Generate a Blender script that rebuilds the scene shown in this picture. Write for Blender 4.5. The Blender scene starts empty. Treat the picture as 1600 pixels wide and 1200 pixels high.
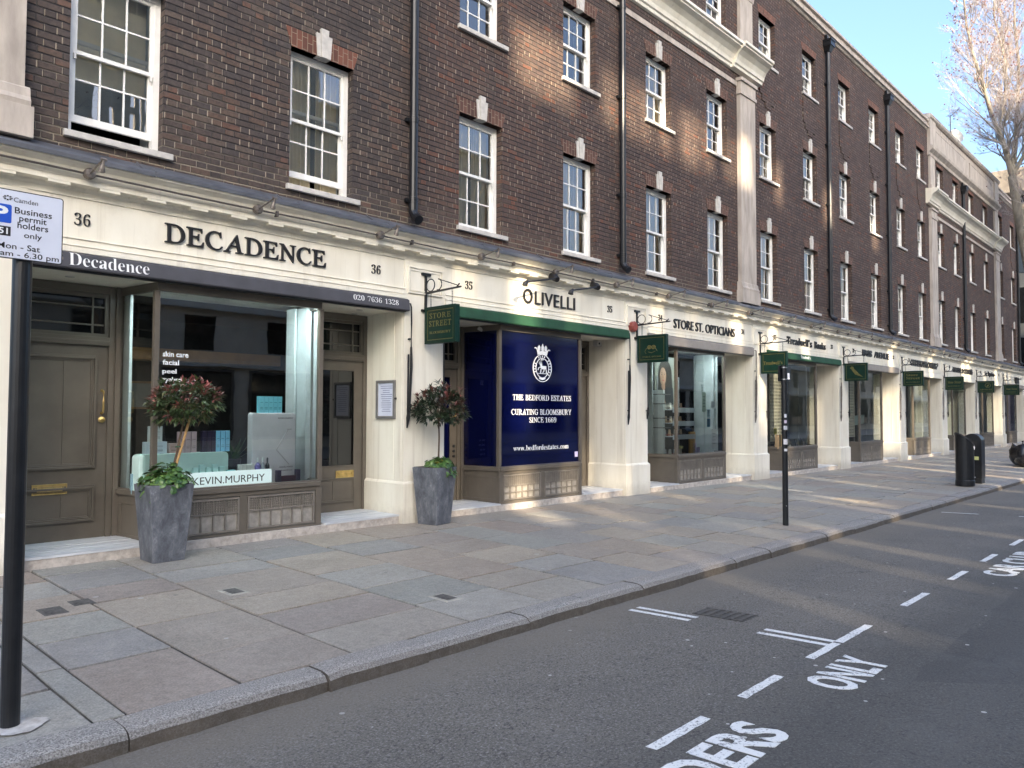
import bpy, bmesh, math, random
from mathutils import Vector, Matrix
RAD = math.radians
sc = bpy.context.scene
COL = sc.collection
random.seed(7)

# ------------------------------------------------------------------ camera
cam = bpy.data.cameras.new('camera')
cam.sensor_fit = 'HORIZONTAL'; cam.sensor_width = 36.0
cam.lens = 1195.0 / 1600.0 * 36.0
cam.clip_start = 0.1; cam.clip_end = 2000.0
camo = bpy.data.objects.new('camera', cam); COL.objects.link(camo)
_rt = Vector((0.68676502, -0.72687332, 0.00299781))
_up = Vector((-0.02978008, -0.0240156, 0.99926793))
_fw = Vector((0.7262692, 0.68635154, 0.03813941))
m = Matrix((_rt, _up, -_fw)).transposed().to_4x4()
m.translation = Vector((0.0, -8.2, 1.505))
camo.matrix_world = m
sc.camera = camo

# ------------------------------------------------------------------ sky, sun, exposure
SUN_DIR = Vector((0.55, 1.0, -0.43)).normalized()      # the way the light travels
SUN_EL = math.asin(-SUN_DIR.z)
SUN_ROT = math.atan2(-SUN_DIR.x, -SUN_DIR.y)
world = bpy.data.worlds.new('World'); sc.world = world
world.use_nodes = True
wn = world.node_tree.nodes; wl = world.node_tree.links
sky = wn.new('ShaderNodeTexSky'); sky.sky_type = 'NISHITA'
sky.sun_disc = False
sky.sun_elevation = SUN_EL; sky.sun_rotation = SUN_ROT % (2 * math.pi)
sky.air_density = 0.9; sky.dust_density = 6.0; sky.ozone_density = 3.1
bg = wn['Background'] if 'Background' in wn else wn.new('ShaderNodeBackground')
wl.new(sky.outputs['Color'], bg.inputs['Color'])
bg.inputs['Strength'].default_value = 0.15
sun = bpy.data.lights.new('sun', 'SUN'); sun.energy = 3.9; sun.angle = RAD(0.5)
sun.color = (1.0, 0.82, 0.58)
suno = bpy.data.objects.new('sun', sun); COL.objects.link(suno)
suno.rotation_euler = SUN_DIR.to_track_quat('-Z', 'Y').to_euler()
suno.location = (-30, -60, 40)
vs = sc.view_settings
vs.view_transform = 'Standard'; vs.look = 'None'; vs.gamma = 1.0; vs.use_curve_mapping = False
vs.exposure = 2.14
sc.cycles.use_denoising = True
sc.cycles.max_bounces = 10

# ------------------------------------------------------------------ helpers
ORG = {}
def tag(o, label=None, cat=None, group=None, kind=None):
    if label: o['label'] = label
    if cat: o['category'] = cat
    if group: o['group'] = group
    if kind: o['kind'] = kind
    return o
def thing(name, label, cat, loc=(0, 0, 0), group=None, rz=0.0):
    o = bpy.data.objects.new(name, None); COL.objects.link(o)
    o.location = loc; o.rotation_euler = (0, 0, rz); o.empty_display_size = 0.1
    ORG[o.name] = Vector(loc)
    return tag(o, label, cat, group)
def link(name, me, mat, parent=None, loc=None):
    """one mesh object; vertices are in world coordinates unless local is wanted"""
    o = bpy.data.objects.new(name, me); COL.objects.link(o)
    if mat is not None:
        for mm in (mat if isinstance(mat, (list, tuple)) else [mat]):
            if mm.name not in [x.name for x in me.materials if x]: me.materials.append(mm)
    if parent is not None: o.parent = parent
    if loc is not None: o.location = loc
    return o
class MB:
    def __init__(s): s.v = []; s.f = []; s.mi = []; s.r = []; s.cur = 0; s.rn = 0.5; s.sm = []; s.smooth = False
    def face(s, pts):
        b = len(s.v); s.v += [tuple(p) for p in pts]; s.f.append(tuple(range(b, b + len(pts))))
        s.mi.append(s.cur); s.r.append(s.rn); s.sm.append(s.smooth)
    def faces(s, vs_, fs):
        b = len(s.v); s.v += [tuple(p) for p in vs_]
        for f in fs: s.f.append(tuple(b + i for i in f)); s.mi.append(s.cur); s.r.append(s.rn); s.sm.append(s.smooth)
    def box(s, x0, x1, y0, y1, z0, z1):
        if x0 > x1: x0, x1 = x1, x0
        if y0 > y1: y0, y1 = y1, y0
        if z0 > z1: z0, z1 = z1, z0
        s.faces([(x0,y0,z0),(x1,y0,z0),(x1,y1,z0),(x0,y1,z0),(x0,y0,z1),(x1,y0,z1),(x1,y1,z1),(x0,y1,z1)],
                [(0,3,2,1),(4,5,6,7),(0,1,5,4),(1,2,6,5),(2,3,7,6),(3,0,4,7)])
        return s
    def prism(s, poly, y0, y1):
        """poly in (x,z), extruded in y"""
        n = len(poly)
        s.faces([(x, y0, z) for x, z in poly] + [(x, y1, z) for x, z in poly],
                [tuple(range(n)), tuple(range(2 * n - 1, n - 1, -1))] + [(i, i + n, (i + 1) % n + n, (i + 1) % n) for i in range(n)])
        return s
    def hull(s, bot, top):
        """loft between two rings of 3-D points"""
        n = len(bot)
        s.faces(list(bot) + list(top), [tuple(range(n - 1, -1, -1)), tuple(range(n, 2 * n))] +
                [(i, (i + 1) % n, (i + 1) % n + n, i + n) for i in range(n)])
        return s
    def xprof(s, prof, x0, x1):
        """profile in (y,z) swept along x, closed polygon"""
        return s.hull([(x0, y, z) for y, z in prof], [(x1, y, z) for y, z in prof])
    def tube(s, pts, r, n=8, caps=True):
        pts = [Vector(p) for p in pts]
        rs = r if isinstance(r, (list, tuple)) else [r] * len(pts)
        rings = []; ref = None
        for i, p in enumerate(pts):
            t = (pts[min(i + 1, len(pts) - 1)] - pts[max(i - 1, 0)])
            if t.length < 1e-9: t = Vector((0, 0, 1))
            t.normalize()
            if ref is None:
                ref = Vector((0, 0, 1)) if abs(t.z) < 0.9 else Vector((1, 0, 0))
            a = t.cross(ref)
            if a.length < 1e-6: a = t.cross(Vector((0.3, 1, 0.2)))
            a.normalize(); b = t.cross(a); ref = b.cross(t) if False else ref
            rings.append([p + (a * math.cos(2 * math.pi * k / n) + b * math.sin(2 * math.pi * k / n)) * rs[i] for k in range(n)])
        vs_ = [q for R_ in rings for q in R_]; fs = []
        for i in range(len(rings) - 1):
            for k in range(n):
                fs.append((i * n + k, i * n + (k + 1) % n, (i + 1) * n + (k + 1) % n, (i + 1) * n + k))
        if caps:
            fs.append(tuple(range(n - 1, -1, -1))); fs.append(tuple(range((len(rings) - 1) * n, len(rings) * n)))
        s.faces(vs_, fs); return s
    def lathe(s, prof, cx, cy, n=20):
        """profile of (r,z) turned round a vertical axis"""
        vs_ = []; fs = []
        for r, z in prof:
            for k in range(n): vs_.append((cx + r * math.cos(2 * math.pi * k / n), cy + r * math.sin(2 * math.pi * k / n), z))
        for i in range(len(prof) - 1):
            for k in range(n): fs.append((i * n + k, i * n + (k + 1) % n, (i + 1) * n + (k + 1) % n, (i + 1) * n + k))
        fs.append(tuple(range(n - 1, -1, -1))); fs.append(tuple(range((len(prof) - 1) * n, len(prof) * n)))
        s.faces(vs_, fs); return s
    def build(s, name, mat, parent=None, local=False, bevel=0.0, smooth=False, loc=None):
        off = Vector((0, 0, 0))
        if parent is not None and not local:
            p = parent
            while p.parent is not None: p = p.parent
            off = ORG.get(p.name, Vector((0, 0, 0)))
        me = bpy.data.meshes.new(name)
        me.from_pydata([(x - off.x, y - off.y, z - off.z) for x, y, z in s.v], [], s.f)
        me.polygons.foreach_set('material_index', s.mi)
        at = me.attributes.new('rnd', 'FLOAT', 'FACE'); at.data.foreach_set('value', s.r)
        me.polygons.foreach_set('use_smooth', [True] * len(s.f) if smooth else s.sm)
        me.update()
        o = link(name, me, mat, parent, loc)
        if bevel:
            md = o.modifiers.new('bevel', 'BEVEL'); md.width = bevel; md.segments = 2; md.limit_method = 'ANGLE'; md.angle_limit = RAD(40)
        return o
def copy_tree(o, parent=None):
    c = o.copy(); COL.objects.link(c)
    if parent is not None: c.parent = parent
    for ch in o.children: copy_tree(ch, c)
    return c

# ------------------------------------------------------------------ materials
class NT:
    def __init__(s, name):
        s.m = bpy.data.materials.new(name); s.m.use_nodes = True
        s.t = s.m.node_tree; s.n = s.t.nodes; s.l = s.t.links
        s.b = s.n['Principled BSDF']
    def new(s, typ, **kw):
        q = s.n.new(typ)
        for k, v in kw.items(): setattr(q, k, v)
        return q
    def set(s, sock, v):
        if hasattr(v, 'is_linked') or isinstance(v, bpy.types.NodeSocket): s.l.new(v, sock)
        else: sock.default_value = v
    def math(s, op, a, b=None, c=None, clamp=False):
        q = s.new('ShaderNodeMath', operation=op); q.use_clamp = clamp
        s.set(q.inputs[0], a)
        if b is not None: s.set(q.inputs[1], b)
        if c is not None: s.set(q.inputs[2], c)
        return q.outputs[0]
    def coords(s, kind='Object'):
        return s.new('ShaderNodeTexCoord').outputs[kind]
    def noise(s, scale, detail=4, rough=0.55, vec=None, dist=0.0):
        q = s.new('ShaderNodeTexNoise'); q.inputs['Scale'].default_value = scale
        q.inputs['Detail'].default_value = detail; q.inputs['Roughness'].default_value = rough
        q.inputs['Distortion'].default_value = dist
        s.l.new(vec if vec is not None else s.coords(), q.inputs['Vector']); return q.outputs['Fac']
    def ramp(s, fac, stops, interp='LINEAR'):
        q = s.new('ShaderNodeValToRGB'); q.color_ramp.interpolation = interp
        e = q.color_ramp.elements
        while len(e) > 1: e.remove(e[-1])
        for i, (p, c) in enumerate(stops):
            x = e[0] if i == 0 else e.new(p)
            x.position = p; x.color = (c[0], c[1], c[2], 1) if isinstance(c, (tuple, list)) else (c, c, c, 1)
        s.l.new(fac, q.inputs['Fac']); return q.outputs['Color']
    def mix(s, fac, a, b, mode='MIX'):
        q = s.new('ShaderNodeMix', data_type='RGBA', blend_type=mode)
        s.set(q.inputs['Factor'], fac)
        s.set(q.inputs[6], a if not isinstance(a, tuple) else (*a, 1)); s.set(q.inputs[7], b if not isinstance(b, tuple) else (*b, 1))
        return q.outputs[2]
    def bump(s, h, strength=0.3, dist=0.01):
        q = s.new('ShaderNodeBump'); q.inputs['Strength'].default_value = strength; q.inputs['Distance'].default_value = dist
        s.l.new(h, q.inputs['Height']); s.l.new(q.outputs['Normal'], s.b.inputs['Normal'])
    def map(s, scale, vec=None):
        q = s.new('ShaderNodeMapping'); q.inputs['Scale'].default_value = scale
        s.l.new(vec if vec is not None else s.coords(), q.inputs['Vector']); return q.outputs[0]
    def attr(s, name='rnd'):
        q = s.new('ShaderNodeAttribute'); q.attribute_name = name; return q.outputs['Fac']
def plain(name, c, rough=0.5, metal=0.0, var=0.12, scale=6.0, bump=0.0, bscale=60.0, spec=0.5, stretch=None, c2=None, coat=0.0):
    t = NT(name)
    vec = t.map(stretch) if stretch else None
    n = t.noise(scale, 5, 0.6, vec)
    d = c2 if c2 else tuple(x * (1 - var * 2) for x in c)
    u = c if c2 else tuple(min(1, x * (1 + var)) for x in c)
    t.l.new(t.ramp(n, [(0.3, d), (0.7, u)]), t.b.inputs['Base Color'])
    t.b.inputs['Roughness'].default_value = rough; t.b.inputs['Metallic'].default_value = metal
    t.b.inputs['Specular IOR Level'].default_value = spec
    if coat: t.b.inputs['Coat Weight'].default_value = coat; t.b.inputs['Coat Roughness'].default_value = 0.03
    if bump: t.bump(t.noise(bscale, 4, 0.6), bump, 0.004)
    return t.m
def brick_mat(name):
    """Flemish bond laid out in metres on the wall's own x and z"""
    t = NT(name)
    sep = t.new('ShaderNodeSeparateXYZ'); t.l.new(t.coords(), sep.inputs[0])
    wob = t.noise(3.0, 2)
    x = t.math('ADD', sep.outputs[0], sep.outputs[1])
    z = t.math('ADD', sep.outputs[2], t.math('MULTIPLY', t.math('SUBTRACT', wob, 0.5), 0.018))
    H = 0.0762; P = 0.343
    row = t.math('FLOOR', t.math('DIVIDE', z, H))
    fz = t.math('SUBTRACT', t.math('DIVIDE', z, H), row)
    par = t.math('MODULO', t.math('ABSOLUTE', row), 2.0)
    jit = t.new('ShaderNodeTexWhiteNoise', noise_dimensions='1D'); t.l.new(row, jit.inputs['W'])
    xs = t.math('DIVIDE', t.math('ADD', t.math('ADD', x, t.math('MULTIPLY', par, P / 2)), t.math('MULTIPLY', jit.outputs['Value'], 0.025)), P)
    px = t.math('FLOOR', xs); u = t.math('SUBTRACT', xs, px)
    hd = t.math('GREATER_THAN', u, 2 / 3)
    us = t.math('MULTIPLY', u, P)
    uh = t.math('SUBTRACT', us, 2 / 3 * P)
    d0 = t.math('MINIMUM', us, t.math('SUBTRACT', 2 / 3 * P, us))
    d1 = t.math('MINIMUM', uh, t.math('SUBTRACT', P / 3, uh))
    dx = t.math('ADD', t.math('MULTIPLY', t.math('SUBTRACT', 1.0, hd), d0), t.math('MULTIPLY', hd, d1))
    zz = t.math('MULTIPLY', fz, H)
    dz = t.math('MINIMUM', zz, t.math('SUBTRACT', H, zz))
    rag = t.math('MULTIPLY', t.noise(38, 4, 0.7), 0.0085)
    jx = t.math('SUBTRACT', 1.0, t.math('DIVIDE', t.math('SUBTRACT', dx, rag), 0.0045, clamp=True), clamp=True)
    jz = t.math('SUBTRACT', 1.0, t.math('DIVIDE', t.math('SUBTRACT', dz, rag), 0.007, clamp=True), clamp=True)
    cid = t.new('ShaderNodeCombineXYZ')
    t.l.new(t.math('ADD', t.math('MULTIPLY', px, 2.0), hd), cid.inputs[0]); t.l.new(row, cid.inputs[1])
    wn_ = t.new('ShaderNodeTexWhiteNoise', noise_dimensions='2D'); t.l.new(cid.outputs[0], wn_.inputs['Vector'])
    big = t.noise(0.55, 4, 0.6)
    # bricks grow redder to the right of the first drainpipe
    side = t.math('MULTIPLY', t.math('SUBTRACT', sep.outputs[0], 6.6), 1.2, clamp=True)
    v = t.math('ADD', wn_.outputs['Value'], t.math('MULTIPLY', t.math('SUBTRACT', big, 0.5), 0.5), clamp=True)
    v = t.math('ADD', t.math('MULTIPLY', v, 0.93), t.math('MULTIPLY', side, 0.06))
    colA = t.ramp(v, [(0.0, (0.046, 0.036, 0.032)), (0.25, (0.078, 0.055, 0.045)), (0.5, (0.060, 0.048, 0.045)), (0.72, (0.102, 0.063, 0.045)), (0.88, (0.100, 0.077, 0.061)), (0.955, (0.135, 0.056, 0.034)), (1.0, (0.16, 0.064, 0.034))])
    grain = t.noise(26, 5, 0.7)
    colA = t.mix(t.math('MULTIPLY', t.math('SUBTRACT', grain, 0.42), 2.2, clamp=True), colA, (0.024, 0.019, 0.019))
    colA = t.mix(t.math('MULTIPLY', t.math('SUBTRACT', t.noise(9, 5, 0.7), 0.55), 1.6, clamp=True), colA, (0.15, 0.115, 0.10))
    colA = t.mix(t.math('MULTIPLY', side, 0.20), colA, (0.14, 0.062, 0.042), 'MIX')
    mn = t.new('ShaderNodeTexWhiteNoise', noise_dimensions='2D')
    ad = t.new('ShaderNodeVectorMath', operation='ADD'); t.l.new(cid.outputs[0], ad.inputs[0]); ad.inputs[1].default_value = (17.3, 5.1, 0)
    t.l.new(ad.outputs[0], mn.inputs['Vector'])
    pale_joint = t.math('GREATER_THAN', t.math('ADD', mn.outputs['Value'], t.math('SUBTRACT', big, 0.5)), 0.62)  # picks the upright joints that have pale mortar
    mort_x = t.mix(t.math('MULTIPLY', pale_joint, 0.8), (0.05, 0.042, 0.037), (0.40, 0.33, 0.24))
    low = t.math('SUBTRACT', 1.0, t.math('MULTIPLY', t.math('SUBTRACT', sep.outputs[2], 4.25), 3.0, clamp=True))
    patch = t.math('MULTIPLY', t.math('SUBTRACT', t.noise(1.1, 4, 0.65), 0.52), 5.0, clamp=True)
    mort_z = t.mix(t.math('MAXIMUM', t.math('MULTIPLY', low, 0.7), t.math('MULTIPLY', patch, 0.30)), (0.022, 0.018, 0.017), (0.36, 0.30, 0.215))  # bed joints painted dark for the shade under each brick course
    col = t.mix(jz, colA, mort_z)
    col = t.mix(t.math('MULTIPLY', jx, t.math('SUBTRACT', 1.0, t.math('MULTIPLY', jz, 0.8))), col, mort_x)
    # soot streaks running down the wall
    st = t.noise(1.0, 5, 0.6, t.map((1.6, 1.0, 0.16)))
    col = t.mix(t.math('MULTIPLY', t.math('SUBTRACT', st, 0.5), 1.6, clamp=True), col, (0.03, 0.027, 0.026))
    t.l.new(col, t.b.inputs['Base Color'])
    t.b.inputs['Roughness'].default_value = 0.85
    h = t.math('SUBTRACT', t.math('MULTIPLY', grain, 0.25), t.math('MAXIMUM', jz, t.math('MULTIPLY', jx, 0.6)))
    h = t.math('ADD', h, t.math('MULTIPLY', wn_.outputs['Value'], 0.35))
    t.bump(h, 1.0, 0.016)
    return t.m
def arch_mat(name, base):
    t = NT(name)
    sep = t.new('ShaderNodeSeparateXYZ'); t.l.new(t.coords(), sep.inputs[0])
    x = t.math('DIVIDE', sep.outputs[0], 0.0758); px = t.math('FLOOR', x); fx = t.math('SUBTRACT', x, px)
    z = t.math('DIVIDE', t.math('ADD', sep.outputs[2], t.math('MULTIPLY', t.math('MODULO', t.math('ABSOLUTE', px), 2), 0.06)), 0.16); pz = t.math('FLOOR', z); fz = t.math('SUBTRACT', z, pz)
    jm = t.math('MAXIMUM', t.math('LESS_THAN', fx, 0.10), t.math('LESS_THAN', fz, 0.045))
    c = t.new('ShaderNodeCombineXYZ'); t.l.new(px, c.inputs[0]); t.l.new(pz, c.inputs[1])
    w = t.new('ShaderNodeTexWhiteNoise', noise_dimensions='2D'); t.l.new(c.outputs[0], w.inputs['Vector'])
    col = t.ramp(w.outputs['Value'], [(0, tuple(v * 0.6 for v in base)), (1, tuple(v * 1.3 for v in base))])
    col = t.mix(jm, col, (0.3, 0.24, 0.17))
    col = t.mix(t.math('MULTIPLY', t.noise(20, 4), 0.5), col, (0.04, 0.028, 0.025))
    t.l.new(col, t.b.inputs['Base Color']); t.b.inputs['Roughness'].default_value = 0.85
    t.bump(t.math('SUBTRACT', 1.0, jm), 0.5, 0.008)
    return t.m
def glass_mat(name, tint=(0.86, 0.92, 0.9), ior=1.75, extra=0.0):
    t = NT(name); out = t.n['Material Output']; t.n.remove(t.b)
    tr = t.new('ShaderNodeBsdfTransparent'); tr.inputs[0].default_value = (*tint, 1)
    gl = t.new('ShaderNodeBsdfGlossy'); gl.inputs['Roughness'].default_value = 0.012; gl.inputs[0].default_value = (1, 1, 1, 1)
    fr = t.new('ShaderNodeFresnel'); fr.inputs['IOR'].default_value = ior
    w = t.new('ShaderNodeBump'); w.inputs['Strength'].default_value = 0.12; w.inputs['Distance'].default_value = 0.004
    t.l.new(t.noise(2.2, 2), w.inputs['Height']); t.l.new(w.outputs[0], gl.inputs['Normal'])
    mx = t.new('ShaderNodeMixShader')
    t.l.new(t.math('ADD', fr.outputs[0], extra, clamp=True), mx.inputs[0]); t.l.new(tr.outputs[0], mx.inputs[1]); t.l.new(gl.outputs[0], mx.inputs[2])
    t.l.new(mx.outputs[0], out.inputs['Surface'])
    return t.m
def asphalt_mat():
    t = NT('asphalt')
    co = t.coords()
    fine = t.noise(75, 3, 0.85); mid = t.noise(26, 5, 0.7); big = t.noise(0.55, 5, 0.6, dist=0.6); st = t.noise(1.0, 4, 0.6, t.map((0.25, 1.7, 1)))
    col = t.ramp(big, [(0.3, (0.104, 0.095, 0.080)), (0.5, (0.134, 0.121, 0.101)), (0.7, (0.165, 0.149, 0.123))])
    col = t.mix(t.math('MULTIPLY', t.math('SUBTRACT', st, 0.5), 1.2, clamp=True), col, (0.11, 0.105, 0.095))
    col = t.mix(t.math('MULTIPLY', t.math('SUBTRACT', fine, 0.53), 5.5, clamp=True), col, (0.33, 0.32, 0.30))
    f2 = t.noise(42, 2, 0.6)
    col = t.mix(t.math('MULTIPLY', t.math('SUBTRACT', f2, 0.62), 6.0, clamp=True), col, (0.25, 0.24, 0.225))
    col = t.mix(t.math('MULTIPLY', t.math('SUBTRACT', 0.40, f2), 8.0, clamp=True), col, (0.035, 0.034, 0.033))
    col = t.mix(t.math('MULTIPLY', t.math('SUBTRACT', 0.46, fine), 7.0, clamp=True), col, (0.022, 0.022, 0.022))
    pt = t.new('ShaderNodeSeparateXYZ'); t.l.new(co, pt.inputs[0])
    edge = t.math('ADD', pt.outputs[1], t.math('MULTIPLY', t.math('SUBTRACT', t.noise(0.8, 3), 0.5), 0.35))
    newer = t.math('MULTIPLY', t.math('LESS_THAN', edge, -6.75), t.math('GREATER_THAN', t.math('ADD', pt.outputs[0], t.math('MULTIPLY', edge, 0.6)), 0.9))
    lane = t.math('MULTIPLY', t.math('SUBTRACT', -5.6, t.math('ADD', edge, t.math('MULTIPLY', mid, 0.5))), 1.4, clamp=True)
    col = t.mix(t.math('MULTIPLY', lane, 0.58), col, (0.045, 0.044, 0.041))
    col = t.mix(t.math('MULTIPLY', newer, 0.3), col, (0.036, 0.036, 0.036))
    trk = t.math('ABSOLUTE', t.math('SUBTRACT', t.math('ABSOLUTE', t.math('ADD', pt.outputs[1], 7.9)), 0.75))
    col = t.mix(t.math('MULTIPLY', t.math('SUBTRACT', 1.0, t.math('MULTIPLY', trk, 3.5), clamp=True), 0.22), col, (0.12, 0.115, 0.105))
    ck = t.math('ABSOLUTE', t.math('SUBTRACT', t.noise(0.42, 5, 0.6, dist=0.8), 0.52))
    col = t.mix(t.math('MULTIPLY', t.math('LESS_THAN', ck, 0.0012), 0.5), col, (0.022, 0.022, 0.022))
    col = t.mix(t.math('MULTIPLY', t.math('SUBTRACT', t.noise(2.2, 6, 0.72), 0.54), 2.0, clamp=True), col, (0.135, 0.13, 0.12))
    vo = t.new('ShaderNodeTexVoronoi'); vo.inputs['Scale'].default_value = 9.0; t.l.new(co, vo.inputs['Vector'])
    wq = t.new('ShaderNodeSeparateColor'); t.l.new(vo.outputs['Color'], wq.inputs[0])
    rr = t.math('MULTIPLY', t.math('POWER', wq.outputs[0], 5.0), 0.16)
    spot = t.math('LESS_THAN', t.math('ADD', vo.outputs['Distance'], t.math('MULTIPLY', mid, 0.03)), rr)
    col = t.mix(t.math('MULTIPLY', spot, 0.75), col, (0.55, 0.54, 0.5))
    # dusty gutter along the kerb
    sep = t.new('ShaderNodeSeparateXYZ'); t.l.new(co, sep.inputs[0])
    g = t.math('MULTIPLY', t.math('SUBTRACT', t.math('ADD', sep.outputs[1], t.math('MULTIPLY', mid, 0.3)), -4.78), 2.2, clamp=True)
    col = t.mix(t.math('MULTIPLY', g, 0.6), col, (0.17, 0.15, 0.12))
    t.l.new(col, t.b.inputs['Base Color']); t.b.inputs['Roughness'].default_value = 0.82
    t.bump(t.math('ADD', t.math('MULTIPLY', fine, 0.7), mid), 0.55, 0.008)
    return t.m
def slab_mat():
    t = NT('york_stone')
    r = t.attr()
    col = t.ramp(r, [(0.0, (0.215, 0.209, 0.196)), (0.18, (0.29, 0.275, 0.242)), (0.32, (0.242, 0.240, 0.214)), (0.46, (0.282, 0.252, 0.21)), (0.58, (0.235, 0.229, 0.216)), (0.70, (0.258, 0.214, 0.178)), (0.84, (0.305, 0.265, 0.21)), (1.0, (0.242, 0.209, 0.182))])
    sh = t.new('ShaderNodeVectorMath', operation='ADD'); t.l.new(t.coords(), sh.inputs[0])
    cmb = t.new('ShaderNodeCombineXYZ'); t.l.new(t.math('MULTIPLY', r, 37.0), cmb.inputs[2]); t.l.new(cmb.outputs[0], sh.inputs[1])
    n1 = t.noise(1.6, 6, 0.62, sh.outputs[0], 1.3); n2 = t.noise(14, 6, 0.7, sh.outputs[0], 0.4)
    n3 = t.noise(75, 4, 0.75)
    k = t.math('ADD', t.math('ADD', t.math('MULTIPLY', t.math('SUBTRACT', n1, 0.5), 0.6), t.math('MULTIPLY', t.math('SUBTRACT', n2, 0.5), 0.8)), t.math('MULTIPLY', t.math('SUBTRACT', n3, 0.5), 1.9))
    k = t.math('MAXIMUM', t.math('ADD', k, 1.0), 0.45)
    gq = t.new('ShaderNodeCombineXYZ')
    for q_ in range(3): t.l.new(k, gq.inputs[q_])
    col = t.mix(1.0, col, gq.outputs[0], 'MULTIPLY')
    vein = t.math('ABSOLUTE', t.math('SUBTRACT', t.noise(1.1, 5, 0.6, sh.outputs[0], 2.2), 0.5))
    col = t.mix(t.math('MULTIPLY', t.math('SUBTRACT', 1.0, t.math('MULTIPLY', vein, 30.0), clamp=True), 0.16), col, (0.40, 0.36, 0.30))
    vo = t.new('ShaderNodeTexVoronoi'); vo.inputs['Scale'].default_value = 4.0; t.l.new(t.coords(), vo.inputs['Vector'])
    wq = t.new('ShaderNodeSeparateColor'); t.l.new(vo.outputs['Color'], wq.inputs[0])
    spot = t.math('LESS_THAN', t.math('ADD', vo.outputs['Distance'], t.math('MULTIPLY', n2, 0.06)), t.math('MULTIPLY', t.math('POWER', wq.outputs[0], 5.0), 0.16))
    col = t.mix(t.math('MULTIPLY', spot, 0.6), col, t.ramp(wq.outputs[1], [(0.0, (0.45, 0.44, 0.42)), (0.6, (0.45, 0.44, 0.42)), (0.62, (0.09, 0.085, 0.08)), (1.0, (0.09, 0.085, 0.08))]))
    t.l.new(col, t.b.inputs['Base Color'])
    t.l.new(t.ramp(n1, [(0.3, 0.5), (0.7, 0.72)]), t.b.inputs['Roughness'])
    t.bump(t.math('ADD', t.math('MULTIPLY', n1, 0.6), n2), 0.28, 0.012)
    return t.m
def kerb_mat():
    t = NT('granite_kerb')
    f = t.noise(110, 2, 0.7); b = t.noise(5, 4); r = t.attr()
    col = t.ramp(f, [(0.35, (0.11, 0.103, 0.094)), (0.5, (0.265, 0.252, 0.23)), (0.66, (0.43, 0.41, 0.375))])
    col = t.mix(t.math('MULTIPLY', r, 0.22), col, (0.27, 0.215, 0.185))
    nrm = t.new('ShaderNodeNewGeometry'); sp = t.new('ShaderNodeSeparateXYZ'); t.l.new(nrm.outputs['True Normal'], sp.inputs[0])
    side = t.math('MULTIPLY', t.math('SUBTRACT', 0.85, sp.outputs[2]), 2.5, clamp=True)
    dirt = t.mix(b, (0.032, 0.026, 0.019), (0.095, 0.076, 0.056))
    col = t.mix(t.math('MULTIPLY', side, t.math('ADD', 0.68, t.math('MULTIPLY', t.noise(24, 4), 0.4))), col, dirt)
    t.l.new(col, t.b.inputs['Base Color']); t.b.inputs['Roughness'].default_value = 0.75
    t.bump(t.math('ADD', f, t.math('MULTIPLY', b, 1.5)), 0.5, 0.012)
    return t.m
def leaf_mat(name, stops):
    t = NT(name)
    col = t.ramp(t.attr(), stops)
    col = t.mix(t.math('MULTIPLY', t.noise(30, 3), 0.35), col, (0.02, 0.03, 0.015))
    t.l.new(col, t.b.inputs['Base Color']); t.b.inputs['Roughness'].default_value = 0.38
    t.b.inputs['Subsurface Weight'].default_value = 0.0
    return t.m
def emit_mat(name, c, s):
    t = NT(name); t.b.inputs['Base Color'].default_value = (*c, 1); t.b.inputs['Emission Color'].default_value = (*c, 1); t.b.inputs['Emission Strength'].default_value = s
    return t.m
MT = {}
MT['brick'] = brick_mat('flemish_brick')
MT['arch_red'] = arch_mat('red_rubbed_brick', (0.17, 0.06, 0.036))
MT['arch_dark'] = arch_mat('dark_rubbed_brick', (0.12, 0.052, 0.036))
MT['stone'] = plain('portland_stone', (0.46, 0.405, 0.35), 0.8, var=0.16, scale=2.2, bump=0.2, stretch=(2.5, 2.5, 0.6), spec=0.3)
MT['sillstone'] = plain('sill_stone', (0.53, 0.505, 0.465), 0.8, var=0.12, scale=9, bump=0.3, spec=0.3)
def cream_mat():
    t = NT('cream_paint')
    n = t.noise(1.3, 6, 0.6, t.map((2.0, 2.0, 0.5))); f = t.noise(40, 3)
    col = t.ramp(n, [(0.3, (0.71, 0.655, 0.53)), (0.6, (0.81, 0.77, 0.655)), (0.75, (0.83, 0.79, 0.685))])
    col = t.mix(t.math('MULTIPLY', t.math('SUBTRACT', t.noise(5, 6, 0.7), 0.58), 2.2, clamp=True), col, (0.62, 0.57, 0.47))
    sp = t.new('ShaderNodeSeparateXYZ'); t.l.new(t.coords(), sp.inputs[0])
    stn = t.noise(1.0, 6, 0.7, t.map((9.0, 9.0, 0.35)))
    col = t.mix(t.math('MULTIPLY', t.math('SUBTRACT', stn, 0.54), 2.8, clamp=True), col, (0.50, 0.44, 0.34))
    geo = t.new('ShaderNodeNewGeometry'); gp = t.new('ShaderNodeSeparateXYZ'); t.l.new(geo.outputs['Position'], gp.inputs[0])
    foot = t.math('MULTIPLY', t.math('SUBTRACT', 0.42, t.math('ADD', gp.outputs[2], t.math('MULTIPLY', t.noise(7, 5, 0.7), 0.35))), 4.0, clamp=True)
    col = t.mix(t.math('MULTIPLY', foot, 0.55), col, (0.36, 0.32, 0.26))
    chip = t.math('GREATER_THAN', t.noise(24, 5, 0.7), 0.80)
    col = t.mix(t.math('MULTIPLY', chip, 0.5), col, (0.34, 0.29, 0.22))
    t.l.new(col, t.b.inputs['Base Color']); t.b.inputs['Roughness'].default_value = 0.42
    t.bump(t.math('ADD', f, t.math('MULTIPLY', n, 3)), 0.12, 0.004)
    return t.m
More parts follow.
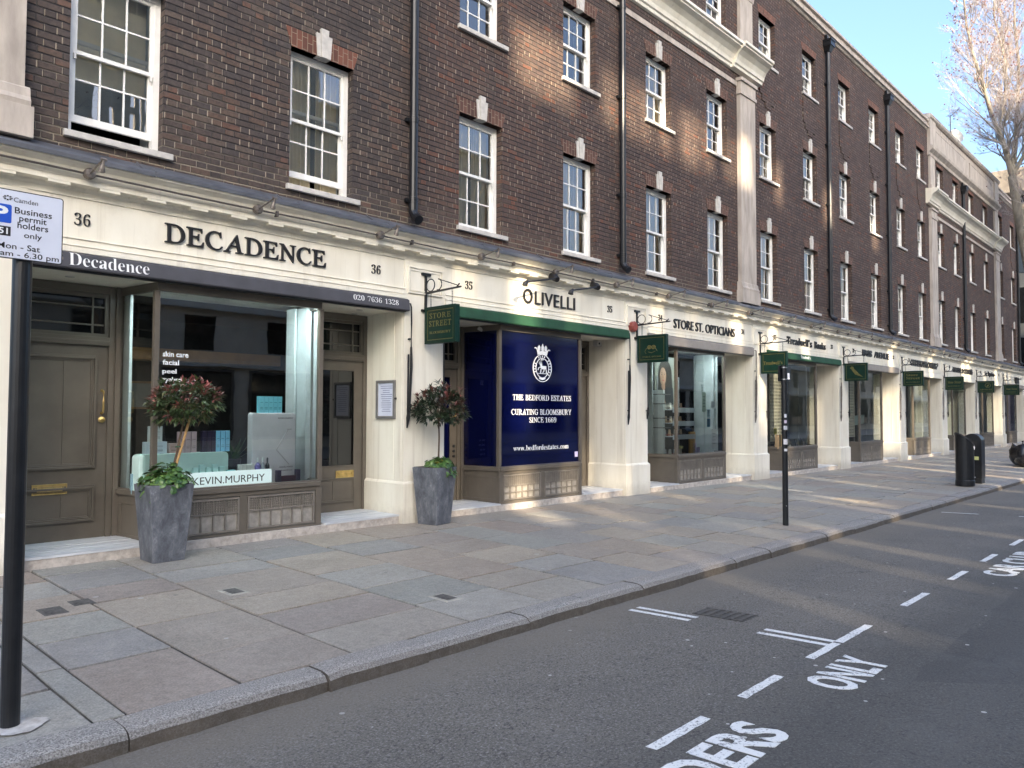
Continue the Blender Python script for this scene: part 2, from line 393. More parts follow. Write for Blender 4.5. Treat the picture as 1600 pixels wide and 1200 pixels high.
MT['cream'] = cream_mat()
MT['white'] = plain('white_sash_paint', (0.80, 0.79, 0.75), 0.38, var=0.05, scale=5)
MT['taupe'] = plain('taupe_joinery_paint', (0.125, 0.108, 0.086), 0.36, var=0.10, scale=3, bump=0.06, bscale=30)
MT['taupe_pale'] = plain('taupe_grille_paint', (0.185, 0.165, 0.14), 0.5, var=0.12, scale=8)
MT['recess'] = plain('recess_backing', (0.30, 0.28, 0.25), 0.7, var=0.2, scale=9)
MT['black'] = plain('black_paint', (0.011, 0.012, 0.014), 0.32, var=0.2, scale=10, bump=0.05)
MT['pipe'] = plain('black_pipe_paint', (0.010, 0.011, 0.013), 0.33, var=0.2, scale=7, bump=0.05)
MT['letter'] = plain('letter_metal', (0.012, 0.011, 0.012), 0.4, var=0.1)
MT['lead'] = plain('sheet_lead', (0.115, 0.12, 0.135), 0.5, var=0.2, scale=3.5, bump=0.25, bscale=9, metal=0.25)
MT['glass_up'] = glass_mat('sash_glass', (0.95, 0.95, 0.92), 1.75, 0.09)
MT['glass_shop'] = glass_mat('shop_glass', (0.90, 0.94, 0.92), 1.68, 0.055)
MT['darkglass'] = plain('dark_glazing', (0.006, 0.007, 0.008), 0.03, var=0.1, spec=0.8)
MT['navy'] = plain('navy_vinyl', (0.0016, 0.003, 0.030), 0.05, var=0.12, spec=0.6, scale=1.2)
MT['white_vinyl'] = plain('white_vinyl', (0.82, 0.83, 0.82), 0.5, var=0.03)
MT['grey_awn'] = plain('grey_awning_cloth', (0.062, 0.062, 0.072), 0.75, var=0.12, scale=4)
MT['green_awn'] = plain('green_awning_cloth', (0.012, 0.062, 0.028), 0.7, var=0.2, scale=5)
MT['sign_green'] = plain('dark_green_sign_paint', (0.003, 0.024, 0.0155), 0.45, spec=0.25, var=0.15)
MT['gold'] = plain('gold_leaf', (0.15, 0.135, 0.045), 0.5, metal=0.3, var=0.15, scale=20)
MT['brass'] = plain('brass', (0.68, 0.50, 0.20), 0.42, metal=1.0, var=0.15, scale=20)
MT['bronze'] = plain('weathered_lamp_metal', (0.22, 0.19, 0.165), 0.45, metal=0.6, var=0.25, scale=25)
MT['shutter'] = plain('beige_shutter_box', (0.33, 0.29, 0.25), 0.45, metal=0.2, var=0.08)
MT['marble'] = plain('veined_marble_step', (0.66, 0.67, 0.68), 0.35, scale=7, c2=(0.42, 0.45, 0.48), stretch=(0.5, 4, 4))
MT['stepstone'] = plain('step_stone', (0.55, 0.50, 0.45), 0.7, scale=16, c2=(0.30, 0.27, 0.24), bump=0.3)
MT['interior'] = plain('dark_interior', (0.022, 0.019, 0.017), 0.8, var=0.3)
MT['interior_brown'] = plain('brown_interior', (0.07, 0.045, 0.03), 0.8, var=0.3)
MT['lining'] = plain('pale_lining', (0.62, 0.66, 0.66), 0.6, var=0.06)
MT['reflection_curtain'] = plain('cream_reflection_curtain', (0.90, 0.80, 0.58), 0.85, var=0.08, scale=3)
MT['mint'] = plain('mint_board', (0.56, 0.74, 0.69), 0.45, var=0.05)
MT['pink'] = plain('pale_pink_board', (0.78, 0.73, 0.76), 0.45, var=0.04)
MT['asphalt'] = asphalt_mat(); MT['slab'] = slab_mat(); MT['kerb'] = kerb_mat()
MT['mortar'] = plain('slab_mortar', (0.10, 0.088, 0.072), 0.9, scale=2.4, c2=(0.022, 0.02, 0.018), bump=0.4)
def roadpaint():
    t = NT('road_paint')
    n = t.noise(60, 4, 0.7); b = t.noise(7, 4)
    k = t.math('MULTIPLY', t.math('SUBTRACT', t.math('ADD', n, t.math('MULTIPLY', b, 0.35)), 0.715), 8, clamp=True)
    t.l.new(t.mix(k, (0.74, 0.74, 0.71), (0.12, 0.12, 0.12)), t.b.inputs['Base Color']); t.b.inputs['Roughness'].default_value = 0.6
    t.bump(n, 0.4, 0.006); return t.m
MT['roadpaint'] = roadpaint()
def planter_mat():
    t = NT('faux_lead_planter')
    n = t.noise(9, 8, 0.8, t.map((1, 1, 0.55)), 0.3); f = t.noise(60, 3, 0.7)
    col = t.ramp(n, [(0.36, (0.065, 0.07, 0.082)), (0.5, (0.115, 0.123, 0.14)), (0.6, (0.17, 0.178, 0.195)), (0.7, (0.33, 0.34, 0.36))])
    t.l.new(col, t.b.inputs['Base Color']); t.b.inputs['Roughness'].default_value = 0.55; t.b.inputs['Metallic'].default_value = 0.15
    t.bump(t.math('ADD', n, t.math('MULTIPLY', f, 0.4)), 0.35, 0.01); return t.m
MT['planter'] = planter_mat()
MT['leaf_red'] = leaf_mat('photinia_leaves', [(0.0, (0.04, 0.075, 0.026)), (0.35, (0.075, 0.115, 0.04)), (0.55, (0.12, 0.10, 0.045)), (0.7, (0.20, 0.065, 0.055)), (0.88, (0.34, 0.09, 0.09)), (1.0, (0.46, 0.17, 0.14))])
MT['leaf_dark'] = leaf_mat('dark_photinia_leaves', [(0.0, (0.022, 0.042, 0.022)), (0.55, (0.04, 0.062, 0.03)), (0.8, (0.10, 0.045, 0.036)), (1.0, (0.24, 0.065, 0.06))])
MT['leaf_green'] = leaf_mat('geranium_leaves', [(0.0, (0.03, 0.08, 0.018)), (0.5, (0.065, 0.145, 0.034)), (0.9, (0.13, 0.22, 0.05)), (1.0, (0.35, 0.28, 0.05))])
MT['bark'] = plain('plane_bark', (0.34, 0.30, 0.235), 0.9, scale=3, c2=(0.13, 0.115, 0.09), bump=0.4, bscale=14, stretch=(2, 2, 0.7))
MT['twig'] = plain('pale_twigs', (0.42, 0.375, 0.36), 0.8, var=0.2, scale=2)
MT['bud'] = leaf_mat('dry_seed_clusters', [(0.0, (0.13, 0.05, 0.045)), (1.0, (0.34, 0.14, 0.10))])
MT['cane'] = plain('bamboo_cane', (0.42, 0.25, 0.09), 0.5, var=0.2, scale=12)
MT['stem'] = plain('plant_stem', (0.10, 0.065, 0.04), 0.8, var=0.2)
MT['concrete'] = plain('brown_concrete', (0.20, 0.175, 0.145), 0.85, var=0.25, scale=0.7, bump=0.3)
MT['steel'] = plain('cover_iron', (0.095, 0.088, 0.08), 0.7, metal=0.1, var=0.3, scale=30, bump=0.4)
MT['bag'] = plain('black_bin_liner', (0.012, 0.012, 0.014), 0.25, var=0.2, bump=0.8, bscale=16)
MT['opp_stone'] = plain('cream_opposite_stone', (0.74, 0.65, 0.50), 0.8, var=0.12, scale=0.8)
MT['blue_sign'] = plain('parking_blue', (0.012, 0.085, 0.52), 0.4, var=0.03)
MT['sign_white'] = plain('sign_white', (0.68, 0.71, 0.80), 0.35, var=0.02)

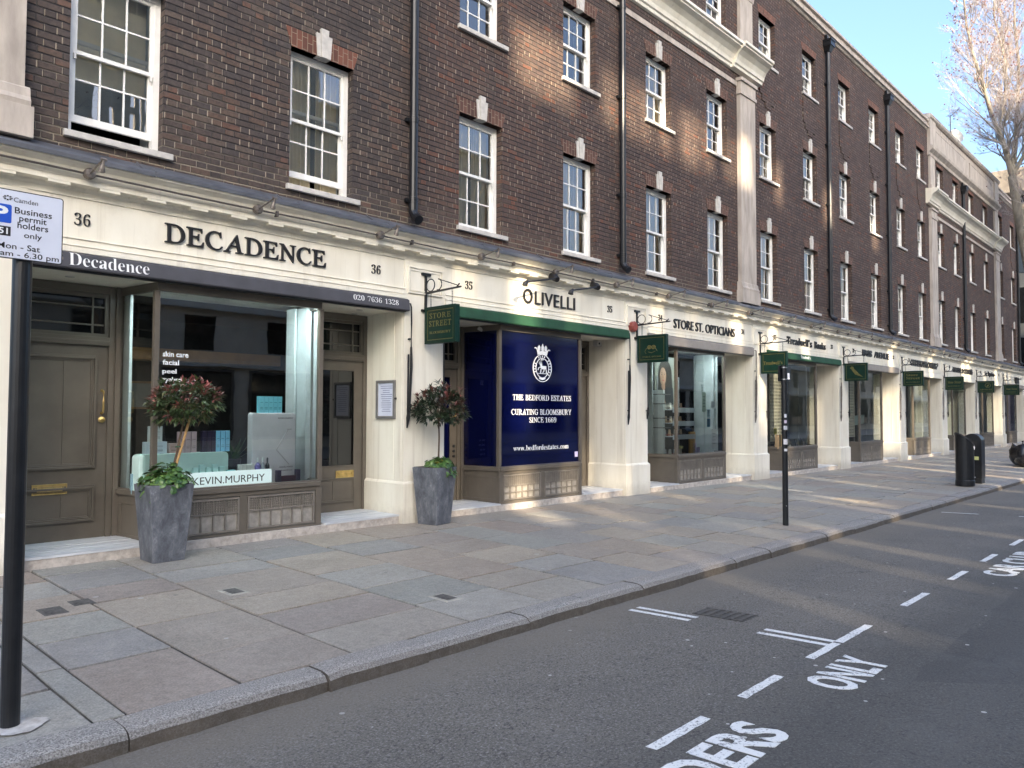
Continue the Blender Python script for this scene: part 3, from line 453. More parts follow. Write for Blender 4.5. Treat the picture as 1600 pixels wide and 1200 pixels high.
GLYPH_DATA = '''A:437|-9,0 -9,18 4,19 14,24 24,30 32,41 41,55 49,75 206,466 224,465 384,87 394,65 403,47 411,34 420,25 430,20 443,18 443,0 229,0 229,18 259,21 277,30 283,46 282,54 279,66 273,81 253,132 103,132 79,71 76,59 75,48 80,32 96,21 124,18 128,18 128,0|113,161 242,161 177,319;B:443|16,0 16,17 36,20 52,25 62,32 69,44 73,60 75,82 75,369 74,386 72,401 69,412 65,421 59,428 51,433 41,436 30,438 15,439 15,455 220,455 318,444 377,409 396,351 384,302 348,268 287,247 360,223 404,185 418,132 413,93 397,61 371,35 335,15 291,4 238,0|182,252 188,252 220,254 245,261 263,272 275,290 282,314 285,345 283,373 278,395 269,412 257,424 239,431 216,434 203,433 193,430 188,425 185,417 183,406 182,391|222,24 248,27 268,35 283,49 293,69 299,95 301,128 298,162 290,188 277,208 258,221 231,228 197,231 182,231 182,65 183,51 186,41 190,33 198,28 208,25;C:468|257,-11 213,-7 174,3 137,20 105,43 78,71 56,104 39,142 29,184 26,228 30,273 39,314 56,351 79,384 106,412 139,435 176,452 216,462 259,465 292,463 328,454 367,440 374,437 381,436 388,435 402,439 413,449 419,465 437,465 437,308 420,308 403,347 381,380 356,407 328,427 298,439 265,443 198,419 157,347 144,226 159,114 203,46 278,24 305,26 331,33 358,45 383,61 407,81 428,106 447,89 395,33 332,0;D:496|20,0 20,17 39,19 53,23 63,30 69,39 73,54 74,75 74,374 72,397 68,415 61,426 50,433 35,437 15,439 15,455 222,455 296,449 357,429 405,396 440,351 461,295 468,228 441,101 362,25 228,0|222,24 262,30 295,47 319,75 337,115 347,166 351,229 336,342 294,410 223,433 208,432 197,429 190,423 185,415 183,402 182,385 182,72 183,55 185,42 190,34 197,29 208,25;E:442|14,0 14,17 35,18 51,22 62,30 70,41 74,57 75,78 75,369 74,394 69,413 62,425 51,433 36,437 16,439 16,455 399,455 399,320 383,320 375,357 361,386 340,406 312,420 276,428 232,430 219,430 208,429 200,428 194,426 189,422 186,417 184,410 183,400 183,388 183,246 193,246 221,248 243,256 259,269 272,288 281,313 288,345 304,345 304,118 287,118 284,143 280,164 273,181 264,195 254,206 241,213 225,218 207,221 185,222 183,67 184,53 187,42 192,35 201,31 213,28 230,28 261,29 289,32 313,39 335,48 354,60 371,75 386,94 399,116 411,143 430,143 402,0;F:404|15,0 15,17 36,20 52,26 62,34 69,45 73,62 75,84 75,375 73,396 69,412 61,423 50,430 35,435 14,439 14,455 394,455 394,320 377,320 372,345 365,367 355,385 343,400 328,412 310,420 288,426 261,430 230,431 218,431 208,430 200,429 194,428 189,425 186,421 184,416 182,408 182,398 182,247 190,247 217,250 239,257 256,270 269,289 278,314 284,347 302,347 302,118 285,118 279,154 269,181 257,200 239,213 217,221 189,224 182,224 182,81 183,66 185,53 188,43 193,34 200,28 210,24 222,20 238,18 257,17 257,0;G:508|268,-10 222,-7 179,3 141,19 108,42 80,70 57,103 41,141 31,183 28,229 31,274 41,315 57,352 80,385 107,413 139,435 176,452 215,462 257,465 293,463 330,454 369,441 376,438 382,436 388,436 395,437 401,439 406,443 410,449 415,456 419,465 437,465 437,308 420,308 409,334 397,357 382,379 366,397 348,413 329,426 309,436 288,441 267,443 200,419 159,347 146,228 150,163 161,110 180,67 206,37 238,19 275,13 298,14 316,19 328,27 336,39 341,53 343,71 343,128 341,146 337,161 329,170 317,176 299,180 275,182 275,198 500,198 500,182 481,180 466,177 457,171 451,161 447,147 446,128 446,29 387,7 328,-6;H:523|15,0 15,17 36,20 52,24 62,32 69,43 73,59 75,81 75,379 73,398 69,413 62,424 51,431 36,436 16,439 16,455 242,455 242,439 227,437 214,435 204,432 197,428 191,422 187,415 184,406 183,394 182,379 182,251 342,251 342,379 341,394 340,406 337,415 334,422 328,428 320,432 310,435 298,437 282,439 282,455 507,455 507,439 486,436 471,431 461,424 454,414 451,399 449,379 449,81 451,60 455,44 461,33 471,25 487,20 507,17 507,0 282,0 282,17 303,20 318,24 329,31 336,41 340,58 342,81 342,221 182,221 182,81 183,59 187,43 194,32 205,24 221,20 242,17 242,0;I:261|13,0 13,17 34,21 50,26 61,32 69,42 74,56 75,75 75,387 74,405 70,419 63,427 52,433 36,437 13,439 13,455 244,455 244,439 223,437 207,433 196,427 188,419 184,405 183,387 183,77 183,64 185,53 187,44 192,37 198,31 206,26 216,23 230,20 246,17 246,0;K:510|16,0 16,17 37,20 53,24 63,32 70,43 74,59 75,81 75,379 74,398 70,413 63,424 52,432 37,436 17,439 17,455 242,455 242,439 227,437 215,435 205,432 197,428 191,422 187,415 185,406 183,394 183,379 183,234 321,373 336,391 345,406 349,418 342,430 323,436 291,439 291,455 486,455 486,439 477,439 436,430 392,404 345,361 271,285 463,46 471,37 479,30 487,25 496,21 506,19 519,17 519,0 281,0 281,17 306,18 312,19 318,20 322,21 328,24 332,29 334,34 332,42 326,53 316,66 199,214 183,198 183,81 184,59 188,43 195,32 205,24 221,20 242,17 242,0;L:426|15,0 15,17 36,20 52,24 62,32 69,43 73,59 75,81 75,379 73,399 69,414 62,425 51,432 36,436 16,439 16,455 250,455 250,439 233,438 219,436 208,434 199,430 193,424 188,416 185,407 183,394 182,379 182,83 182,68 183,56 185,47 188,40 193,35 200,31 208,29 220,28 234,28 264,29 291,33 315,40 335,49 354,63 370,80 384,100 397,125 409,154 427,154 402,0;M:634|14,0 14,17 34,20 50,24 61,32 69,43 74,58 75,79 75,382 75,396 73,407 71,416 66,423 61,428 53,432 43,435 30,437 15,439 15,455 185,455 317,142 449,455 617,455 617,439 598,436 583,430 573,423 566,412 561,397 560,378 560,85 561,68 562,54 565,43 569,34 574,28 582,23 591,20 602,18 617,17 617,0 396,0 396,17 410,19 423,22 433,25 440,29 446,36 450,44 453,54 454,68 455,83 455,399 288,0 270,0 105,389 105,80 107,57 112,41 120,30 131,23 148,19 169,17 169,0;N:494|403,-11 107,350 107,79 108,57 112,42 119,31 129,24 145,20 167,17 167,0 18,0 18,17 33,18 45,20 54,23 61,27 67,33 71,41 74,51 75,64 76,79 76,388 56,412 43,427 36,433 31,435 25,437 18,439 18,455 156,455 391,169 391,377 390,392 389,404 386,414 382,421 376,427 369,431 359,435 346,437 331,439 331,455 480,455 480,439 459,436 443,432 433,425 427,414 423,398 422,377 422,-11;O:525|261,-11 228,-9 198,-3 169,7 142,21 117,38 94,58 75,81 58,106 45,134 35,163 29,195 28,228 29,260 35,292 45,321 58,349 75,374 95,397 117,417 143,434 170,448 200,458 232,464 265,466 298,464 328,458 357,448 384,435 409,418 431,399 451,376 467,351 481,323 490,293 496,261 498,228 496,195 490,163 481,134 467,106 450,81 430,58 408,38 383,21 355,7 325,-3 294,-9|265,12 328,36 367,108 379,228 376,293 365,346 348,389 324,419 294,437 260,443 196,419 158,347 145,228 149,163 159,109 177,67 201,37 230,18;R:473|15,0 15,17 36,20 52,24 62,32 69,43 73,59 75,81 75,379 73,398 69,413 62,424 51,431 36,436 16,439 16,455 217,455 278,452 329,442 367,426 395,403 412,372 417,334 406,285 372,248 315,224 432,50 439,40 446,32 452,26 459,21 468,18 478,17 480,0 338,0 201,212 182,212 182,81 183,59 187,43 194,32 205,24 221,20 242,17 242,0|182,234 203,234 235,236 261,245 280,258 293,278 301,304 304,336 295,389 268,421 224,431 209,430 197,427 190,422 185,414 183,402 182,385;S:390|43,-11 43,158 62,158 75,113 91,77 111,50 136,30 164,19 197,15 220,17 241,24 257,36 269,51 276,69 279,89 273,117 255,140 225,160 163,191 127,210 99,231 77,253 62,276 53,302 50,332 52,358 57,381 67,403 80,421 96,437 115,449 136,459 160,464 185,466 199,466 213,464 229,461 246,458 264,453 282,448 291,446 300,445 310,447 317,454 320,466 339,466 339,319 322,319 315,343 305,365 293,385 280,402 265,417 248,429 231,438 213,443 194,445 173,443 155,437 140,426 128,413 122,398 120,380 121,364 127,349 137,336 151,325 168,314 189,303 253,273 279,260 300,247 317,233 331,219 342,204 350,188 355,171 358,153 359,133 357,106 350,80 339,58 323,38 304,21 281,8 254,-2 225,-8 192,-10 181,-10 170,-9 158,-8 147,-6 136,-3 126,1 115,4 106,7 98,9 85,12 78,12 73,10 69,7 66,3 64,-3 61,-11;T:423|92,0 92,17 114,19 130,23 142,31 150,42 154,59 156,81 156,433 149,433 116,430 88,420 65,403 47,380 35,352 29,318 11,318 11,455 410,455 410,317 394,317 375,382 333,420 269,433 263,433 263,81 265,58 269,41 276,30 288,23 305,19 328,17 328,0;U:492|248,-13 192,-8 147,6 114,29 91,61 78,103 73,155 73,379 72,398 68,413 61,424 50,431 35,436 15,439 15,455 240,455 240,439 225,437 213,435 202,432 195,428 189,422 185,415 183,406 181,394 181,379 181,140 183,104 191,74 203,51 221,35 245,25 275,22 340,37 379,83 392,159 392,378 391,398 387,413 379,423 368,431 351,436 328,439 328,455 474,455 474,439 456,435 442,429 433,421 427,411 424,396 422,378 422,181 418,118 403,69 380,32 346,7 302,-8;Y:426|101,0 101,17 122,20 138,24 148,32 155,43 159,59 161,81 161,179 46,387 35,406 24,421 14,429 1,435 -13,438 -13,455 207,455 207,438 195,438 184,437 175,435 167,432 161,428 157,423 156,416 157,409 159,401 164,392 248,226 333,366 342,382 347,396 349,408 343,424 326,435 298,438 295,455 439,455 439,438 428,435 418,431 409,424 400,416 392,405 383,392 268,203 268,81 269,59 273,43 280,32 291,24 307,20 328,17 328,0;V:428|212,-13 44,381 37,396 30,409 22,420 14,429 1,435 -14,439 -14,455 211,455 211,439 192,438 177,436 166,432 159,427 154,419 152,410 153,402 156,391 161,378 259,143 348,377 352,389 354,400 355,409 353,419 349,427 342,432 331,435 317,438 299,439 299,455 442,455 442,439 429,437 418,434 408,427 400,418 391,403 382,383 230,-13;P:418|15,0 15,17 36,20 52,24 62,32 69,43 73,59 75,81 75,379 73,398 69,413 62,424 51,431 36,436 16,439 16,455 214,455 265,454 306,449 336,440 357,429 375,415 390,398 400,378 407,356 409,332 404,296 390,266 367,240 334,221 292,209 242,206 182,206 182,81 183,59 187,43 194,32 205,24 221,20 242,17 242,0|182,230 201,230 231,232 255,240 272,253 283,271 290,297 292,329 290,361 285,387 275,406 261,420 241,428 216,431 204,430 195,428 189,424 185,418 183,409 182,398;X:471|11,0 11,17 40,23 66,39 90,66 193,208 78,386 67,402 57,415 47,425 38,433 27,437 16,439 14,455 244,455 244,439 229,439 207,436 194,428 190,415 191,408 195,399 201,388 265,289 322,373 331,389 337,403 339,414 334,427 319,435 293,439 293,455 458,455 458,439 436,437 418,432 403,423 388,410 372,394 357,373 281,265 413,57 421,45 429,35 436,28 444,22 452,19 461,17 464,0 238,0 238,17 243,17 269,20 285,28 290,41 288,51 283,64 275,79 210,183 138,81 130,68 126,56 124,45 130,30 146,21 174,17 174,0;a:344|255,-10 226,-5 208,10 200,35 168,11 133,-4 95,-9 74,-6 55,0 40,11 29,26 22,43 20,63 25,91 39,115 63,136 98,155 143,173 199,190 199,241 197,258 193,272 187,282 177,290 164,294 148,296 123,293 109,286 104,274 105,270 108,264 113,257 119,248 122,239 123,231 121,220 117,210 110,202 100,196 90,192 77,191 64,192 54,196 45,203 38,212 34,223 33,236 35,252 40,266 49,278 62,290 77,300 95,308 115,314 137,317 162,318 205,315 239,307 263,292 280,271 290,244 293,210 293,62 293,52 294,45 295,40 297,37 300,35 304,34 309,35 314,38 320,42 329,28 306,7 281,-6|151,34 158,34 165,37 174,41 183,47 191,54 199,63 199,169 154,151 127,123 118,84 122,56 133,39;b:361|43,-11 43,388 42,407 40,420 37,428 31,434 21,437 8,439 8,455 138,455 138,279 162,301 190,314 221,318 244,316 265,310 284,299 301,284 315,266 326,245 335,221 340,195 342,166 340,133 333,103 323,75 308,51 291,30 270,13 246,0 220,-8 192,-10 162,-6 133,7 105,28 53,-11|183,14 204,18 220,30 232,49 239,77 244,114 245,160 244,197 239,228 231,251 220,267 204,277 184,280 174,279 164,275 155,270 147,262 142,253 138,242 138,69 143,38 158,20;c:293|156,-10 131,-8 108,-1 87,11 67,26 51,45 38,68 28,93 21,120 19,150 22,181 29,210 40,237 55,260 74,280 96,297 120,309 146,317 175,319 204,317 230,310 250,298 265,283 274,265 277,245 276,233 272,223 266,215 258,209 248,205 236,204 214,209 201,225 196,251 197,261 197,271 194,286 185,294 169,297 138,285 118,248 112,187 115,142 123,105 137,76 156,55 178,42 204,38 227,42 250,53 271,72 285,60 248,21 205,-2;d:370|140,-10 117,-8 97,-1 78,10 61,26 47,44 35,66 26,91 21,118 19,147 21,180 27,210 36,237 48,261 63,281 81,297 101,309 123,316 146,318 175,314 201,301 223,280 223,401 222,413 218,423 212,430 203,435 191,438 176,439 176,455 319,455 319,75 320,60 322,49 325,41 330,35 340,30 353,28 353,11 315,8 271,1 223,-10 223,39 201,12 173,-5|171,28 182,30 192,34 202,41 211,51 218,62 223,76 223,242 220,252 214,262 206,270 196,276 186,279 174,281 155,277 141,267 130,250 123,225 119,193 118,153 119,115 123,83 130,58 140,42 153,32;e:301|154,-10 129,-8 106,-1 85,10 66,26 50,45 37,69 27,95 21,125 19,157 21,187 28,215 38,240 51,263 68,282 87,298 109,309 132,316 157,318 193,314 224,301 249,280 268,251 279,216 283,173 283,166 117,166 127,97 154,56 199,42 225,47 248,62 270,86 285,73 248,27 205,-1|116,192 201,192 201,215 201,241 198,261 193,277 186,288 175,295 161,297 136,286 121,255 116,203;f:214|15,0 15,16 25,17 34,19 40,22 44,25 47,30 50,35 51,42 52,55 52,73 52,277 16,277 16,310 52,310 52,353 56,386 67,413 85,436 109,452 139,461 174,465 200,463 222,456 240,446 253,432 261,417 263,400 262,386 258,375 252,367 244,360 235,357 224,355 213,356 203,360 195,365 189,372 186,381 185,391 186,400 188,410 193,420 196,426 197,433 196,438 190,442 180,443 168,442 159,437 153,430 150,419 148,406 148,390 148,310 203,310 203,277 148,277 148,65 149,47 152,34 158,26 167,20 181,17 199,16 199,0;g:327|146,-140 106,-138 73,-132 48,-122 29,-108 18,-92 14,-75 20,-54 38,-38 69,-26 44,-10 29,9 24,30 26,46 32,61 42,74 57,86 77,98 102,110 58,135 31,169 22,212 24,232 30,251 40,268 53,282 69,295 88,305 109,312 132,317 157,318 183,317 208,312 233,304 317,304 317,268 268,268 281,248 289,226 291,203 290,185 285,167 276,151 264,137 250,125 234,116 215,108 194,104 172,103 157,103 142,104 131,103 121,100 112,94 106,87 102,80 101,71 105,59 119,51 141,49 175,49 208,48 236,45 259,40 277,33 292,24 303,13 310,-1 314,-18 316,-37 311,-67 296,-92 272,-113 239,-128 197,-137|157,124 172,127 183,134 190,146 195,163 198,184 199,211 198,238 195,260 190,276 183,288 172,295 157,297 143,295 132,288 124,276 118,260 115,238 114,211 115,184 118,163 124,146 132,134 143,127|161,-116 218,-111 252,-94 263,-66 262,-55 257,-47 249,-41 238,-37 223,-35 205,-34 97,-34 84,-45 76,-58 73,-73 76,-84 83,-94 95,-103 111,-111 133,-115;h:381|18,0 18,16 30,17 39,21 45,26 49,33 52,43 52,56 52,399 52,412 49,422 46,429 40,435 31,438 19,440 19,455 148,455 148,267 175,295 207,313 243,318 292,306 321,271 330,212 330,56 331,43 333,33 337,26 343,21 352,17 363,16 363,0 202,0 202,16 207,16 223,21 232,34 235,56 235,217 234,234 232,247 229,258 223,265 215,270 203,271 183,267 164,255 148,235 148,56 148,43 151,33 154,26 160,21 168,17 180,16 180,0;i:198|101,362 87,364 75,368 65,376 57,387 52,399 50,412 52,426 57,438 65,449 75,457 87,462 101,463 114,462 126,457 137,449 145,438 150,426 151,412 149,399 145,387 136,376 126,368 114,364|18,0 18,16 30,18 39,21 45,26 49,32 52,43 52,56 52,252 52,267 50,278 47,285 41,289 32,292 20,293 21,310 148,310 148,56 149,43 151,33 154,26 160,21 168,18 180,16 180,0;k:359|17,0 17,16 30,18 39,21 45,26 49,33 52,43 52,56 52,398 52,412 50,422 47,429 42,434 33,438 20,439 21,455 148,455 148,169 227,248 236,259 242,269 244,278 240,287 228,292 209,293 206,310 345,310 345,293 320,289 297,278 275,260 222,209 346,34 355,24 365,18 376,16 376,0 211,0 211,16 217,16 229,18 237,23 239,32 238,37 236,43 232,49 163,147 148,134 148,56 148,43 151,33 154,26 160,21 168,18 180,16 180,0;l:199|18,0 18,16 30,18 39,21 45,26 49,32 52,43 52,56 52,398 52,411 50,421 47,429 42,434 33,438 20,439 20,455 148,455 148,56 149,43 151,33 154,26 160,21 168,18 180,16 180,0;m:554|18,0 18,16 30,17 39,21 45,26 49,33 52,43 52,56 52,253 52,266 49,276 46,284 40,289 31,293 19,294 19,310 146,310 146,265 173,294 204,312 237,318 277,312 305,293 320,261 348,293 381,312 418,318 465,306 494,271 504,212 504,56 504,43 507,33 510,26 516,21 524,17 536,16 536,0 377,0 377,16 389,18 397,21 403,26 407,34 409,44 410,56 410,217 409,234 407,247 404,258 398,265 389,270 377,271 358,268 341,256 324,237 324,56 325,44 327,34 331,26 336,21 345,18 356,16 356,0 199,0 199,16 211,18 219,21 225,26 229,34 231,44 232,56 232,217 231,233 229,247 226,258 220,265 211,270 199,271 180,267 162,255 146,235 146,56 147,44 149,34 152,27 158,21 166,18 177,16 177,0;n:381|18,0 18,16 30,17 39,21 45,26 49,33 52,43 52,56 52,253 52,266 49,276 46,284 40,289 31,293 19,294 19,310 148,310 148,267 175,296 207,313 243,318 292,306 321,271 330,212 330,56 331,43 333,33 337,26 343,21 352,17 363,16 363,0 202,0 202,16 207,16 223,21 232,34 235,56 235,217 234,234 232,247 229,258 223,265 215,270 203,271 183,267 164,255 148,235 148,56 148,43 151,33 154,26 160,21 168,17 180,16 180,0;o:336|169,-10 140,-8 114,-1 90,11 69,27 52,47 38,70 27,96 21,124 19,154 21,184 27,213 38,239 52,262 69,281 90,297 114,309 140,316 168,318 196,316 222,309 245,298 266,282 283,263 298,240 308,214 315,185 317,154 315,123 308,94 298,69 284,46 266,26 245,11 222,-1 197,-8|169,11 186,14 199,24 209,39 212,50 215,64 217,81 219,102 219,126 220,154 218,206 214,245 208,271 198,286 185,296 169,299 151,296 138,286 128,271 122,245 118,206 117,154 117,127 118,103 120,82 122,64 125,50 128,39 138,24 152,14;r:287|18,0 18,16 30,18 39,21 45,26 49,32 52,43 52,56 52,252 52,267 50,278 46,285 41,289 32,292 20,293 21,310 146,310 146,252 158,272 172,288 187,301 203,311 218,316 233,318 250,317 264,312 275,304 283,293 288,281 289,266 288,254 284,243 278,234 270,228 260,224 248,222 237,223 229,226 222,231 217,237 212,243 207,250 202,255 196,259 189,260 179,258 171,252 162,241 155,228 151,211 149,192 149,56 150,42 153,32 159,25 167,21 180,18 197,16 197,0;s:288|151,-10 132,-8 110,-3 87,6 82,8 78,8 73,9 64,7 56,1 51,-9 36,-9 36,105 53,105 61,79 72,57 87,39 103,26 121,17 140,15 156,16 168,20 179,27 186,35 191,46 192,58 188,76 176,92 156,105 107,130 85,142 68,155 54,169 45,185 39,202 37,220 40,247 49,270 65,291 86,306 111,316 141,319 149,319 157,318 166,316 176,314 187,311 199,308 206,306 213,305 220,306 226,311 230,319 244,319 244,222 228,222 220,244 209,262 196,277 182,288 166,294 149,296 136,295 125,292 116,286 110,278 106,269 105,259 106,249 109,240 115,232 123,225 134,218 146,212 191,189 212,178 229,165 241,151 250,136 255,117 257,95 254,65 244,39 228,18 206,2 181,-7;t:228|124,-9 99,-7 80,-1 66,10 56,26 50,46 48,71 48,279 20,279 20,300 46,324 68,347 88,369 105,389 118,407 129,424 144,424 144,310 208,310 208,279 144,279 144,82 145,69 147,59 149,51 154,45 160,41 168,40 183,44 195,56 206,75 222,66 198,24 165,-1;u:375|131,-10 103,-7 81,2 65,17 54,38 48,65 46,97 46,248 45,262 43,274 39,282 33,289 24,293 11,294 11,310 142,310 142,74 143,63 146,54 151,46 158,40 166,37 177,36 196,39 213,49 228,66 228,248 228,263 225,275 221,283 214,289 204,293 189,294 189,310 324,310 324,70 325,56 327,46 331,39 338,34 347,31 360,30 360,13 321,10 277,3 228,-10 228,40 216,26 202,13 186,3 169,-4 150,-9;w:435|122,-10 17,265 14,272 10,279 6,284 1,289 -4,292 -11,293 -11,310 138,310 138,293 130,293 124,291 120,289 117,286 115,282 114,276 116,266 120,253 167,127 211,235 201,266 197,276 193,283 190,288 185,292 177,294 168,295 168,310 323,310 323,293 308,291 299,285 296,276 296,269 298,262 336,141 382,256 385,263 386,270 387,275 386,281 384,286 380,289 374,291 366,293 356,295 356,310 445,310 445,295 437,293 430,290 425,284 420,277 416,268 412,258 304,-10 289,-10 223,197 140,-10;v:306|142,-10 38,248 33,261 27,272 22,281 16,288 8,292 -3,293 -3,310 164,310 164,294 156,294 141,292 132,286 129,276 130,268 185,122 236,253 239,261 241,267 241,272 237,284 224,292 203,294 203,310 305,310 305,295 294,291 284,286 278,279 272,269 266,258 260,243 160,-10;0:375|188,-7 150,-3 118,7 91,24 69,48 51,76 39,111 30,150 25,193 23,241 25,289 30,332 39,371 51,405 69,433 91,456 118,473 150,483 189,486 225,483 257,473 283,456 305,433 322,405 336,370 345,331 351,288 353,240 351,193 345,150 336,110 322,76 305,47 283,24 256,7 225,-3|188,37 210,43 227,61 237,91 243,131 247,181 248,240 247,300 243,349 237,390 227,419 211,437 189,443 166,437 150,419 139,390 132,349 128,300 127,240 128,181 132,131 139,91 150,61 166,43;1:375|65,0 65,36 120,36 131,37 139,40 146,45 150,53 153,64 154,79 154,416 137,396 122,380 108,365 94,355 81,348 67,346 57,347 48,352 40,359 33,369 29,381 28,396 42,400 57,405 74,412 91,420 111,432 132,447 179,482 254,482 254,79 255,66 257,56 261,47 267,41 276,37 288,36 343,36 343,0;2:375|24,0 24,69 123,171 148,198 170,223 187,245 200,266 210,287 218,307 222,327 225,349 226,371 225,395 220,413 212,427 202,437 189,443 174,445 153,442 137,432 126,416 118,393 114,364 112,329 88,331 68,336 50,344 37,357 29,374 26,396 28,411 34,426 43,441 55,454 72,465 92,474 116,481 143,485 174,486 220,483 258,473 288,456 310,434 323,407 328,375 327,359 324,344 319,329 313,314 303,298 291,281 277,262 259,242 238,220 214,195 186,168 154,138 87,74 244,74 257,75 269,79 279,86 288,95 295,107 300,120 305,141 345,141 341,0;3:375|163,-7 132,-5 104,-2 81,5 62,13 46,23 34,35 26,47 20,60 19,74 21,90 26,103 36,113 48,120 61,125 76,126 78,100 86,79 99,62 116,50 135,43 158,40 173,41 187,44 199,49 211,56 221,66 230,79 236,95 240,115 241,139 238,163 229,184 214,202 194,216 168,224 137,227 95,227 95,269 140,269 166,272 188,281 204,296 216,316 223,340 225,367 223,390 219,409 211,424 200,436 186,443 169,445 154,444 142,439 133,430 125,419 120,406 116,391 113,375 112,358 111,341 86,343 64,348 47,356 34,367 27,382 24,401 28,423 41,444 62,461 91,475 128,483 173,486 217,483 255,474 286,458 309,436 323,409 328,377 324,348 315,323 298,301 277,283 253,267 225,256 243,252 261,246 279,238 297,228 312,216 326,201 336,184 342,163 345,138 343,112 338,90 329,70 318,52 304,37 288,25 271,15 251,7 230,1 209,-3 186,-6;4:375|121,0 121,36 140,36 154,37 167,39 179,44 188,52 193,65 195,84 195,125 9,125 9,166 199,480 293,480 293,169 363,169 363,125 293,125 293,84 295,65 300,52 309,44 320,39 333,37 348,36 357,36 357,0|56,169 195,169 195,287 195,307 195,328 196,351 197,373 198,395 199,416 189,394 174,366 158,338 146,319;5:375|165,-7 133,-5 106,-1 84,5 66,14 51,24 40,35 33,48 28,61 27,75 29,89 33,101 42,109 53,116 66,120 81,121 81,108 84,96 88,83 93,71 101,61 111,52 123,46 137,42 154,40 169,41 183,45 195,50 207,58 217,69 226,83 232,101 236,122 237,148 234,178 226,203 213,223 195,236 173,244 146,247 130,247 116,246 103,243 92,241 82,238 71,235 40,247 62,480 316,480 319,357 281,357 275,380 273,388 270,394 267,399 261,403 254,405 244,406 105,406 94,281 102,284 113,286 126,288 140,290 154,291 168,291 216,287 258,276 293,256 319,228 335,192 340,148 338,120 333,96 324,75 312,56 299,40 282,27 265,16 246,8 226,1 205,-3 185,-6;6:375|197,-7 165,-4 136,4 109,18 86,37 67,62 51,93 39,130 33,173 30,222 32,258 35,293 42,325 51,356 63,384 77,409 94,432 114,450 137,466 163,477 191,484 222,486 249,485 272,482 291,476 307,468 319,459 329,449 335,437 339,425 340,412 338,399 332,387 322,376 307,367 287,362 260,360 259,373 258,387 256,400 253,413 249,424 243,434 236,441 227,445 216,447 191,441 170,426 152,401 139,366 130,322 125,269 135,275 147,281 161,286 177,291 196,293 218,294 256,290 288,278 315,258 336,230 348,196 352,155 348,110 334,71 313,38 282,13 244,-2|199,38 215,41 228,49 239,64 248,85 253,113 255,148 253,181 247,208 238,228 226,242 211,250 193,253 180,252 168,249 154,243 142,236 132,228 125,221 128,162 135,116 147,81 162,57 179,42;7:375|111,0 289,406 113,406 93,403 80,391 74,372 70,338 30,338 33,480 353,480 353,447 168,0;8:375|183,-7 148,-5 118,1 91,11 69,24 51,39 38,57 28,78 22,99 20,122 23,150 32,173 47,193 67,211 91,227 119,242 94,259 74,276 57,296 45,316 38,339 36,364 37,385 42,404 50,423 62,441 79,456 99,469 125,478 156,484 191,486 235,483 271,471 299,453 318,429 330,401 334,369 332,344 324,322 310,305 292,289 270,274 244,260 280,240 309,220 330,199 344,177 352,153 355,127 350,88 335,55 310,29 276,9 234,-3|203,283 218,293 230,304 239,317 245,332 249,350 250,370 249,383 247,395 243,407 237,418 230,428 222,436 212,442 200,446 187,447 170,445 156,438 145,426 137,410 132,392 130,372 132,351 139,333 149,318 163,306 181,294|187,32 208,34 226,42 241,55 253,72 260,92 262,116 259,136 252,154 239,170 220,185 195,200 164,216 150,205 137,192 126,178 118,161 112,142 111,120 113,95 120,74 132,56 147,42 165,34;9:375|152,-7 127,-5 106,-2 88,4 73,12 62,22 53,33 47,45 44,57 42,69 43,79 46,87 50,94 57,100 65,104 75,107 83,88 92,71 103,56 118,45 135,38 156,36 205,57 237,122 251,230 240,218 227,207 212,198 195,191 176,186 155,185 119,189 87,201 60,220 40,248 28,282 24,324 26,355 32,383 42,409 56,431 74,450 95,466 120,477 147,484 177,486 209,484 238,476 264,463 287,444 307,420 323,390 335,353 343,310 345,261 344,225 340,190 334,157 326,126 315,97 301,72 284,49 264,30 241,14 215,3 185,-4|184,233 199,234 212,239 224,245 235,255 243,265 251,278 248,330 242,372 231,403 217,424 201,437 181,441 164,438 149,429 137,413 128,391 123,362 121,328 128,275 149,244'''
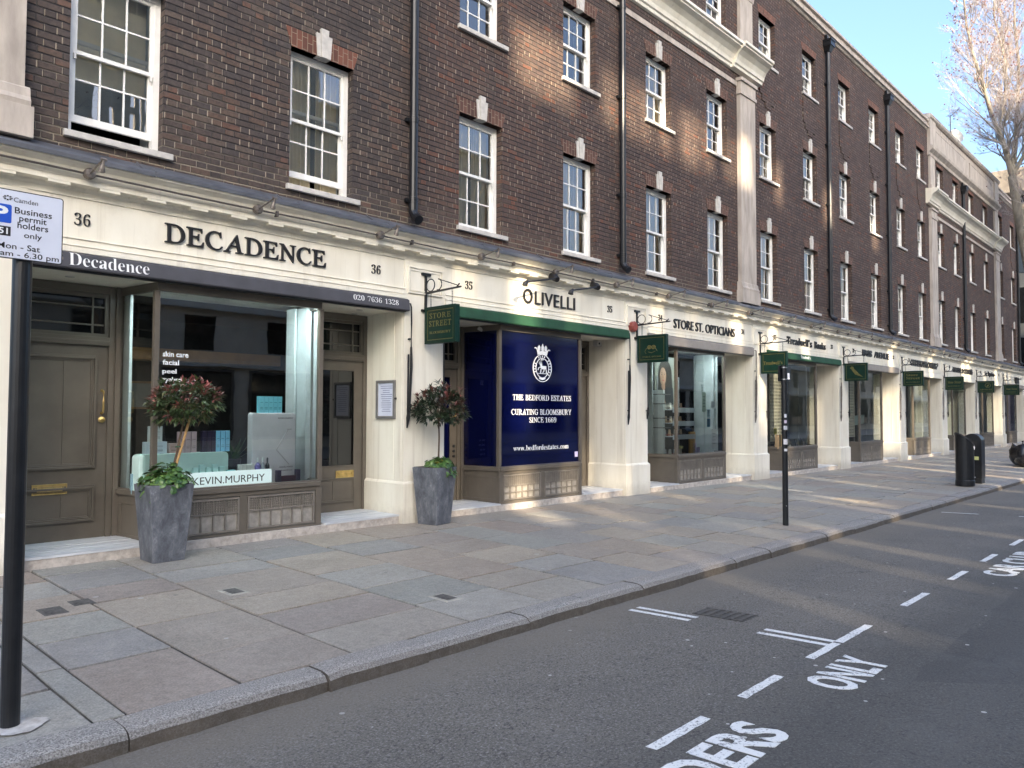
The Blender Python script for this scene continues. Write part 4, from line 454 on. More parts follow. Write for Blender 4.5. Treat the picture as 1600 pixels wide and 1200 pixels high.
GLYPH_LIGHT = '''A:539|20,0 20,13 47,18 71,32 90,56 104,79 129,121 164,182 210,261 267,358 335,475 348,475 442,58 447,43 455,32 464,24 477,18 493,15 513,13 514,0 326,0 325,13 331,13 349,14 363,19 371,26 374,38 374,55 370,78 351,158 196,158 190,157 185,154 181,150 146,90 134,66 128,48 127,36 130,28 136,22 143,17 153,15 165,13 180,13 180,0|200,183 346,183 305,367;B:426|25,0 25,13 29,13 47,15 61,19 71,27 77,37 81,53 82,73 82,385 82,398 81,410 79,420 75,430 69,438 61,443 51,447 37,450 20,451 20,465 191,465 280,454 341,420 372,365 373,316 345,278 289,251 339,227 375,192 397,145 401,117 400,91 391,68 378,48 358,31 333,18 304,8 269,2 230,0|183,259 227,262 261,271 286,287 300,309 305,336 301,369 281,409 246,434 196,442 183,442 173,441 166,440 160,438 156,434 154,430 153,425 152,419 151,410 150,401 150,386 150,365 150,339 150,307 151,269 152,265 155,263 160,261 165,259 173,259|207,21 250,25 283,36 307,56 321,82 325,114 320,152 309,179 295,200 276,217 252,228 224,235 190,237 177,237 167,236 160,235 154,233 151,229 150,222 149,73 150,58 152,44 156,36 161,29 168,25 178,23 191,21;C:462|271,-10 233,-8 197,0 163,13 132,30 104,52 79,78 57,108 41,142 28,179 22,211 20,244 23,276 30,307 40,337 55,365 73,391 93,413 116,433 156,456 199,470 245,475 273,473 305,467 340,457 348,455 354,454 360,453 368,455 375,461 378,470 392,470 401,332 387,332 385,343 382,353 371,383 356,407 337,427 314,441 288,450 258,453 231,450 205,443 182,430 160,414 142,394 126,370 113,343 104,313 99,281 98,247 101,211 108,175 124,129 146,91 174,60 207,37 243,23 281,19 337,28 383,56 422,103 437,91 417,60 395,34 369,15 341,1 308,-7;D:499|23,0 24,13 46,15 60,19 70,26 76,36 80,52 81,73 82,385 82,399 81,410 79,419 75,429 69,437 61,443 50,447 36,450 20,451 20,465 198,465 242,462 282,454 320,442 354,424 385,402 412,375 435,344 453,310 466,272 473,236 474,202 471,169 462,137 449,108 431,82 407,58 380,38 348,22 311,10 270,2 226,0|223,22 259,25 290,32 317,44 340,60 359,80 374,103 385,130 392,158 395,189 395,221 391,254 384,287 367,334 344,373 316,403 281,425 241,438 195,443 182,442 172,441 164,439 158,435 154,430 152,423 150,414 149,402 149,387 148,89 148,72 149,59 151,49 155,40 162,33 172,28 178,27 185,25 193,24 202,23 212,22;E:450|25,0 25,13 47,15 61,19 70,25 77,36 80,52 81,73 82,385 82,399 81,410 79,419 75,429 69,437 61,443 51,447 37,450 20,451 20,465 375,465 383,364 371,364 365,386 358,401 351,414 342,423 330,431 316,436 298,439 277,441 251,442 193,442 181,442 171,441 164,439 159,436 155,432 152,426 151,418 150,409 150,396 149,260 206,260 236,262 259,267 275,275 285,288 291,305 294,326 306,326 303,161 291,161 290,170 288,179 286,187 282,201 277,211 272,220 266,226 259,231 250,234 239,236 225,237 210,237 150,237 149,83 150,62 151,47 155,39 160,33 168,28 177,26 190,24 206,24 252,24 282,25 309,28 331,34 351,42 368,53 382,67 394,84 403,105 411,128 425,128 410,0;F:387|25,0 26,13 41,14 52,16 61,18 68,22 73,28 77,36 79,46 81,58 82,73 83,385 82,399 81,410 80,419 76,429 70,437 61,443 50,447 37,450 20,451 21,465 354,465 362,355 349,355 348,361 346,367 337,392 326,412 312,425 295,434 273,439 246,441 193,441 177,441 165,439 159,435 155,431 153,425 152,418 152,373 153,258 190,258 211,259 229,260 244,264 256,268 265,275 273,284 278,295 283,309 286,325 299,325 300,156 286,156 283,173 280,190 274,206 266,218 258,226 246,231 229,234 206,235 153,235 154,69 155,56 156,44 161,33 167,25 176,19 188,16 203,14 222,12 224,0;G:533|298,-10 255,-7 215,0 176,13 141,31 110,53 83,80 60,110 42,144 29,181 22,214 20,246 23,278 30,310 40,339 55,367 72,393 93,415 116,435 156,457 201,470 251,475 282,473 313,468 342,459 378,446 386,444 393,442 397,442 406,443 412,445 418,448 422,453 425,461 428,469 440,469 447,327 435,327 418,364 395,395 367,420 335,438 300,449 261,453 222,448 188,435 159,413 135,383 117,348 106,306 101,261 102,217 110,173 127,126 151,86 182,53 218,30 258,15 302,11 324,12 344,17 362,26 376,37 384,49 387,64 386,158 385,173 384,185 379,195 373,203 364,208 352,210 336,213 315,214 315,227 508,227 508,214 492,214 480,211 471,208 464,203 459,196 457,188 455,171 454,163 454,155 455,146 457,35 409,10 356,-5;H:521|25,0 25,13 41,14 52,16 60,18 67,22 73,28 77,36 79,45 81,58 81,73 82,385 82,399 81,410 79,419 75,429 69,437 61,443 51,447 37,450 20,451 20,465 206,465 206,451 185,450 171,446 161,439 155,428 151,412 150,390 149,285 149,280 149,275 150,271 152,267 155,264 158,262 163,260 168,259 176,259 347,259 354,260 359,260 363,262 365,264 366,268 367,274 367,385 367,398 366,410 364,419 360,429 354,437 346,443 335,447 321,450 304,451 305,465 490,465 490,451 484,451 467,450 454,446 445,439 439,428 435,413 434,392 433,80 434,60 436,45 440,35 446,27 454,21 465,18 479,15 495,13 496,0 310,0 310,13 326,14 337,16 346,18 353,22 358,28 362,36 364,45 366,58 366,73 367,212 366,217 365,222 364,227 361,230 357,232 353,233 347,233 340,234 169,234 162,233 157,233 153,231 151,229 150,225 149,220 149,80 149,60 151,45 155,35 161,27 169,21 180,18 194,15 211,13 211,0;I:238|25,0 26,13 41,14 52,16 61,18 68,22 73,28 77,36 79,45 81,58 82,73 83,385 82,399 81,410 80,419 76,429 70,437 61,443 50,447 37,450 20,451 21,465 208,465 208,451 203,451 186,450 172,446 163,439 157,428 153,413 152,392 151,80 151,66 152,54 154,45 158,35 164,27 172,21 183,18 196,15 213,13 213,0;K:519|25,0 25,13 41,14 52,16 60,18 67,22 73,28 77,36 79,45 81,58 81,73 82,385 82,399 81,410 79,419 75,429 69,437 61,443 51,447 37,450 20,451 20,465 204,465 204,451 198,451 182,450 170,447 161,441 155,432 151,416 150,396 150,265 150,261 150,256 152,253 154,251 157,250 162,251 164,253 293,385 309,405 318,421 319,434 312,444 299,449 278,451 274,451 274,465 437,465 435,452 414,449 396,441 377,426 355,407 330,383 301,354 212,264 396,69 413,52 430,37 446,27 461,19 477,14 493,13 494,0 295,0 295,13 300,13 313,13 324,15 331,18 336,23 338,29 337,37 335,42 331,48 327,55 321,63 314,71 306,79 166,228 163,231 159,232 156,233 152,232 150,229 149,224 149,75 150,62 150,53 151,46 156,35 163,26 171,20 183,17 198,15 217,13 217,0;L:451|25,0 25,13 46,15 60,19 70,26 76,36 80,52 81,73 82,385 81,405 79,419 75,429 69,437 61,443 50,447 36,450 20,451 20,465 204,465 203,452 185,451 172,446 162,440 156,429 152,413 150,393 149,92 150,64 151,51 155,41 160,34 168,29 177,26 191,24 207,24 255,24 287,25 315,28 338,33 357,40 372,51 385,65 396,83 405,105 413,132 426,132 417,0;M:588|21,0 21,13 35,14 46,16 56,18 63,22 68,28 72,36 75,45 77,58 77,73 82,385 82,398 81,410 79,419 75,429 69,437 61,443 50,447 36,450 20,451 20,465 146,465 289,108 430,465 557,465 557,451 552,451 534,450 521,446 512,439 506,428 502,413 501,392 501,80 501,60 503,45 507,35 513,27 521,21 532,18 546,15 562,13 563,0 379,0 379,11 392,13 403,15 411,18 418,23 424,30 428,39 430,50 432,65 432,83 433,392 276,0 267,0 110,393 106,103 107,81 108,62 111,48 115,36 121,27 130,21 140,17 154,14 171,13 171,0;N:496|400,-11 114,373 112,84 112,75 112,67 113,60 115,43 119,33 126,25 134,20 144,17 159,15 177,13 177,0 25,0 25,13 44,15 59,19 69,25 76,36 80,51 81,73 84,393 84,401 83,408 79,418 72,428 62,438 51,445 38,450 25,451 20,451 20,465 118,465 384,108 385,381 385,390 385,398 384,405 382,422 377,432 371,440 363,445 352,448 337,450 319,451 319,465 471,465 471,451 458,451 447,449 438,447 431,443 425,437 420,429 417,420 416,407 415,392 412,-11;O:497|253,-10 217,-8 184,-1 152,11 123,27 98,46 75,70 55,98 40,128 29,162 22,192 20,222 21,253 26,282 34,310 45,338 58,364 74,387 93,409 114,428 136,444 161,457 187,467 214,473 243,475 278,472 312,465 343,453 371,437 396,417 419,393 438,365 453,335 464,302 469,277 472,252 472,227 470,201 465,176 459,152 450,128 440,106 427,85 414,65 398,48 381,32 344,9 301,-5|248,10 271,12 291,18 310,29 327,43 342,60 356,80 367,102 377,127 384,153 390,181 392,210 393,240 391,271 387,301 380,331 368,368 351,399 331,423 306,441 279,451 250,455 226,452 204,445 183,434 164,418 148,398 133,374 121,348 111,318 104,286 101,261 100,236 100,211 102,186 105,162 111,137 124,99 141,68 163,43 189,25 217,14;R:502|25,0 25,13 29,13 47,15 61,19 71,27 77,37 81,53 82,73 82,385 82,398 81,410 79,420 75,430 69,438 61,443 51,447 37,450 20,451 20,465 217,465 261,462 299,453 330,438 355,418 374,393 385,364 386,307 353,264 286,235 388,85 404,63 419,45 432,31 445,21 459,15 475,13 477,0 373,0 219,228 205,228 174,229 150,231 150,89 150,70 151,56 153,46 157,34 163,26 172,20 182,16 195,14 210,13 217,13 217,0|195,250 237,253 270,263 294,280 308,303 314,331 309,363 287,407 248,434 193,443 182,442 174,441 167,440 161,437 157,433 154,427 152,420 151,410 151,398 150,253 171,251;S:330|189,-9 159,-7 125,-1 88,10 79,13 71,13 60,11 53,4 50,-8 38,-8 20,146 32,146 47,106 66,72 89,46 116,26 145,15 176,11 192,12 206,16 219,23 229,32 237,44 242,57 245,71 244,87 241,105 237,116 231,128 224,139 215,151 205,162 194,174 184,183 174,192 163,201 125,232 97,256 74,277 57,297 44,315 34,334 27,353 23,376 23,397 27,416 36,433 47,447 63,459 82,468 104,473 129,475 139,475 150,474 160,473 170,471 180,469 190,466 214,459 225,457 235,458 242,464 246,473 259,473 273,336 263,336 250,372 235,401 216,424 194,440 170,450 144,453 123,451 106,444 93,433 86,417 84,398 88,376 93,363 101,349 112,334 125,320 140,305 157,291 196,259 209,247 223,236 237,224 265,195 287,162 300,126 305,101 305,78 300,57 290,38 277,22 260,8 240,-1 216,-7;T:441|120,0 119,13 124,13 139,14 152,16 162,19 170,24 176,32 180,41 183,54 185,70 185,89 188,417 186,429 183,435 176,439 165,441 147,441 121,440 99,437 81,432 67,425 55,415 47,404 41,389 38,372 36,352 21,353 20,465 407,465 416,350 404,350 401,361 398,371 391,394 380,412 368,425 351,434 328,439 299,441 271,441 266,440 262,439 259,437 257,433 256,429 256,423 253,93 253,72 254,56 257,43 261,33 268,25 277,19 289,16 304,14 324,13 331,13 331,0;U:507|275,-10 231,-6 192,5 157,24 129,48 107,78 94,113 90,131 88,154 88,181 88,388 88,401 87,412 85,420 81,431 75,439 66,444 55,448 39,451 20,452 20,465 216,465 217,452 210,452 191,450 176,445 166,436 160,423 157,405 155,381 156,193 156,157 158,129 162,109 171,84 186,63 204,46 227,33 253,25 282,23 306,24 328,29 346,38 362,49 374,63 383,79 389,103 393,137 394,181 394,355 394,377 392,396 389,412 384,426 378,436 369,443 358,448 343,451 325,452 324,465 480,465 482,452 472,452 451,448 436,438 428,420 427,414 426,406 425,396 424,385 424,371 424,357 424,163 423,124 418,90 409,62 397,39 381,20 361,7 337,-3 308,-8;Y:514|175,0 176,12 193,13 206,15 217,18 225,22 231,27 235,34 238,43 239,53 240,66 240,201 135,366 122,387 109,404 97,418 86,429 74,438 62,444 50,448 36,450 21,451 20,465 222,465 221,451 204,450 190,448 181,445 176,440 173,433 174,423 180,409 189,393 289,235 364,358 374,374 381,388 387,400 390,410 392,419 391,427 388,435 381,441 373,445 367,447 361,448 355,449 329,451 329,465 489,465 489,450 477,448 466,443 455,433 443,420 431,403 418,383 308,205 307,66 307,53 309,40 314,30 320,22 330,17 343,14 360,13 382,12 381,0;V:521|186,-10 94,395 89,414 81,428 72,439 60,446 46,450 27,451 21,451 20,465 206,465 206,453 200,453 182,451 168,447 161,439 157,427 158,410 162,387 227,95 388,375 400,399 406,417 407,430 403,438 398,443 391,447 381,450 369,451 354,451 353,465 496,465 495,451 482,449 470,444 460,434 450,421 439,404 427,384 200,-10;P:401|25,0 25,13 29,13 47,15 61,19 71,25 77,35 80,51 81,73 82,385 82,398 81,410 79,419 75,430 69,438 61,443 51,447 37,450 20,451 20,465 203,465 284,453 341,418 372,361 376,335 374,311 367,289 355,270 338,253 315,240 288,230 257,224 221,222 159,222 154,221 150,219 149,214 149,64 150,55 152,46 156,34 163,26 173,20 185,17 201,14 221,13 220,0|187,242 229,246 261,257 283,275 296,299 300,329 295,364 286,389 273,410 257,425 237,436 213,442 185,445 173,444 164,441 158,438 154,431 151,420 150,405 150,263 151,253 153,249 155,246 159,244 164,243 174,243;X:511|20,0 21,11 48,19 74,36 99,64 220,230 137,371 124,392 112,409 102,421 93,431 83,438 72,444 59,448 44,451 27,452 22,452 23,465 228,465 228,451 217,451 194,448 182,440 181,425 185,415 191,402 199,388 266,279 345,382 359,403 366,419 366,433 359,443 344,450 321,452 313,452 313,465 474,465 473,452 458,450 445,445 433,436 421,424 408,409 393,392 282,251 376,90 390,68 401,51 410,40 418,32 428,25 438,20 450,16 464,14 481,13 486,13 486,0 277,0 276,13 288,13 302,13 313,15 322,18 327,23 330,30 329,40 322,57 313,75 238,199 157,90 143,69 137,50 137,35 147,22 167,14 198,11 197,0'''

# ------------------------------------------------------------------ lettering
GLYPH = {}
for g in GLYPH_DATA.split(';'):
    ch, rest = g[0], g[2:]
    pr = rest.split('|')
    GLYPH[ch] = (int(pr[0]), [[tuple(map(int, q.split(','))) for q in p.split()] for p in pr[1:]])
GLYPH_L = dict(GLYPH)
for g in GLYPH_LIGHT.split(';'):
    ch, rest = g[0], g[2:]
    pr = rest.split('|')
    GLYPH_L[ch] = (int(pr[0]), [[tuple(map(int, q.split(','))) for q in p.split()] for p in pr[1:]])
def text_mesh(s, font='sans', bold=0.0, extrude=0.01, spacing=1.0, lead=0.9, align='CENTER'):
    key = (s, font, bold, extrude, spacing, lead, align)
    if font in ('serif', 'roman'):
        GL = GLYPH if font == 'serif' else GLYPH_L
        cu = bpy.data.curves.new('lettering', 'CURVE'); cu.dimensions = '2D'; cu.fill_mode = 'BOTH'
        yy = 0.0
        for line in s.split('\n'):
            w = 0.0
            for ch in line: w += (GL[ch][0] if ch in GL else 260) * spacing
            x = {'CENTER': -w / 2, 'LEFT': 0.0}[align]
            for ch in line:
                if ch in GL:
                    adv, polys = GL[ch]
                elif ch == '.': adv, polys = 230, [[(60, -5), (165, -5), (165, 80), (60, 80)]]
                elif ch == "'": adv, polys = 230, [[(80, 300), (130, 300), (160, 460), (70, 460)]]
                else: adv, polys = 260, []
                for p in polys:
                    sp = cu.splines.new('POLY'); sp.points.add(len(p) - 1)
                    for q, (px, py) in zip(sp.points, p): q.co = ((px + x) / 1000, py / 1000 + yy, 0, 1)
                    sp.use_cyclic_u = True
                x += adv * spacing
            yy -= lead * 0.8
    else:
        cu = bpy.data.curves.new('lettering', 'FONT'); cu.body = s; cu.align_x = align
        cu.space_character = spacing; cu.space_line = lead; cu.resolution_u = 3
    cu.extrude = 0.02; cu.offset = bold
    o = bpy.data.objects.new('tmp', cu); COL.objects.link(o)
    bpy.context.view_layer.update()
    dg = bpy.context.evaluated_depsgraph_get()
    me = bpy.data.meshes.new_from_object(o.evaluated_get(dg))
    bpy.data.objects.remove(o); bpy.data.curves.remove(cu)
    return me
def lettering(name, s, O, U, V, w, h, mat, parent, depth=0.012, font='sans', bold=0.0, spacing=1.0, lead=0.9, align='CENTER', keep=False):
    """fit a line of text into a w x h box whose lower left corner is O, on the plane of U and V"""
    me = text_mesh(s, font, bold, 0.02, spacing, lead, align)
    xs = [v.co.x for v in me.vertices]; ys = [v.co.y for v in me.vertices]; zs = [v.co.z for v in me.vertices]
    x0, x1, y0, y1, z0, z1 = min(xs), max(xs), min(ys), max(ys), min(zs), max(zs)
    U = Vector(U); V = Vector(V); N = U.cross(V); O = Vector(O)
    off = Vector((0, 0, 0)); p = parent
    if p is not None:
        while p.parent is not None: p = p.parent
        off = ORG.get(p.name, off)
    sx = w / (x1 - x0); sy = h / (y1 - y0)
    if keep: sx = sy = min(sx, sy)
    for v in me.vertices:
        v.co = O + U * ((v.co.x - x0) * sx) + V * ((v.co.y - y0) * sy) + N * ((v.co.z - z0) / (z1 - z0) * depth) - off
    me.materials.clear()
    for pl in me.polygons: pl.material_index = 0
    return link(name, me, mat, parent)
FX, FZ = (1, 0, 0), (0, 0, 1)        # lettering on the facade
SX = (0, -1, 0)                      # lettering on a hanging sign seen from the left

# ------------------------------------------------------------------ ground
def gz(x):                            # the pavement falls gently along the street
    return 0.02 - 0.0045 * min(max(x - 5.0, 0.0), 17.0)
def pz(x, y):                         # pavement surface
    return gz(x) + 0.0135 * min(y, 0.0) * 1.0
def rz(x, y):                         # cambered road surface
    d = -y - 4.28
    return gz(x) - 0.162 + (0.03 * min(d, 4.3) if d > 0 else 0.0) - (0.03 * (d - 4.3) if d > 4.3 else 0.0)
XS = [-60, -30, -12, -4, 0, 5, 10, 15, 22, 30, 45, 70, 120, 300]
g = MB()
ys = [-4.15, -4.6, -6.0, -8.58, -10.5, -12.85]
for a, b in zip(XS, XS[1:]):
    for c, d in zip(ys, ys[1:]):
        g.face([(a, c, rz(a, c)), (a, d, rz(a, d)), (b, d, rz(b, d)), (b, c, rz(b, c))])
g.smooth = True
road = tag(g.build('road', MT['asphalt']), kind='structure')
g = MB()
g.face([(-400, -400, -0.6), (600, -400, -0.6), (600, 400, -0.6), (-400, 400, -0.6)])
tag(g.build('ground', MT['asphalt']), kind='structure')
g = MB()                              # far pavement
for a, b in zip(XS, XS[1:]):
    g.face([(a, -12.85, gz(a) - 0.08), (a, -31, gz(a) - 0.02), (b, -31, gz(b) - 0.02), (b, -12.85, gz(b) - 0.08)])
    g.face([(a, -12.85, gz(a) - 0.5), (a, -12.85, gz(a) - 0.08), (b, -12.85, gz(b) - 0.08), (b, -12.85, gz(b) - 0.5)])
tag(g.build('far_pavement', MT['slab']), kind='structure')
# paving: real slabs over a mortar bed
g = MB()
for a, b in zip(XS, XS[1:]):
    g.face([(a, -4.06, pz(a, -4.06) - 0.006), (b, -4.06, pz(b, -4.06) - 0.007), (b, 1.2, pz(b, 0) - 0.007), (a, 1.2, pz(a, 0) - 0.007)])
rg = random.Random(21); g.cur = 1
x = -3.2
edges = [0.62, 0.78, 0.88, 0.7]
marks = [1.53, 2.15, 2.9, 3.94, 4.81, 5.62]
while x < 66:
    nxt = [q for q in marks if q > x + 0.05]
    x2 = nxt[0] if (nxt and x >= 1.5) else x + rg.uniform(0.58, 0.98)
    if not nxt: x2 = x + rg.uniform(0.5, 0.88)
    elif x < 1.5: x2 = min(x + rg.uniform(0.6, 0.95), 1.53)
    y = -4.06
    while y < 0.25:
        y2 = y + rg.choice([rg.uniform(0.5, 0.72), rg.uniform(0.68, 0.98)])
        if y2 > 0.0: y2 = 0.3
        q = 0.0075 + rg.random() * 0.006
        g.rn = rg.random()
        dz = rg.uniform(-0.002, 0.004); tl = rg.uniform(-0.002, 0.002)
        w1, w2, w3, w4 = [rg.uniform(-0.006, 0.006) for _ in range(4)]
        P4 = [(x + q + w1, y + q + w2), (x2 - q + w3, y + q + w4), (x2 - q + w4, y2 - q + w1), (x + q + w2, y2 - q + w3)]
        top = [(a, b, pz(a, b) + dz + tl * k) for k, (a, b) in zip((0, 1, 1, 0), P4)]
        ins = []
        cx = sum(p[0] for p in top) / 4; cy = sum(p[1] for p in top) / 4
        for (a, b, c) in top:
            ins.append((a + (cx - a) * 0.006 / max(abs(cx - a), .01) , b + (cy - b) * 0.006 / max(abs(cy - b), .01), c + 0.0015))
        g.face(ins)
        for k in range(4):
            g.face([top[k], top[(k + 1) % 4], ins[(k + 1) % 4], ins[k]])
            a, b = top[k], top[(k + 1) % 4]
            g.face([(a[0], a[1], a[2] - 0.02), (b[0], b[1], b[2] - 0.02), b, a])
        y = y2
    x = x2
tag(g.build('pavement', [MT['mortar'], MT['slab']]), kind='structure')
# kerb stones
g = MB(); x = -4.0
rg = random.Random(5)
while x < 90:
    L = rg.uniform(0.72, 1.15); a, b = x + 0.004, x + L - 0.004
    j = rg.uniform(-0.008, 0.008); g.rn = rg.random(); hz = rg.uniform(-0.006, 0.004)
    n = 7
    prev = None
    for i in range(n + 1):
        xx = a + (b - a) * i / n
        e = rg.uniform(-0.007, 0.007)
        zt = pz(xx, -4.1) + 0.002 + hz
        if i in (0, n): zt -= 0.006
        prof = [(-4.055, zt), (-4.20 + e, zt + 0.001), (-4.255 + j + e, zt - 0.012), (-4.282 + j + e, zt - 0.04), (-4.295 + j + e * 2, gz(xx) - 0.29)]
        ring = [(xx, p[0], p[1]) for p in prof]
        if prev:
            for k in range(len(ring) - 1): g.face([prev[k], prev[k + 1], ring[k + 1], ring[k]])
        else: g.face([(xx, -4.055, gz(xx) - 0.29)] + ring[::-1][0:0] + [ring[0]] + ring[1:])
        prev = ring
    g.face([prev[0], (prev[0][0], -4.055, prev[0][2] - 0.24), prev[-1]] + prev[1:-1][::-1])
    x += L
tag(g.build('kerb', MT['kerb'], smooth=False), kind='structure')
# painted markings, part of the road
KR = 0.9735                            # markings lie a little nearer on the raised road
def rk(x, y): return (x * KR, -8.2 + (y + 8.2) * KR)
def flat(name, poly, mat=MT['roadpaint'], lift=0.004):
    poly = [rk(x, y) for x, y in poly]
    g = MB(); g.face([(x, y, rz(x, y) + lift) for x, y in poly]); return g.build(name, mat, road)
def bar(x0, x1, y0, y1):
    r = random.Random(int(x0 * 100)); e = lambda: r.uniform(-0.0035, 0.0035)
    n = 6
    lo = [(x0 + (x1 - x0) * i / n + e(), y0 + e()) for i in range(n + 1)]; hi = [(x0 + (x1 - x0) * i / n + e(), y1 + e()) for i in range(n + 1)]
    return flat('painted_line', lo + hi[::-1])
for a, b in [(0.6, 1.15), (2.28, 2.8), (3.225, 3.755), (4.16, 4.66), (5.13, 5.61), (5.64, 6.27), (7.12, 7.79), (8.6, 9.19), (9.95, 10.59), (11.48, 12.14), (13.0, 13.6), (14.5, 15.1), (16.0, 16.6), (17.4, 18.0)]:
    bar(a, b, -6.125, -6.062)
for xx in (5.525, 5.645, 15.12):
    for y0, y1 in ((-4.96, -4.38), (-6.064, -5.54)):
        flat('painted_line', [(xx - 0.03, y0), (xx + 0.028, y0), (xx + 0.03, y1), (xx - 0.028, y1)])
def road_text(s, x0, x1, y0=-6.54, y1=-6.24):
    (x0, y0), (x1, y1) = rk(x0, y0), rk(x1, y1)
    g_ = (rz(x0, y1) - rz(x0, y0)) / (y1 - y0)
    o = lettering('painted_lettering', s, (x0, y0, rz(x0, y0) + 0.002), (1, 0, -0.0045 if x0 > 5 else 0), (0, 1, g_), x1 - x0, y1 - y0, MT['roadpaint'], road, 0.003, 'sans', 0.028, 1.02)
road_text('HOLDERS', 2.28, 3.84); road_text('ONLY', 4.64, 5.36)
road_text('CAR CLUB', 9.13, 11.0); road_text('ONLY', 11.5, 12.5)

# ------------------------------------------------------------------ the brick terrace
PL = [1.31, 6.53, 11.72, 16.88, 22.22, 27.55, 32.75, 37.85, 43.1, 48.35]     # left edges of the shop pilasters
PW = 0.73
WY = 0.25
XE = 49.3
T = thing('brick_terrace', 'long dark brick terrace with white sash windows above the row of cream shopfronts', 'building')
colx = [2.44, 4.91, 7.76, 10.23, 12.83, 15.27, 17.9, 20.55, 23.2, 25.82, 28.52, 30.95, 33.62, 36.0, 38.62, 41.3, 44.5, 47.35]
WW = 0.93
rows = [(4.33, 1.75, 0), (7.42, 1.38, 1)]
holes = []
wins = []
for i, cx in enumerate(colx):
    for z0, h, r in rows:
        holes.append((cx, cx + WW, z0, z0 + h)); wins.append((cx, z0, h, r, i))
    if i >= 12 and i < 16 or i == 5: z0, h = 10.43, 1.0
    elif i < 5: z0, h = 10.43, 1.0
    else: z0, h = 10.38, 1.21
    if i >= 5:
        holes.append((cx, cx + WW, z0, z0 + h)); wins.append((cx, z0, h, 2, i))
def wall(mb, xa, xb, za, zb, hs, y, dep):
    xs = sorted(set([xa, xb] + [v for q in hs for v in q[:2]])); zs = sorted(set([za, zb] + [v for q in hs for v in q[2:]]))
    for a, b in zip(xs, xs[1:]):
        for c, d in zip(zs, zs[1:]):
            mx, mz = (a + b) / 2, (c + d) / 2
            if any(q[0] < mx < q[1] and q[2] < mz < q[3] for q in hs): continue
            mb.face([(a, y, c), (b, y, c), (b, y, d), (a, y, d)])
    for (a, b, c, d) in hs:
        mb.face([(a, y, c), (a, y, d), (a, y + dep, d), (a, y + dep, c)]); mb.face([(b, y, c), (b, y + dep, c), (b, y + dep, d), (b, y, d)])
        mb.face([(a, y, d), (b, y, d), (b, y + dep, d), (a, y + dep, d)]); mb.face([(a, y, c), (a, y + dep, c), (b, y + dep, c), (b, y, c)])
g = MB(); wall(g, -3.0, XE, 3.9, 12.54, holes, WY, 0.17)
g.face([(XE, WY, 3.9), (XE, 11, 3.9), (XE, 11, 12.54), (XE, WY, 12.54)])
# stepped aprons under the top windows of the plain section
for i in list(range(6, 12)) + [16, 17]:
    a = colx[i]
    for (p, q, s, t) in ((a + 0.0, a + WW, 9.55, 10.30), (a + 0.12, a + WW - 0.12, 9.38, 9.55), (a + 0.30, a + WW - 0.30, 9.25, 9.38)):
        g.box(p, q, WY - 0.022, WY + 0.01, s, t)
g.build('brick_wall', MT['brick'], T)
g = MB(); g.box(-3.0, XE - 0.02, WY + 0.3, 11.0, 12.3, 12.5)
g.face([(-3, 11, -0.5), (XE, 11, -0.5), (XE, 11, 12.4), (-3, 11, 12.4)])
g.face([(XE - 0.05, 1.3, -0.5), (XE - 0.05, 11, -0.5), (XE - 0.05, 11, 4.0), (XE - 0.05, 1.3, 4.0)])
g.build('roof', MT['lead'], T)
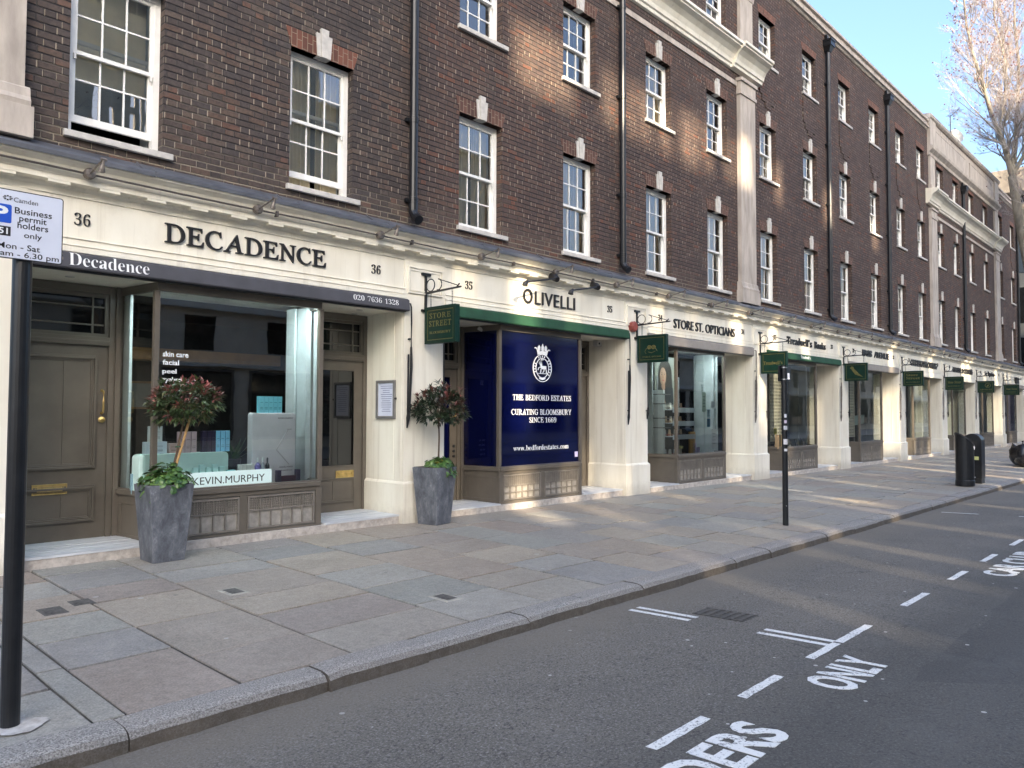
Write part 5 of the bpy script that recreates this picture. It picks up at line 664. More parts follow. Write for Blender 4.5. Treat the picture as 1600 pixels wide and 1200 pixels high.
# one sash window of each kind; the rest are copies
def make_window(h, kind, red, lift, blind):
    w = WW
    g = MB(); F = 0.125; jw = 0.062
    g.box(0, jw, F, F + 0.10, 0, h); g.box(w - jw, w, F, F + 0.10, 0, h); g.box(jw, w - jw, F, F + 0.10, h - 0.06, h); g.box(jw, w - jw, F, F + 0.12, 0, 0.035)
    zm = h * 0.5 + 0.01
    def sash(y, z0, z1, top, bot):
        a, b = jw, w - jw; st = 0.042
        g.box(a, a + st, y, y + 0.035, z0, z1); g.box(b - st, b, y, y + 0.035, z0, z1)
        g.box(a + st, b - st, y, y + 0.035, z0, z0 + bot); g.box(a + st, b - st, y, y + 0.035, z1 - top, z1)
        c, d = a + st, b - st
        for k in (1, 2):
            xx = c + (d - c) * k / 3; g.box(xx - 0.009, xx + 0.009, y + 0.006, y + 0.03, z0 + bot, z1 - top)
        zz = (z0 + bot + z1 - top) / 2; g.box(c, d, y + 0.007, y + 0.029, zz - 0.009, zz + 0.009)
        return (c, d, z0 + bot, z1 - top)
    up = sash(F + 0.012, zm - 0.02, h - 0.06, 0.04, 0.04)
    lo = sash(F + 0.052, 0.035 + lift, zm + 0.02 + lift, 0.04, 0.075)
    for sx in (jw + 0.012, w - jw - 0.034): g.box(sx, sx + 0.022, F + 0.004, F + 0.03, zm - 0.075, zm - 0.02)
    win = g.build('window', MT['white'], None, local=True)
    g = MB()
    for (a, b, c, d), y in ((up, F + 0.03), (lo, F + 0.07)): g.face([(a, y, c), (b, y, c), (b, y, d), (a, y, d)])
    g.build('pane', MT['glass_up'], win, local=True)
    g = MB(); g.cur = 0
    y0, y1 = F + 0.125, 1.6
    g.face([(0.0, y1, 0), (w, y1, 0), (w, y1, h), (0, y1, h)]); g.face([(0, y0, h), (w, y0, h), (w, y1, h), (0, y1, h)]); g.face([(0, y0, 0), (0, y1, 0), (w, y1, 0), (w, y0, 0)])
    g.face([(0, y0, 0), (0, y0, h), (0, y1, h), (0, y1, 0)]); g.face([(w, y0 + .2, 0), (w, y1, 0), (w, y1, h), (w, y0 + .2, h)])
    g.cur = 1
    g.face([(w - 0.065, y0, 0), (w - 0.065, y0 + 0.22, 0), (w - 0.065, y0 + 0.22, h), (w - 0.065, y0, h)])
    if blind:
        # cream curtains or a part blind, added to stand in for cream reflections
        g.cur = 2; rc = random.Random(int(blind * 1000)); n = 34; spans = [(0.02, w - 0.09)] if blind < 0.8 else [(0.02, w * (0.42 + 0.1 * rc.random())), (w * (0.56 + 0.06 * rc.random()), w - 0.085)]
        for (a, b) in spans:
            zb = h * (1 - blind) if blind < 0.8 else 0.0
            for k in range(n):
                xa_, xb_ = a + (b - a) * k / n, a + (b - a) * (k + 1) / n
                fy = (lambda i: 0.0) if blind < 0.8 else (lambda i: 0.03 * math.sin(i * 1.25) + 0.012 * math.sin(i * 2.9 + 1))
                g.face([(xa_, y0 + 0.045 + fy(k), zb), (xb_, y0 + 0.045 + fy(k + 1), zb), (xb_, y0 + 0.045 + fy(k + 1) * .6, h), (xa_, y0 + 0.045 + fy(k) * .6, h)])
    g.build('room_lining', [MT['interior'], MT['lining'], MT['reflection_curtain']], win, local=True)
    g = MB()
    g.prism([(-0.05, -0.068), (w + 0.10, -0.068), (w + 0.10, 0.0), (-0.05, 0.0)], -0.055, 0.0)
    g.box(0.003, w - 0.003, 0.0, F - 0.001, -0.066, 0.006)
    g.build('sill', MT['sillstone'], win, local=True, bevel=0.006)
    g = MB()
    ar = 0.235 if kind < 2 else 0.2
    g.prism([(0.0, h), (w, h), (w + 0.075, h + ar), (-0.075, h + ar)], -0.006, 0.12)
    g.build('brick_arch', MT['arch_red'] if red else MT['arch_dark'], win, local=True)
    if kind < 2:
        g = MB(); c = w / 2
        g.prism([(c - 0.045, h - 0.012), (c + 0.045, h - 0.012), (c + 0.058, h + 0.36), (c - 0.058, h + 0.36)], -0.045, 0.09)
        for s in (-1, 1):
            q = [(c + s * 0.047, h - 0.008), (c + s * 0.095, h - 0.008), (c + s * 0.118, h + 0.29), (c + s * 0.06, h + 0.29)]
            if s < 0: q = q[::-1]
            g.prism(q, -0.03, 0.09)
        g.build('keystone', MT['sillstone'], win, local=True, bevel=0.004)
    return win
protos = {}
rw = random.Random(3)
for (x, z0, h, r, i) in wins:
    red = (i < 2) if r < 2 else (i >= 6)
    lift = 0.13 if (i < 2 and r == 0) else 0.0
    bl = {0: rw.choice([0.9, 0.92, 0.94, 0.96, 0.7]), 1: rw.choice([0, 0.4, 0.93, 0.55, 0]), 2: rw.choice([0, 0, 0.5, 0.93])}[r]
    if i < 5 and r == 0: bl = (0.62, 0.91, 0.96, 0.93, 0.97)[i]
    key = (round(h, 2), r if r < 2 else 2, red, lift, bl)
    if key not in protos:
        o = make_window(h, r, red, lift, bl); protos[key] = o; o.parent = T
    else: o = copy_tree(protos[key], T)
    o.location = (x, WY, z0)
# stone dressings
def pavilion(x0, x1, left_full=True):
    for pxx in (x0, x1 - 0.76):
        g = MB()
        g.box(pxx, pxx + 0.76, WY - 0.10, WY + 0.05, 4.62, 9.10)
        g.box(pxx - 0.07, pxx + 0.83, WY - 0.16, WY + 0.05, 4.12, 4.42)
        g.xprof([(WY - 0.145, 4.42), (WY - 0.155, 4.47), (WY - 0.125, 4.52), (WY - 0.115, 4.6), (WY - 0.10, 4.62), (WY + 0.05, 4.62), (WY + 0.05, 4.42)], pxx - 0.045, pxx + 0.805)
        for zz in (5.75, 7.0, 8.2): g.box(pxx - 0.001, pxx + 0.761, WY - 0.101, WY - 0.09, zz, zz + 0.004)
        g.box(pxx - 0.03, pxx + 0.79, WY - 0.13, WY + 0.05, 9.10, 9.18)
        g.box(pxx - 0.01, pxx + 0.77, WY - 0.11, WY + 0.05, 9.18, 9.42)
        g.box(pxx - 0.04, pxx + 0.80, WY - 0.15, WY + 0.05, 9.42, 9.50)
        g.box(pxx + 0.06, pxx + 0.70, WY - 0.08, WY + 0.05, 10.42, 11.55)          # attic pilaster
        g.box(pxx + 0.02, pxx + 0.74, WY - 0.12, WY + 0.05, 10.30, 10.42)
        g.build('stone_pilaster', MT['stone'], T, bevel=0.006)
    g = MB(); g.box(x0 + 0.80, x1 - 0.80, WY - 0.03, WY + 0.02, 9.29, 9.40); g.build('string_course', MT['stone'], T)
    g = MB()
    prof = [(WY, 9.62), (WY - 0.05, 9.64), (WY - 0.06, 9.70), (WY - 0.09, 9.72), (WY - 0.11, 9.80), (WY - 0.16, 9.90), (WY - 0.24, 9.98), (WY - 0.33, 10.03), (WY - 0.33, 10.06), (WY - 0.37, 10.08), (WY - 0.37, 10.14), (WY, 10.20)]
    g.xprof(prof, x0 - 0.30, x1 + 0.30)
    for pxx in (x0, x1 - 0.76):
        g.xprof([(y - 0.07 if y < WY else y, z + 0.004) for y, z in prof], pxx - 0.36, pxx + 1.12)
    g.build('cornice', MT['cream'], T)
    g = MB()
    g.xprof([(WY, 11.58), (WY - 0.06, 11.60), (WY - 0.08, 11.70), (WY - 0.2, 11.82), (WY - 0.22, 11.92), (WY, 11.95)], x0 - 0.05, x1 + 0.05)
    g.box(x0, x1, WY - 0.05, WY + 0.3, 11.95, 13.0)
    for k in range(2):
        a = x0 + 0.9 + k * (x1 - x0 - 1.0) / 2; b = a + (x1 - x0 - 1.8) / 2 - 0.5
        g.box(a, b, WY - 0.075, WY, 12.1, 12.72)
        g.box(a - 0.08, b + 0.08, WY - 0.085, WY - 0.02, 12.06, 12.10); g.box(a - 0.08, b + 0.08, WY - 0.085, WY - 0.02, 12.72, 12.76)
    for pxx in (x0, x1 - 0.76): g.box(pxx - 0.03, pxx + 0.79, WY - 0.11, WY + 0.3, 11.96, 13.01)
    g.xprof([(WY + 0.32, 13.0), (WY - 0.10, 13.0), (WY - 0.16, 13.06), (WY - 0.18, 13.16), (WY - 0.1, 13.2), (WY + 0.32, 13.24)], x0 - 0.08, x1 + 0.08)
    g.build('parapet', MT['stone'], T)
pavilion(1.27, 17.46); pavilion(32.42, 44.2)
for a, b in ((17.54, 32.34), (44.28, XE + 0.05)):
    g = MB()
    g.box(a, b, WY - 0.02, WY + 0.3, 12.54, 12.60)
    g.xprof([(WY + 0.3, 12.56), (WY - 0.03, 12.56), (WY - 0.05, 12.60), (WY - 0.10, 12.62), (WY - 0.10, 12.66), (WY - 0.03, 12.67), (WY - 0.03, 12.86), (WY - 0.09, 12.88), (WY - 0.09, 12.95), (WY + 0.3, 12.98)], a, b)
    g.build('parapet', MT['stone'], T)
# drainpipes
for xx, hop, ztop in ((6.81, False, 12.4), (11.91, False, 12.4), (22.2, True, 12.05), (27.45, True, 12.05), (37.42, True, 11.1), (48.72, False, 12.3)):
    g = MB(); y = WY - 0.085
    g.tube([(xx, y, ztop), (xx, y, 4.42)], 0.059, 12)
    for zz in [4.5, 5.65, 7.55, 9.3, 11.1]:
        if zz < ztop:
            g.tube([(xx, y, zz - 0.05), (xx, y, zz - 0.045), (xx, y, zz + 0.045), (xx, y, zz + 0.05)], [0.055, 0.066, 0.066, 0.055], 12)
            for q in (-0.02, 0.02): g.tube([(xx, y, zz + q - 0.008), (xx, y, zz + q + 0.008)], 0.071, 12)
            g.box(xx - 0.1, xx + 0.1, y + 0.03, WY + 0.01, zz - 0.025, zz + 0.025)
    g.tube([(xx, y, 4.5), (xx, y, 4.34), (xx, y - 0.05, 4.26), (xx, y - 0.13, 4.20)], [0.066, 0.066, 0.066, 0.07], 12)
    p = g.build('drainpipe', MT['pipe'], T)
    if hop:
        g = MB()
        g.hull([(xx - 0.075, y - 0.07, ztop - 0.02), (xx + 0.075, y - 0.07, ztop - 0.02), (xx + 0.075, y + 0.07, ztop - 0.02), (xx - 0.075, y + 0.07, ztop - 0.02)],
               [(xx - 0.14, y - 0.13, ztop + 0.13), (xx + 0.14, y - 0.13, ztop + 0.13), (xx + 0.14, y + 0.08, ztop + 0.13), (xx - 0.14, y + 0.08, ztop + 0.13)])
        g.box(xx - 0.16, xx + 0.16, y - 0.15, y + 0.08, ztop + 0.13, ztop + 0.27); g.box(xx - 0.18, xx + 0.18, y - 0.17, y + 0.08, ztop + 0.27, ztop + 0.31)
        g.box(xx - 0.03, xx + 0.03, y - 0.0, WY, ztop + 0.31, ztop + 0.5)
        g.build('hopper_head', MT['pipe'], p)
# roof chimney, dish and aerial
g = MB(); g.box(46.4, 47.5, 1.9, 3.4, 12.5, 15.3); g.box(46.35, 47.55, 1.85, 3.45, 15.3, 15.5)
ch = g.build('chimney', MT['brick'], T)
g = MB(); g.lathe([(0.17, 15.5), (0.15, 15.95), (0.17, 16.0), (0.17, 16.06), (0.12, 16.06)], 46.8, 2.3, 12); g.build('chimney_pot', plain('terracotta_pot', (0.36, 0.11, 0.06), 0.8), ch)

# ------------------------------------------------------------------ shop cornice and pilasters
C_ = thing('shop_cornice', 'cream moulded cornice with grey lead top running along above all the shopfronts', 'cornice', (0, 0, 3.6))
g = MB()
prof = [(0.3, 3.60), (-0.012, 3.60), (-0.012, 3.66), (-0.035, 3.68), (-0.045, 3.70), (-0.14, 3.705), (-0.14, 3.755), (-0.155, 3.765), (-0.17, 3.80), (-0.195, 3.845), (-0.235, 3.875), (-0.255, 3.885), (-0.255, 3.915), (0.3, 3.93)]
segs = [-3.0] + [p + PW / 2 for p in PL] + [54.0]
for a, b in zip(segs, segs[1:]): g.xprof(prof, a, b)
g.build('moulding', MT['cream'], C_)
g = MB(); x = -2.8
while x < 50:
    g.box(x, x + 0.19, -0.136, -0.052, 3.679, 3.704); x += 0.452
g.build('mutule_row', MT['cream'], C_)
g = MB(); rl = random.Random(9); a = -3.0
while a < 52:
    b = a + rl.uniform(1.3, 1.9)
    e = rl.uniform(-0.006, 0.006)
    g.xprof([(0.24, 3.931), (-0.262, 3.917), (-0.272, 3.90 + e), (-0.274, 3.945 + e), (-0.262, 3.962 + e), (0.02, 4.02), (0.246, 4.16 + e)], a, b - 0.004)
    g.tube([(b, -0.272, 3.945), (b, -0.255, 3.968), (b, 0.02, 4.028), (b, 0.24, 4.16)], 0.013, 6)
    a = b
g.build('lead_flashing', MT['lead'], C_)
g = MB()
zc = 3.80; yc = -0.205
pts = [(-2 + k * 0.5, yc + 0.004 * math.sin(k * 1.7), zc + 0.006 * math.sin(k * 0.9 + 1)) for k in range(103)]
g.tube(pts, 0.011, 6)
for k in range(1, 103, 2):
    if k % 4 == 1: g.box(pts[k][0] - 0.012, pts[k][0] + 0.012, yc - 0.015, yc + 0.05, zc - 0.03, zc + 0.03)
g.build('lighting_conduit', plain('conduit_grey', (0.085, 0.075, 0.068), 0.5, var=0.2), C_)
def pilaster(i):
    x = PL[i]; b = gz(x) - 0.05
    names = ['at the left edge behind the parking sign post', 'between the grey awning shop and the navy window shop', 'between the navy window shop and the opticians', 'between the opticians and the green awning bookshop', 'between the bookshop and the shop numbered 32',
             'to the right of the shop numbered 32', 'two bays beyond the shop numbered 32', 'behind the litter bins', 'fourth pier beyond the shop numbered 32', 'at the far end of the shop row']
    p = thing('shop_pilaster', 'cream painted pilaster ' + names[i], 'pilaster', (x, 0, b), 'cream pilasters between the shopfronts')
    g = MB(); g.box(x, x + PW, -0.012, 1.3, 0.57, 3.598)
    for zz in (1.03,): g.box(x - 0.0015, x + PW + 0.0015, -0.0135, 0.0, zz, zz + 0.003)
    g.box(x - 0.006, x, 0.035, 0.06, 0.60, 2.88); g.box(x - 0.006, x, 0.20, 0.215, 0.60, 2.88)
    g.build('shaft', MT['cream'], p, bevel=0.008)
    g = MB(); g.box(x - 0.03, x + PW + 0.03, -0.05, 1.299, b, 0.545)
    g.hull([(x - 0.03, -0.05, 0.545), (x + PW + 0.03, -0.05, 0.545), (x + PW + 0.03, 1.299, 0.545), (x - 0.03, 1.299, 0.545)], [(x - 0.004, -0.016, 0.575), (x + PW + 0.004, -0.016, 0.575), (x + PW + 0.004, 1.299, 0.575), (x - 0.004, 1.299, 0.575)])
    g.build('plinth', MT['cream'], p, bevel=0.005)
    g = MB(); a, c = x + 0.05, x + PW - 0.05
    for (s, q) in ((0.0, 0.022), (0.035, 0.012)):
        g.box(a + s, c - s, -0.012 - q, -0.011, 3.50 - s, 3.525 - s); g.box(a + s, c - s, -0.012 - q, -0.011, 3.15 + s, 3.17 + s)
        g.box(a + s, a + s + 0.02, -0.012 - q + .002, -0.011, 3.17 + s, 3.50 - s); g.box(c - s - 0.02, c - s, -0.012 - q + .002, -0.011, 3.17 + s, 3.50 - s)
    g.build('head_panel', MT['cream'], p)
for i in range(len(PL)): pilaster(i)

# ------------------------------------------------------------------ shopfronts
YF, YD = 0.10, 0.86
def ring(g, a, b, c, d, w, y0, y1):
    """a rectangular frame in the facade plane"""
    g.box(a, a + w, y0, y1, c, d); g.box(b - w, b, y0, y1, c, d); g.box(a + w, b - w, y0, y1, d - w, d); g.box(a + w, b - w, y0, y1, c, c + w)
def grille(parent, a, b, z0, z1, style):
    y = YF - 0.004
    g = MB(); ring(g, a, b, z0, z1, 0.022, y - 0.014, y + 0.01)
    c, d = a + 0.022, b - 0.022; zz = z0 + (z1 - z0) * 0.56
    g.box(c, d, y - 0.010, y + 0.008, zz - 0.009, zz + 0.009)
    n = 6
    for k in range(1, n):
        xx = c + (d - c) * k / n
        g.box(xx - 0.009, xx + 0.009, y - 0.008, y + 0.008, z0 + 0.022, zz - 0.009)
        if style == 'dots': g.box(xx - 0.009, xx + 0.009, y - 0.008, y + 0.008, zz + 0.009, z1 - 0.022)
    if style == 'dots':
        m_ = n * 5
        for k in range(m_):
            if k % 5 == 0: continue
            xx = c + (d - c) * k / m_; g.box(xx - 0.0035, xx + 0.0035, y - 0.002, y + 0.008, zz + 0.009, z1 - 0.022)
        for k in range(1, 5):
            q = zz + 0.009 + (z1 - 0.022 - zz - 0.009) * k / 5; g.box(c, d, y - 0.003, y + 0.007, q - 0.0035, q + 0.0035)
    else:
        zm = z0 + 0.022 + (zz - z0 - 0.03) * 0.5
        g.box(c, d, y - 0.009, y + 0.008, zm - 0.007, zm + 0.007)
        for k in range(1, 9):
            q = zz + 0.009 + (z1 - 0.03 - zz) * k / 9; g.box(c, d, y - 0.003, y + 0.007, q - 0.004, q + 0.004)
        for k in range(1, 18):
            xx = c + (d - c) * k / 18; g.box(xx - 0.0025, xx + 0.0025, y - 0.0015, y + 0.006, zz + 0.009, z1 - 0.022)
    o = g.build('grille', MT['taupe_pale'], parent)
    return o
def door(S, x0, x1, z0, z1, kind, hinge_right=False, navy=False):
    y = YD
    g = MB()
    if kind == 'solid':
        g.box(x0, x1, y, y + 0.05, z0, z1)
        def panel(a, b, c, d):
            ring(g, a, b, c, d, 0.022, y - 0.034, y + 0.004); ring(g, a + 0.022, b - 0.022, c + 0.022, d - 0.022, 0.018, y - 0.018, y + 0.004)
            ring(g, a + 0.04, b - 0.04, c + 0.04, d - 0.04, 0.014, y - 0.009, y + 0.004); ring(g, a - 0.014, b + 0.014, c - 0.014, d + 0.014, 0.014, y - 0.012, y + 0.004)
            xm = (a + b) / 2 + 0.06; g.box(xm - 0.004, xm + 0.004, y - 0.008, y + 0.003, c + 0.05, d - 0.05)
        a, b = x0 + 0.10, x1 - 0.12
        panel(a, b, z0 + 0.76, z1 - 0.13); panel(a, b, z0 + 0.19, z0 + 0.56)
    else:
        st = 0.13
        g.box(x0, x0 + st, y, y + 0.05, z0, z1); g.box(x1 - st, x1, y, y + 0.05, z0, z1); g.box(x0 + st, x1 - st, y, y + 0.05, z1 - st, z1); g.box(x0 + st, x1 - st, y, y + 0.05, z0, z0 + 0.62)
        a, b = x0 + st - 0.01, x1 - st + 0.01
        ring(g, a + .01, b - .01, z0 + 0.62, z1 - st, 0.014, y - 0.012, y + 0.004)
        ring(g, a, b, z0 + 0.12, z0 + 0.46, 0.02, y - 0.018, y + 0.004); ring(g, a + 0.02, b - 0.02, z0 + 0.14, z0 + 0.44, 0.016, y - 0.008, y + 0.004)
        xm = (a + b) / 2; g.box(xm - 0.004, xm + 0.004, y - 0.007, y + 0.003, z0 + 0.16, z0 + 0.42)
    d = g.build('door', MT['taupe'], S, bevel=0.003)
    if kind != 'solid':
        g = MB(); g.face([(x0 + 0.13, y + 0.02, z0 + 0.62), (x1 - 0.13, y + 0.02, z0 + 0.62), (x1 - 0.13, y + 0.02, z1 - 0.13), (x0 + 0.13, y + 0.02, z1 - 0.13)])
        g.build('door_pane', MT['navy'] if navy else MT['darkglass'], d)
    return d
def letterbox(d, a, b, c, e):
    g = MB(); y = YD - 0.006
    ring(g, a, b, c, e, 0.010, y - 0.010, y + 0.005); g.box(a + 0.010, b - 0.010, y - 0.003, y + 0.005, c + 0.010, e - 0.010)
    ring(g, a + 0.03, b - 0.03, c + 0.022, e - 0.022, 0.006, y - 0.009, y + 0.004); g.box(a + 0.045, b - 0.045, y - 0.013, y + 0.001, c + 0.034, e - 0.034)
    for px in (a + 0.02, b - 0.02): g.tube([(px, y + 0.002, (c + e) / 2), (px, y - 0.009, (c + e) / 2)], 0.007, 8)
    g.build('letterbox', MT['brass'], d, bevel=0.002)
def transom(S, x0, x1, z0, z1, right):
    g = MB(); y = YD + 0.01
    ring(g, x0, x1, z0, z1, 0.04, y - 0.015, y + 0.04)
    a, b, c, d = x0 + 0.04, x1 - 0.04, z0 + 0.04, z1 - 0.04
    for fr in (0.24, 0.74): g.box(a, b, y, y + 0.025, c + (d - c) * fr - 0.008, c + (d - c) * fr + 0.008)
    for q in (0.12, (b - a) - 0.12): g.box(a + q - 0.009, a + q + 0.009, y + 0.001, y + 0.026, c, d)
    o = g.build('transom_window', MT['taupe'], S)
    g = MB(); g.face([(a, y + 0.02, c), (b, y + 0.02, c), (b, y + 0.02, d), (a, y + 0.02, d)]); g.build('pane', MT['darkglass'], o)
def shopfront(i, label, num, valance, cover=None, detail=True):
    xl, xr = PL[i] + PW, PL[i + 1]
    xa, xb = xl + 1.25, xl + 3.26
    b = gz(xl) - 0.04; st = gz((xl + xr) / 2) + 0.115
    S = thing('shopfront', label, 'shopfront', ((xl + xr) / 2, 0, b), 'shopfronts along the terrace')
    # fascia and its mouldings
    g = MB()
    g.box(xl + 0.002, xr - 0.002, 0.0, 0.28, 3.195, 3.598)
    g.box(xl + 0.002, xr - 0.002, -0.014, 0.279, 3.125, 3.194); g.box(xl + 0.002, xr - 0.002, -0.03, 0.278, 3.06, 3.124)
    g.box(xl + 0.002, xr - 0.002, -0.026, -0.001, 3.192, 3.206); g.box(xl + 0.002, xr - 0.002, -0.038, -0.015, 3.12, 3.132)
    fas = g.build('fascia', MT['cream'], S, bevel=0.003)
    g = MB(); g.box(xl + 0.003, xr - 0.003, 0.282, 0.30, 2.905, 3.55); g.box(xl + 0.002, xr - 0.002, 0.02, 1.25, 2.893, 2.904)
    g.build('soffit', MT['cream'], S)
    # joinery
    g = MB()
    P1, P2, P3, P4 = (xa, YF), (xa - 0.12, YD), (xb, YF), (xb + 0.12, YD)
    for (px, py) in (P1, P3): g.box(px - 0.028, px + 0.028, py - 0.012, py + 0.05, 0.66, 2.80)
    for (px, py) in (P2, P4):
        g.box(px - 0.04, px + 0.04, py - 0.06, py + 0.04, st + 0.01, 2.89)
    def rail(p, q, z0, z1, w=0.05, o=0.0):
        v = Vector((q[0] - p[0], q[1] - p[1], 0)).normalized(); n = Vector((v.y, -v.x, 0))
        A = Vector((p[0], p[1], 0)); B = Vector((q[0], q[1], 0)); n0 = n * o; n1 = n * (-w)
        r = [A + n0, B + n0, B + n1, A + n1]
        g.hull([(k.x, k.y, z0) for k in r], [(k.x, k.y, z1) for k in r])
    rail(P2, P1, 2.80, 2.889); rail(P1, P3, 2.80, 2.889, o=0.014); rail(P3, P4, 2.80, 2.889)
    rail(P2, P1, 0.60, 0.66, 0.06, 0.02); rail(P1, P3, 0.60, 0.655, 0.08, 0.035); rail(P3, P4, 0.60, 0.66, 0.06, 0.02)
    rail(P2, P1, 0.655, 0.675, 0.05, 0.004); rail(P1, P3, 0.651, 0.675, 0.05, 0.012); rail(P3, P4, 0.655, 0.675, 0.05, 0.004)
    # door frames
    for (a, c) in ((xl, P2[0] - 0.04), (P4[0] + 0.04, xr)):
        g.box(a, a + 0.06, YD - 0.03, YD + 0.08, st, 2.889); g.box(c - 0.06, c, YD - 0.03, YD + 0.08, st, 2.889)
        g.box(a + 0.06, c - 0.06, YD - 0.045, YD + 0.07, st + 2.10, st + 2.19); g.box(a + 0.06, c - 0.06, YD - 0.03, YD + 0.07, 2.80, 2.889)
        g.box(a + 0.06, c - 0.06, YD - 0.055, YD + 0.02, st + 2.125, st + 2.15)
    g.build('frame', MT['taupe'], S, bevel=0.004)
    for (a, c, s, k) in ((xl + 0.06, P2[0] - 0.10, False, 'L'), (P4[0] + 0.10, xr - 0.06, True, 'R')):
        transom(S, a, c, st + 2.19, 2.80, s)
        kind = 'solid' if (i == 0 and k == 'L') else 'glazed'
        d = door(S, a, c, st + 0.005, st + 2.10, kind, s, navy=(i == 1))
        if i == 0 and k == 'L':
            letterbox(d, 2.36, 2.69, 0.635, 0.745)
            g = MB(); xx = c - 0.055; g.tube([(xx, YD - 0.003, 1.74), (xx, YD - 0.055, 1.73), (xx, YD - 0.062, 1.62), (xx, YD - 0.055, 1.50), (xx, YD - 0.003, 1.49)], [0.016, 0.011, 0.010, 0.011, 0.016], 8); g.build('pull_handle', MT['brass'], d)
            g = MB(); g.tube([(xx, YD - 0.001, 1.42), (xx, YD - 0.02, 1.42), (xx, YD - 0.028, 1.42)], [0.034, 0.034, 0.014], 14); g.build('lock', MT['brass'], d)
        elif i == 0: letterbox(d, 6.04, 6.33, 0.60, 0.70)
        elif i == 1 and k == 'L':
            g = MB(); xx = c - 0.06; g.tube([(xx, YD - 0.003, 1.72), (xx, YD - 0.055, 1.70), (xx, YD - 0.055, 1.46), (xx, YD - 0.003, 1.44)], 0.012, 8); g.build('pull_handle', MT['brass'], d)
            g = MB()
            for zz in (0.98, 0.90, 0.82): g.tube([(xx, YD - 0.001, zz), (xx, YD - 0.02, zz)], 0.022, 12)
            g.build('lock', MT['black'], d)
            for q, (w_, zz) in enumerate(((0.2, 1.03), (0.22, 0.95), (0.17, 0.87), (0.19, 0.79))): lettering('lettering', ('MON - FRI', '10 AM - 6 PM', 'SAT - SUN', 'BY VISIT')[q], (a + 0.2, YD + 0.018, zz), FX, FZ, w_, 0.028, MT['white_vinyl'], d, 0.002)
            lettering('lettering', '35', (a + 0.26, YD + 0.018, 1.98), FX, FZ, 0.12, 0.08, MT['white_vinyl'], d, 0.002, 'serif')
    # stall riser with its ventilated panels
    g = MB()
    g.box(xa - 0.012, xb + 0.012, YF + 0.022, YF + 0.06, b, 0.60)
    mid = (xa + xb) / 2
    g.box(xa - 0.02, xa + 0.06, YF - 0.015, YF + 0.022, b, 0.599); g.box(xb - 0.06, xb + 0.02, YF - 0.015, YF + 0.022, b, 0.599); g.box(mid - 0.045, mid + 0.045, YF - 0.012, YF + 0.022, b + 0.06, 0.55)
    g.box(xa + 0.06, xb - 0.06, YF - 0.012, YF + 0.022, 0.55, 0.598); g.box(xa + 0.06, xb - 0.06, YF - 0.014, YF + 0.022, b, b + 0.165)
    for (p, q) in ((P2, P1), (P3, P4)):
        rail(p, q, b + 0.02, 0.60, 0.03, -0.012)
        v = Vector((q[0] - p[0], q[1] - p[1], 0)); L = v.length; v.normalize(); n = Vector((v.y, -v.x, 0))
        def sub(s0, s1, z0, z1):
            A = Vector((p[0], p[1], 0)) + v * s0; B = Vector((p[0], p[1], 0)) + v * s1
            r = [A - n * 0.004, B - n * 0.004, B - n * 0.013, A - n * 0.013]
            g.hull([(k.x, k.y, z0) for k in r], [(k.x, k.y, z1) for k in r])
        sub(0.05, L - 0.04, 0.5, 0.599); sub(0.05, L - 0.04, b + .03, 0.17); sub(0.05, 0.13, 0.17, 0.5); sub(L - 0.12, L - 0.04, 0.17, 0.5)
    rs = g.build('stall_riser', MT['taupe'], S, bevel=0.003)
    g = MB(); g.box(xa + 0.06, xb - 0.06, YF + 0.008, YF + 0.0215, b + 0.165, 0.55); g.build('backing', MT['recess'], rs)
    for a, c in ((xa + 0.075, mid - 0.05), (mid + 0.05, xb - 0.075)): grille(rs, a, c, b + 0.175, 0.54, 'dots' if i == 0 else 'mesh')
    # glass
    for nm, p, q in (('display_window', P1, P3), ('side_window', P2, P1), ('side_window', P3, P4)):
        g = MB(); g.face([(p[0], p[1] + 0.02, 0.67), (q[0], q[1] + 0.02, 0.67), (q[0], q[1] + 0.02, 2.805), (p[0], p[1] + 0.02, 2.805)])
        g.build(nm, MT['navy'] if cover == 'navy' else MT['glass_shop'], S)
    # step
    g = MB(); g.box(xl + 0.034, xr - 0.034, 0.03, 0.96, b - 0.05, st - 0.022)
    stp = g.build('step', MT['stepstone'], S, bevel=0.006)
    for a, c in ((xl + 0.034, xa - 0.05), (xb + 0.05, xr - 0.034)):
        g = MB(); g.box(a, c, 0.022, 0.50, st - 0.022, st); g.box(a, c, 0.51, 0.90, st - 0.022, st + 0.006)
        for yy in (0.14, 0.30, 0.62): g.box(a, c, yy, yy + 0.012, st - 0.001 + (0.006 if yy > .5 else 0), st + 0.003 + (0.006 if yy > .5 else 0))
        g.build('tread', MT['marble'], stp)
    # the room behind
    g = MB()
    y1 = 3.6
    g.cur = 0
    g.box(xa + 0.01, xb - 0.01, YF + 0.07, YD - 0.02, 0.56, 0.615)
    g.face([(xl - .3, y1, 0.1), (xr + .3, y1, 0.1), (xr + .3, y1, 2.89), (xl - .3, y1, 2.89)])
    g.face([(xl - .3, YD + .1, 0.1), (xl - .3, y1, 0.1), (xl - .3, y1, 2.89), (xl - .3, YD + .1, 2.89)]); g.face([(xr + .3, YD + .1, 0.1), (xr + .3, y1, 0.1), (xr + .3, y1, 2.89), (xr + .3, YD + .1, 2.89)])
    g.face([(xl - .3, YD + .1, 0.1), (xr + .3, YD + .1, 0.1), (xr + .3, y1, 0.1), (xl - .3, y1, 0.1)]); g.face([(xl - .3, 1.25, 2.888), (xr + .3, 1.25, 2.888), (xr + .3, y1, 2.888), (xl - .3, y1, 2.888)])
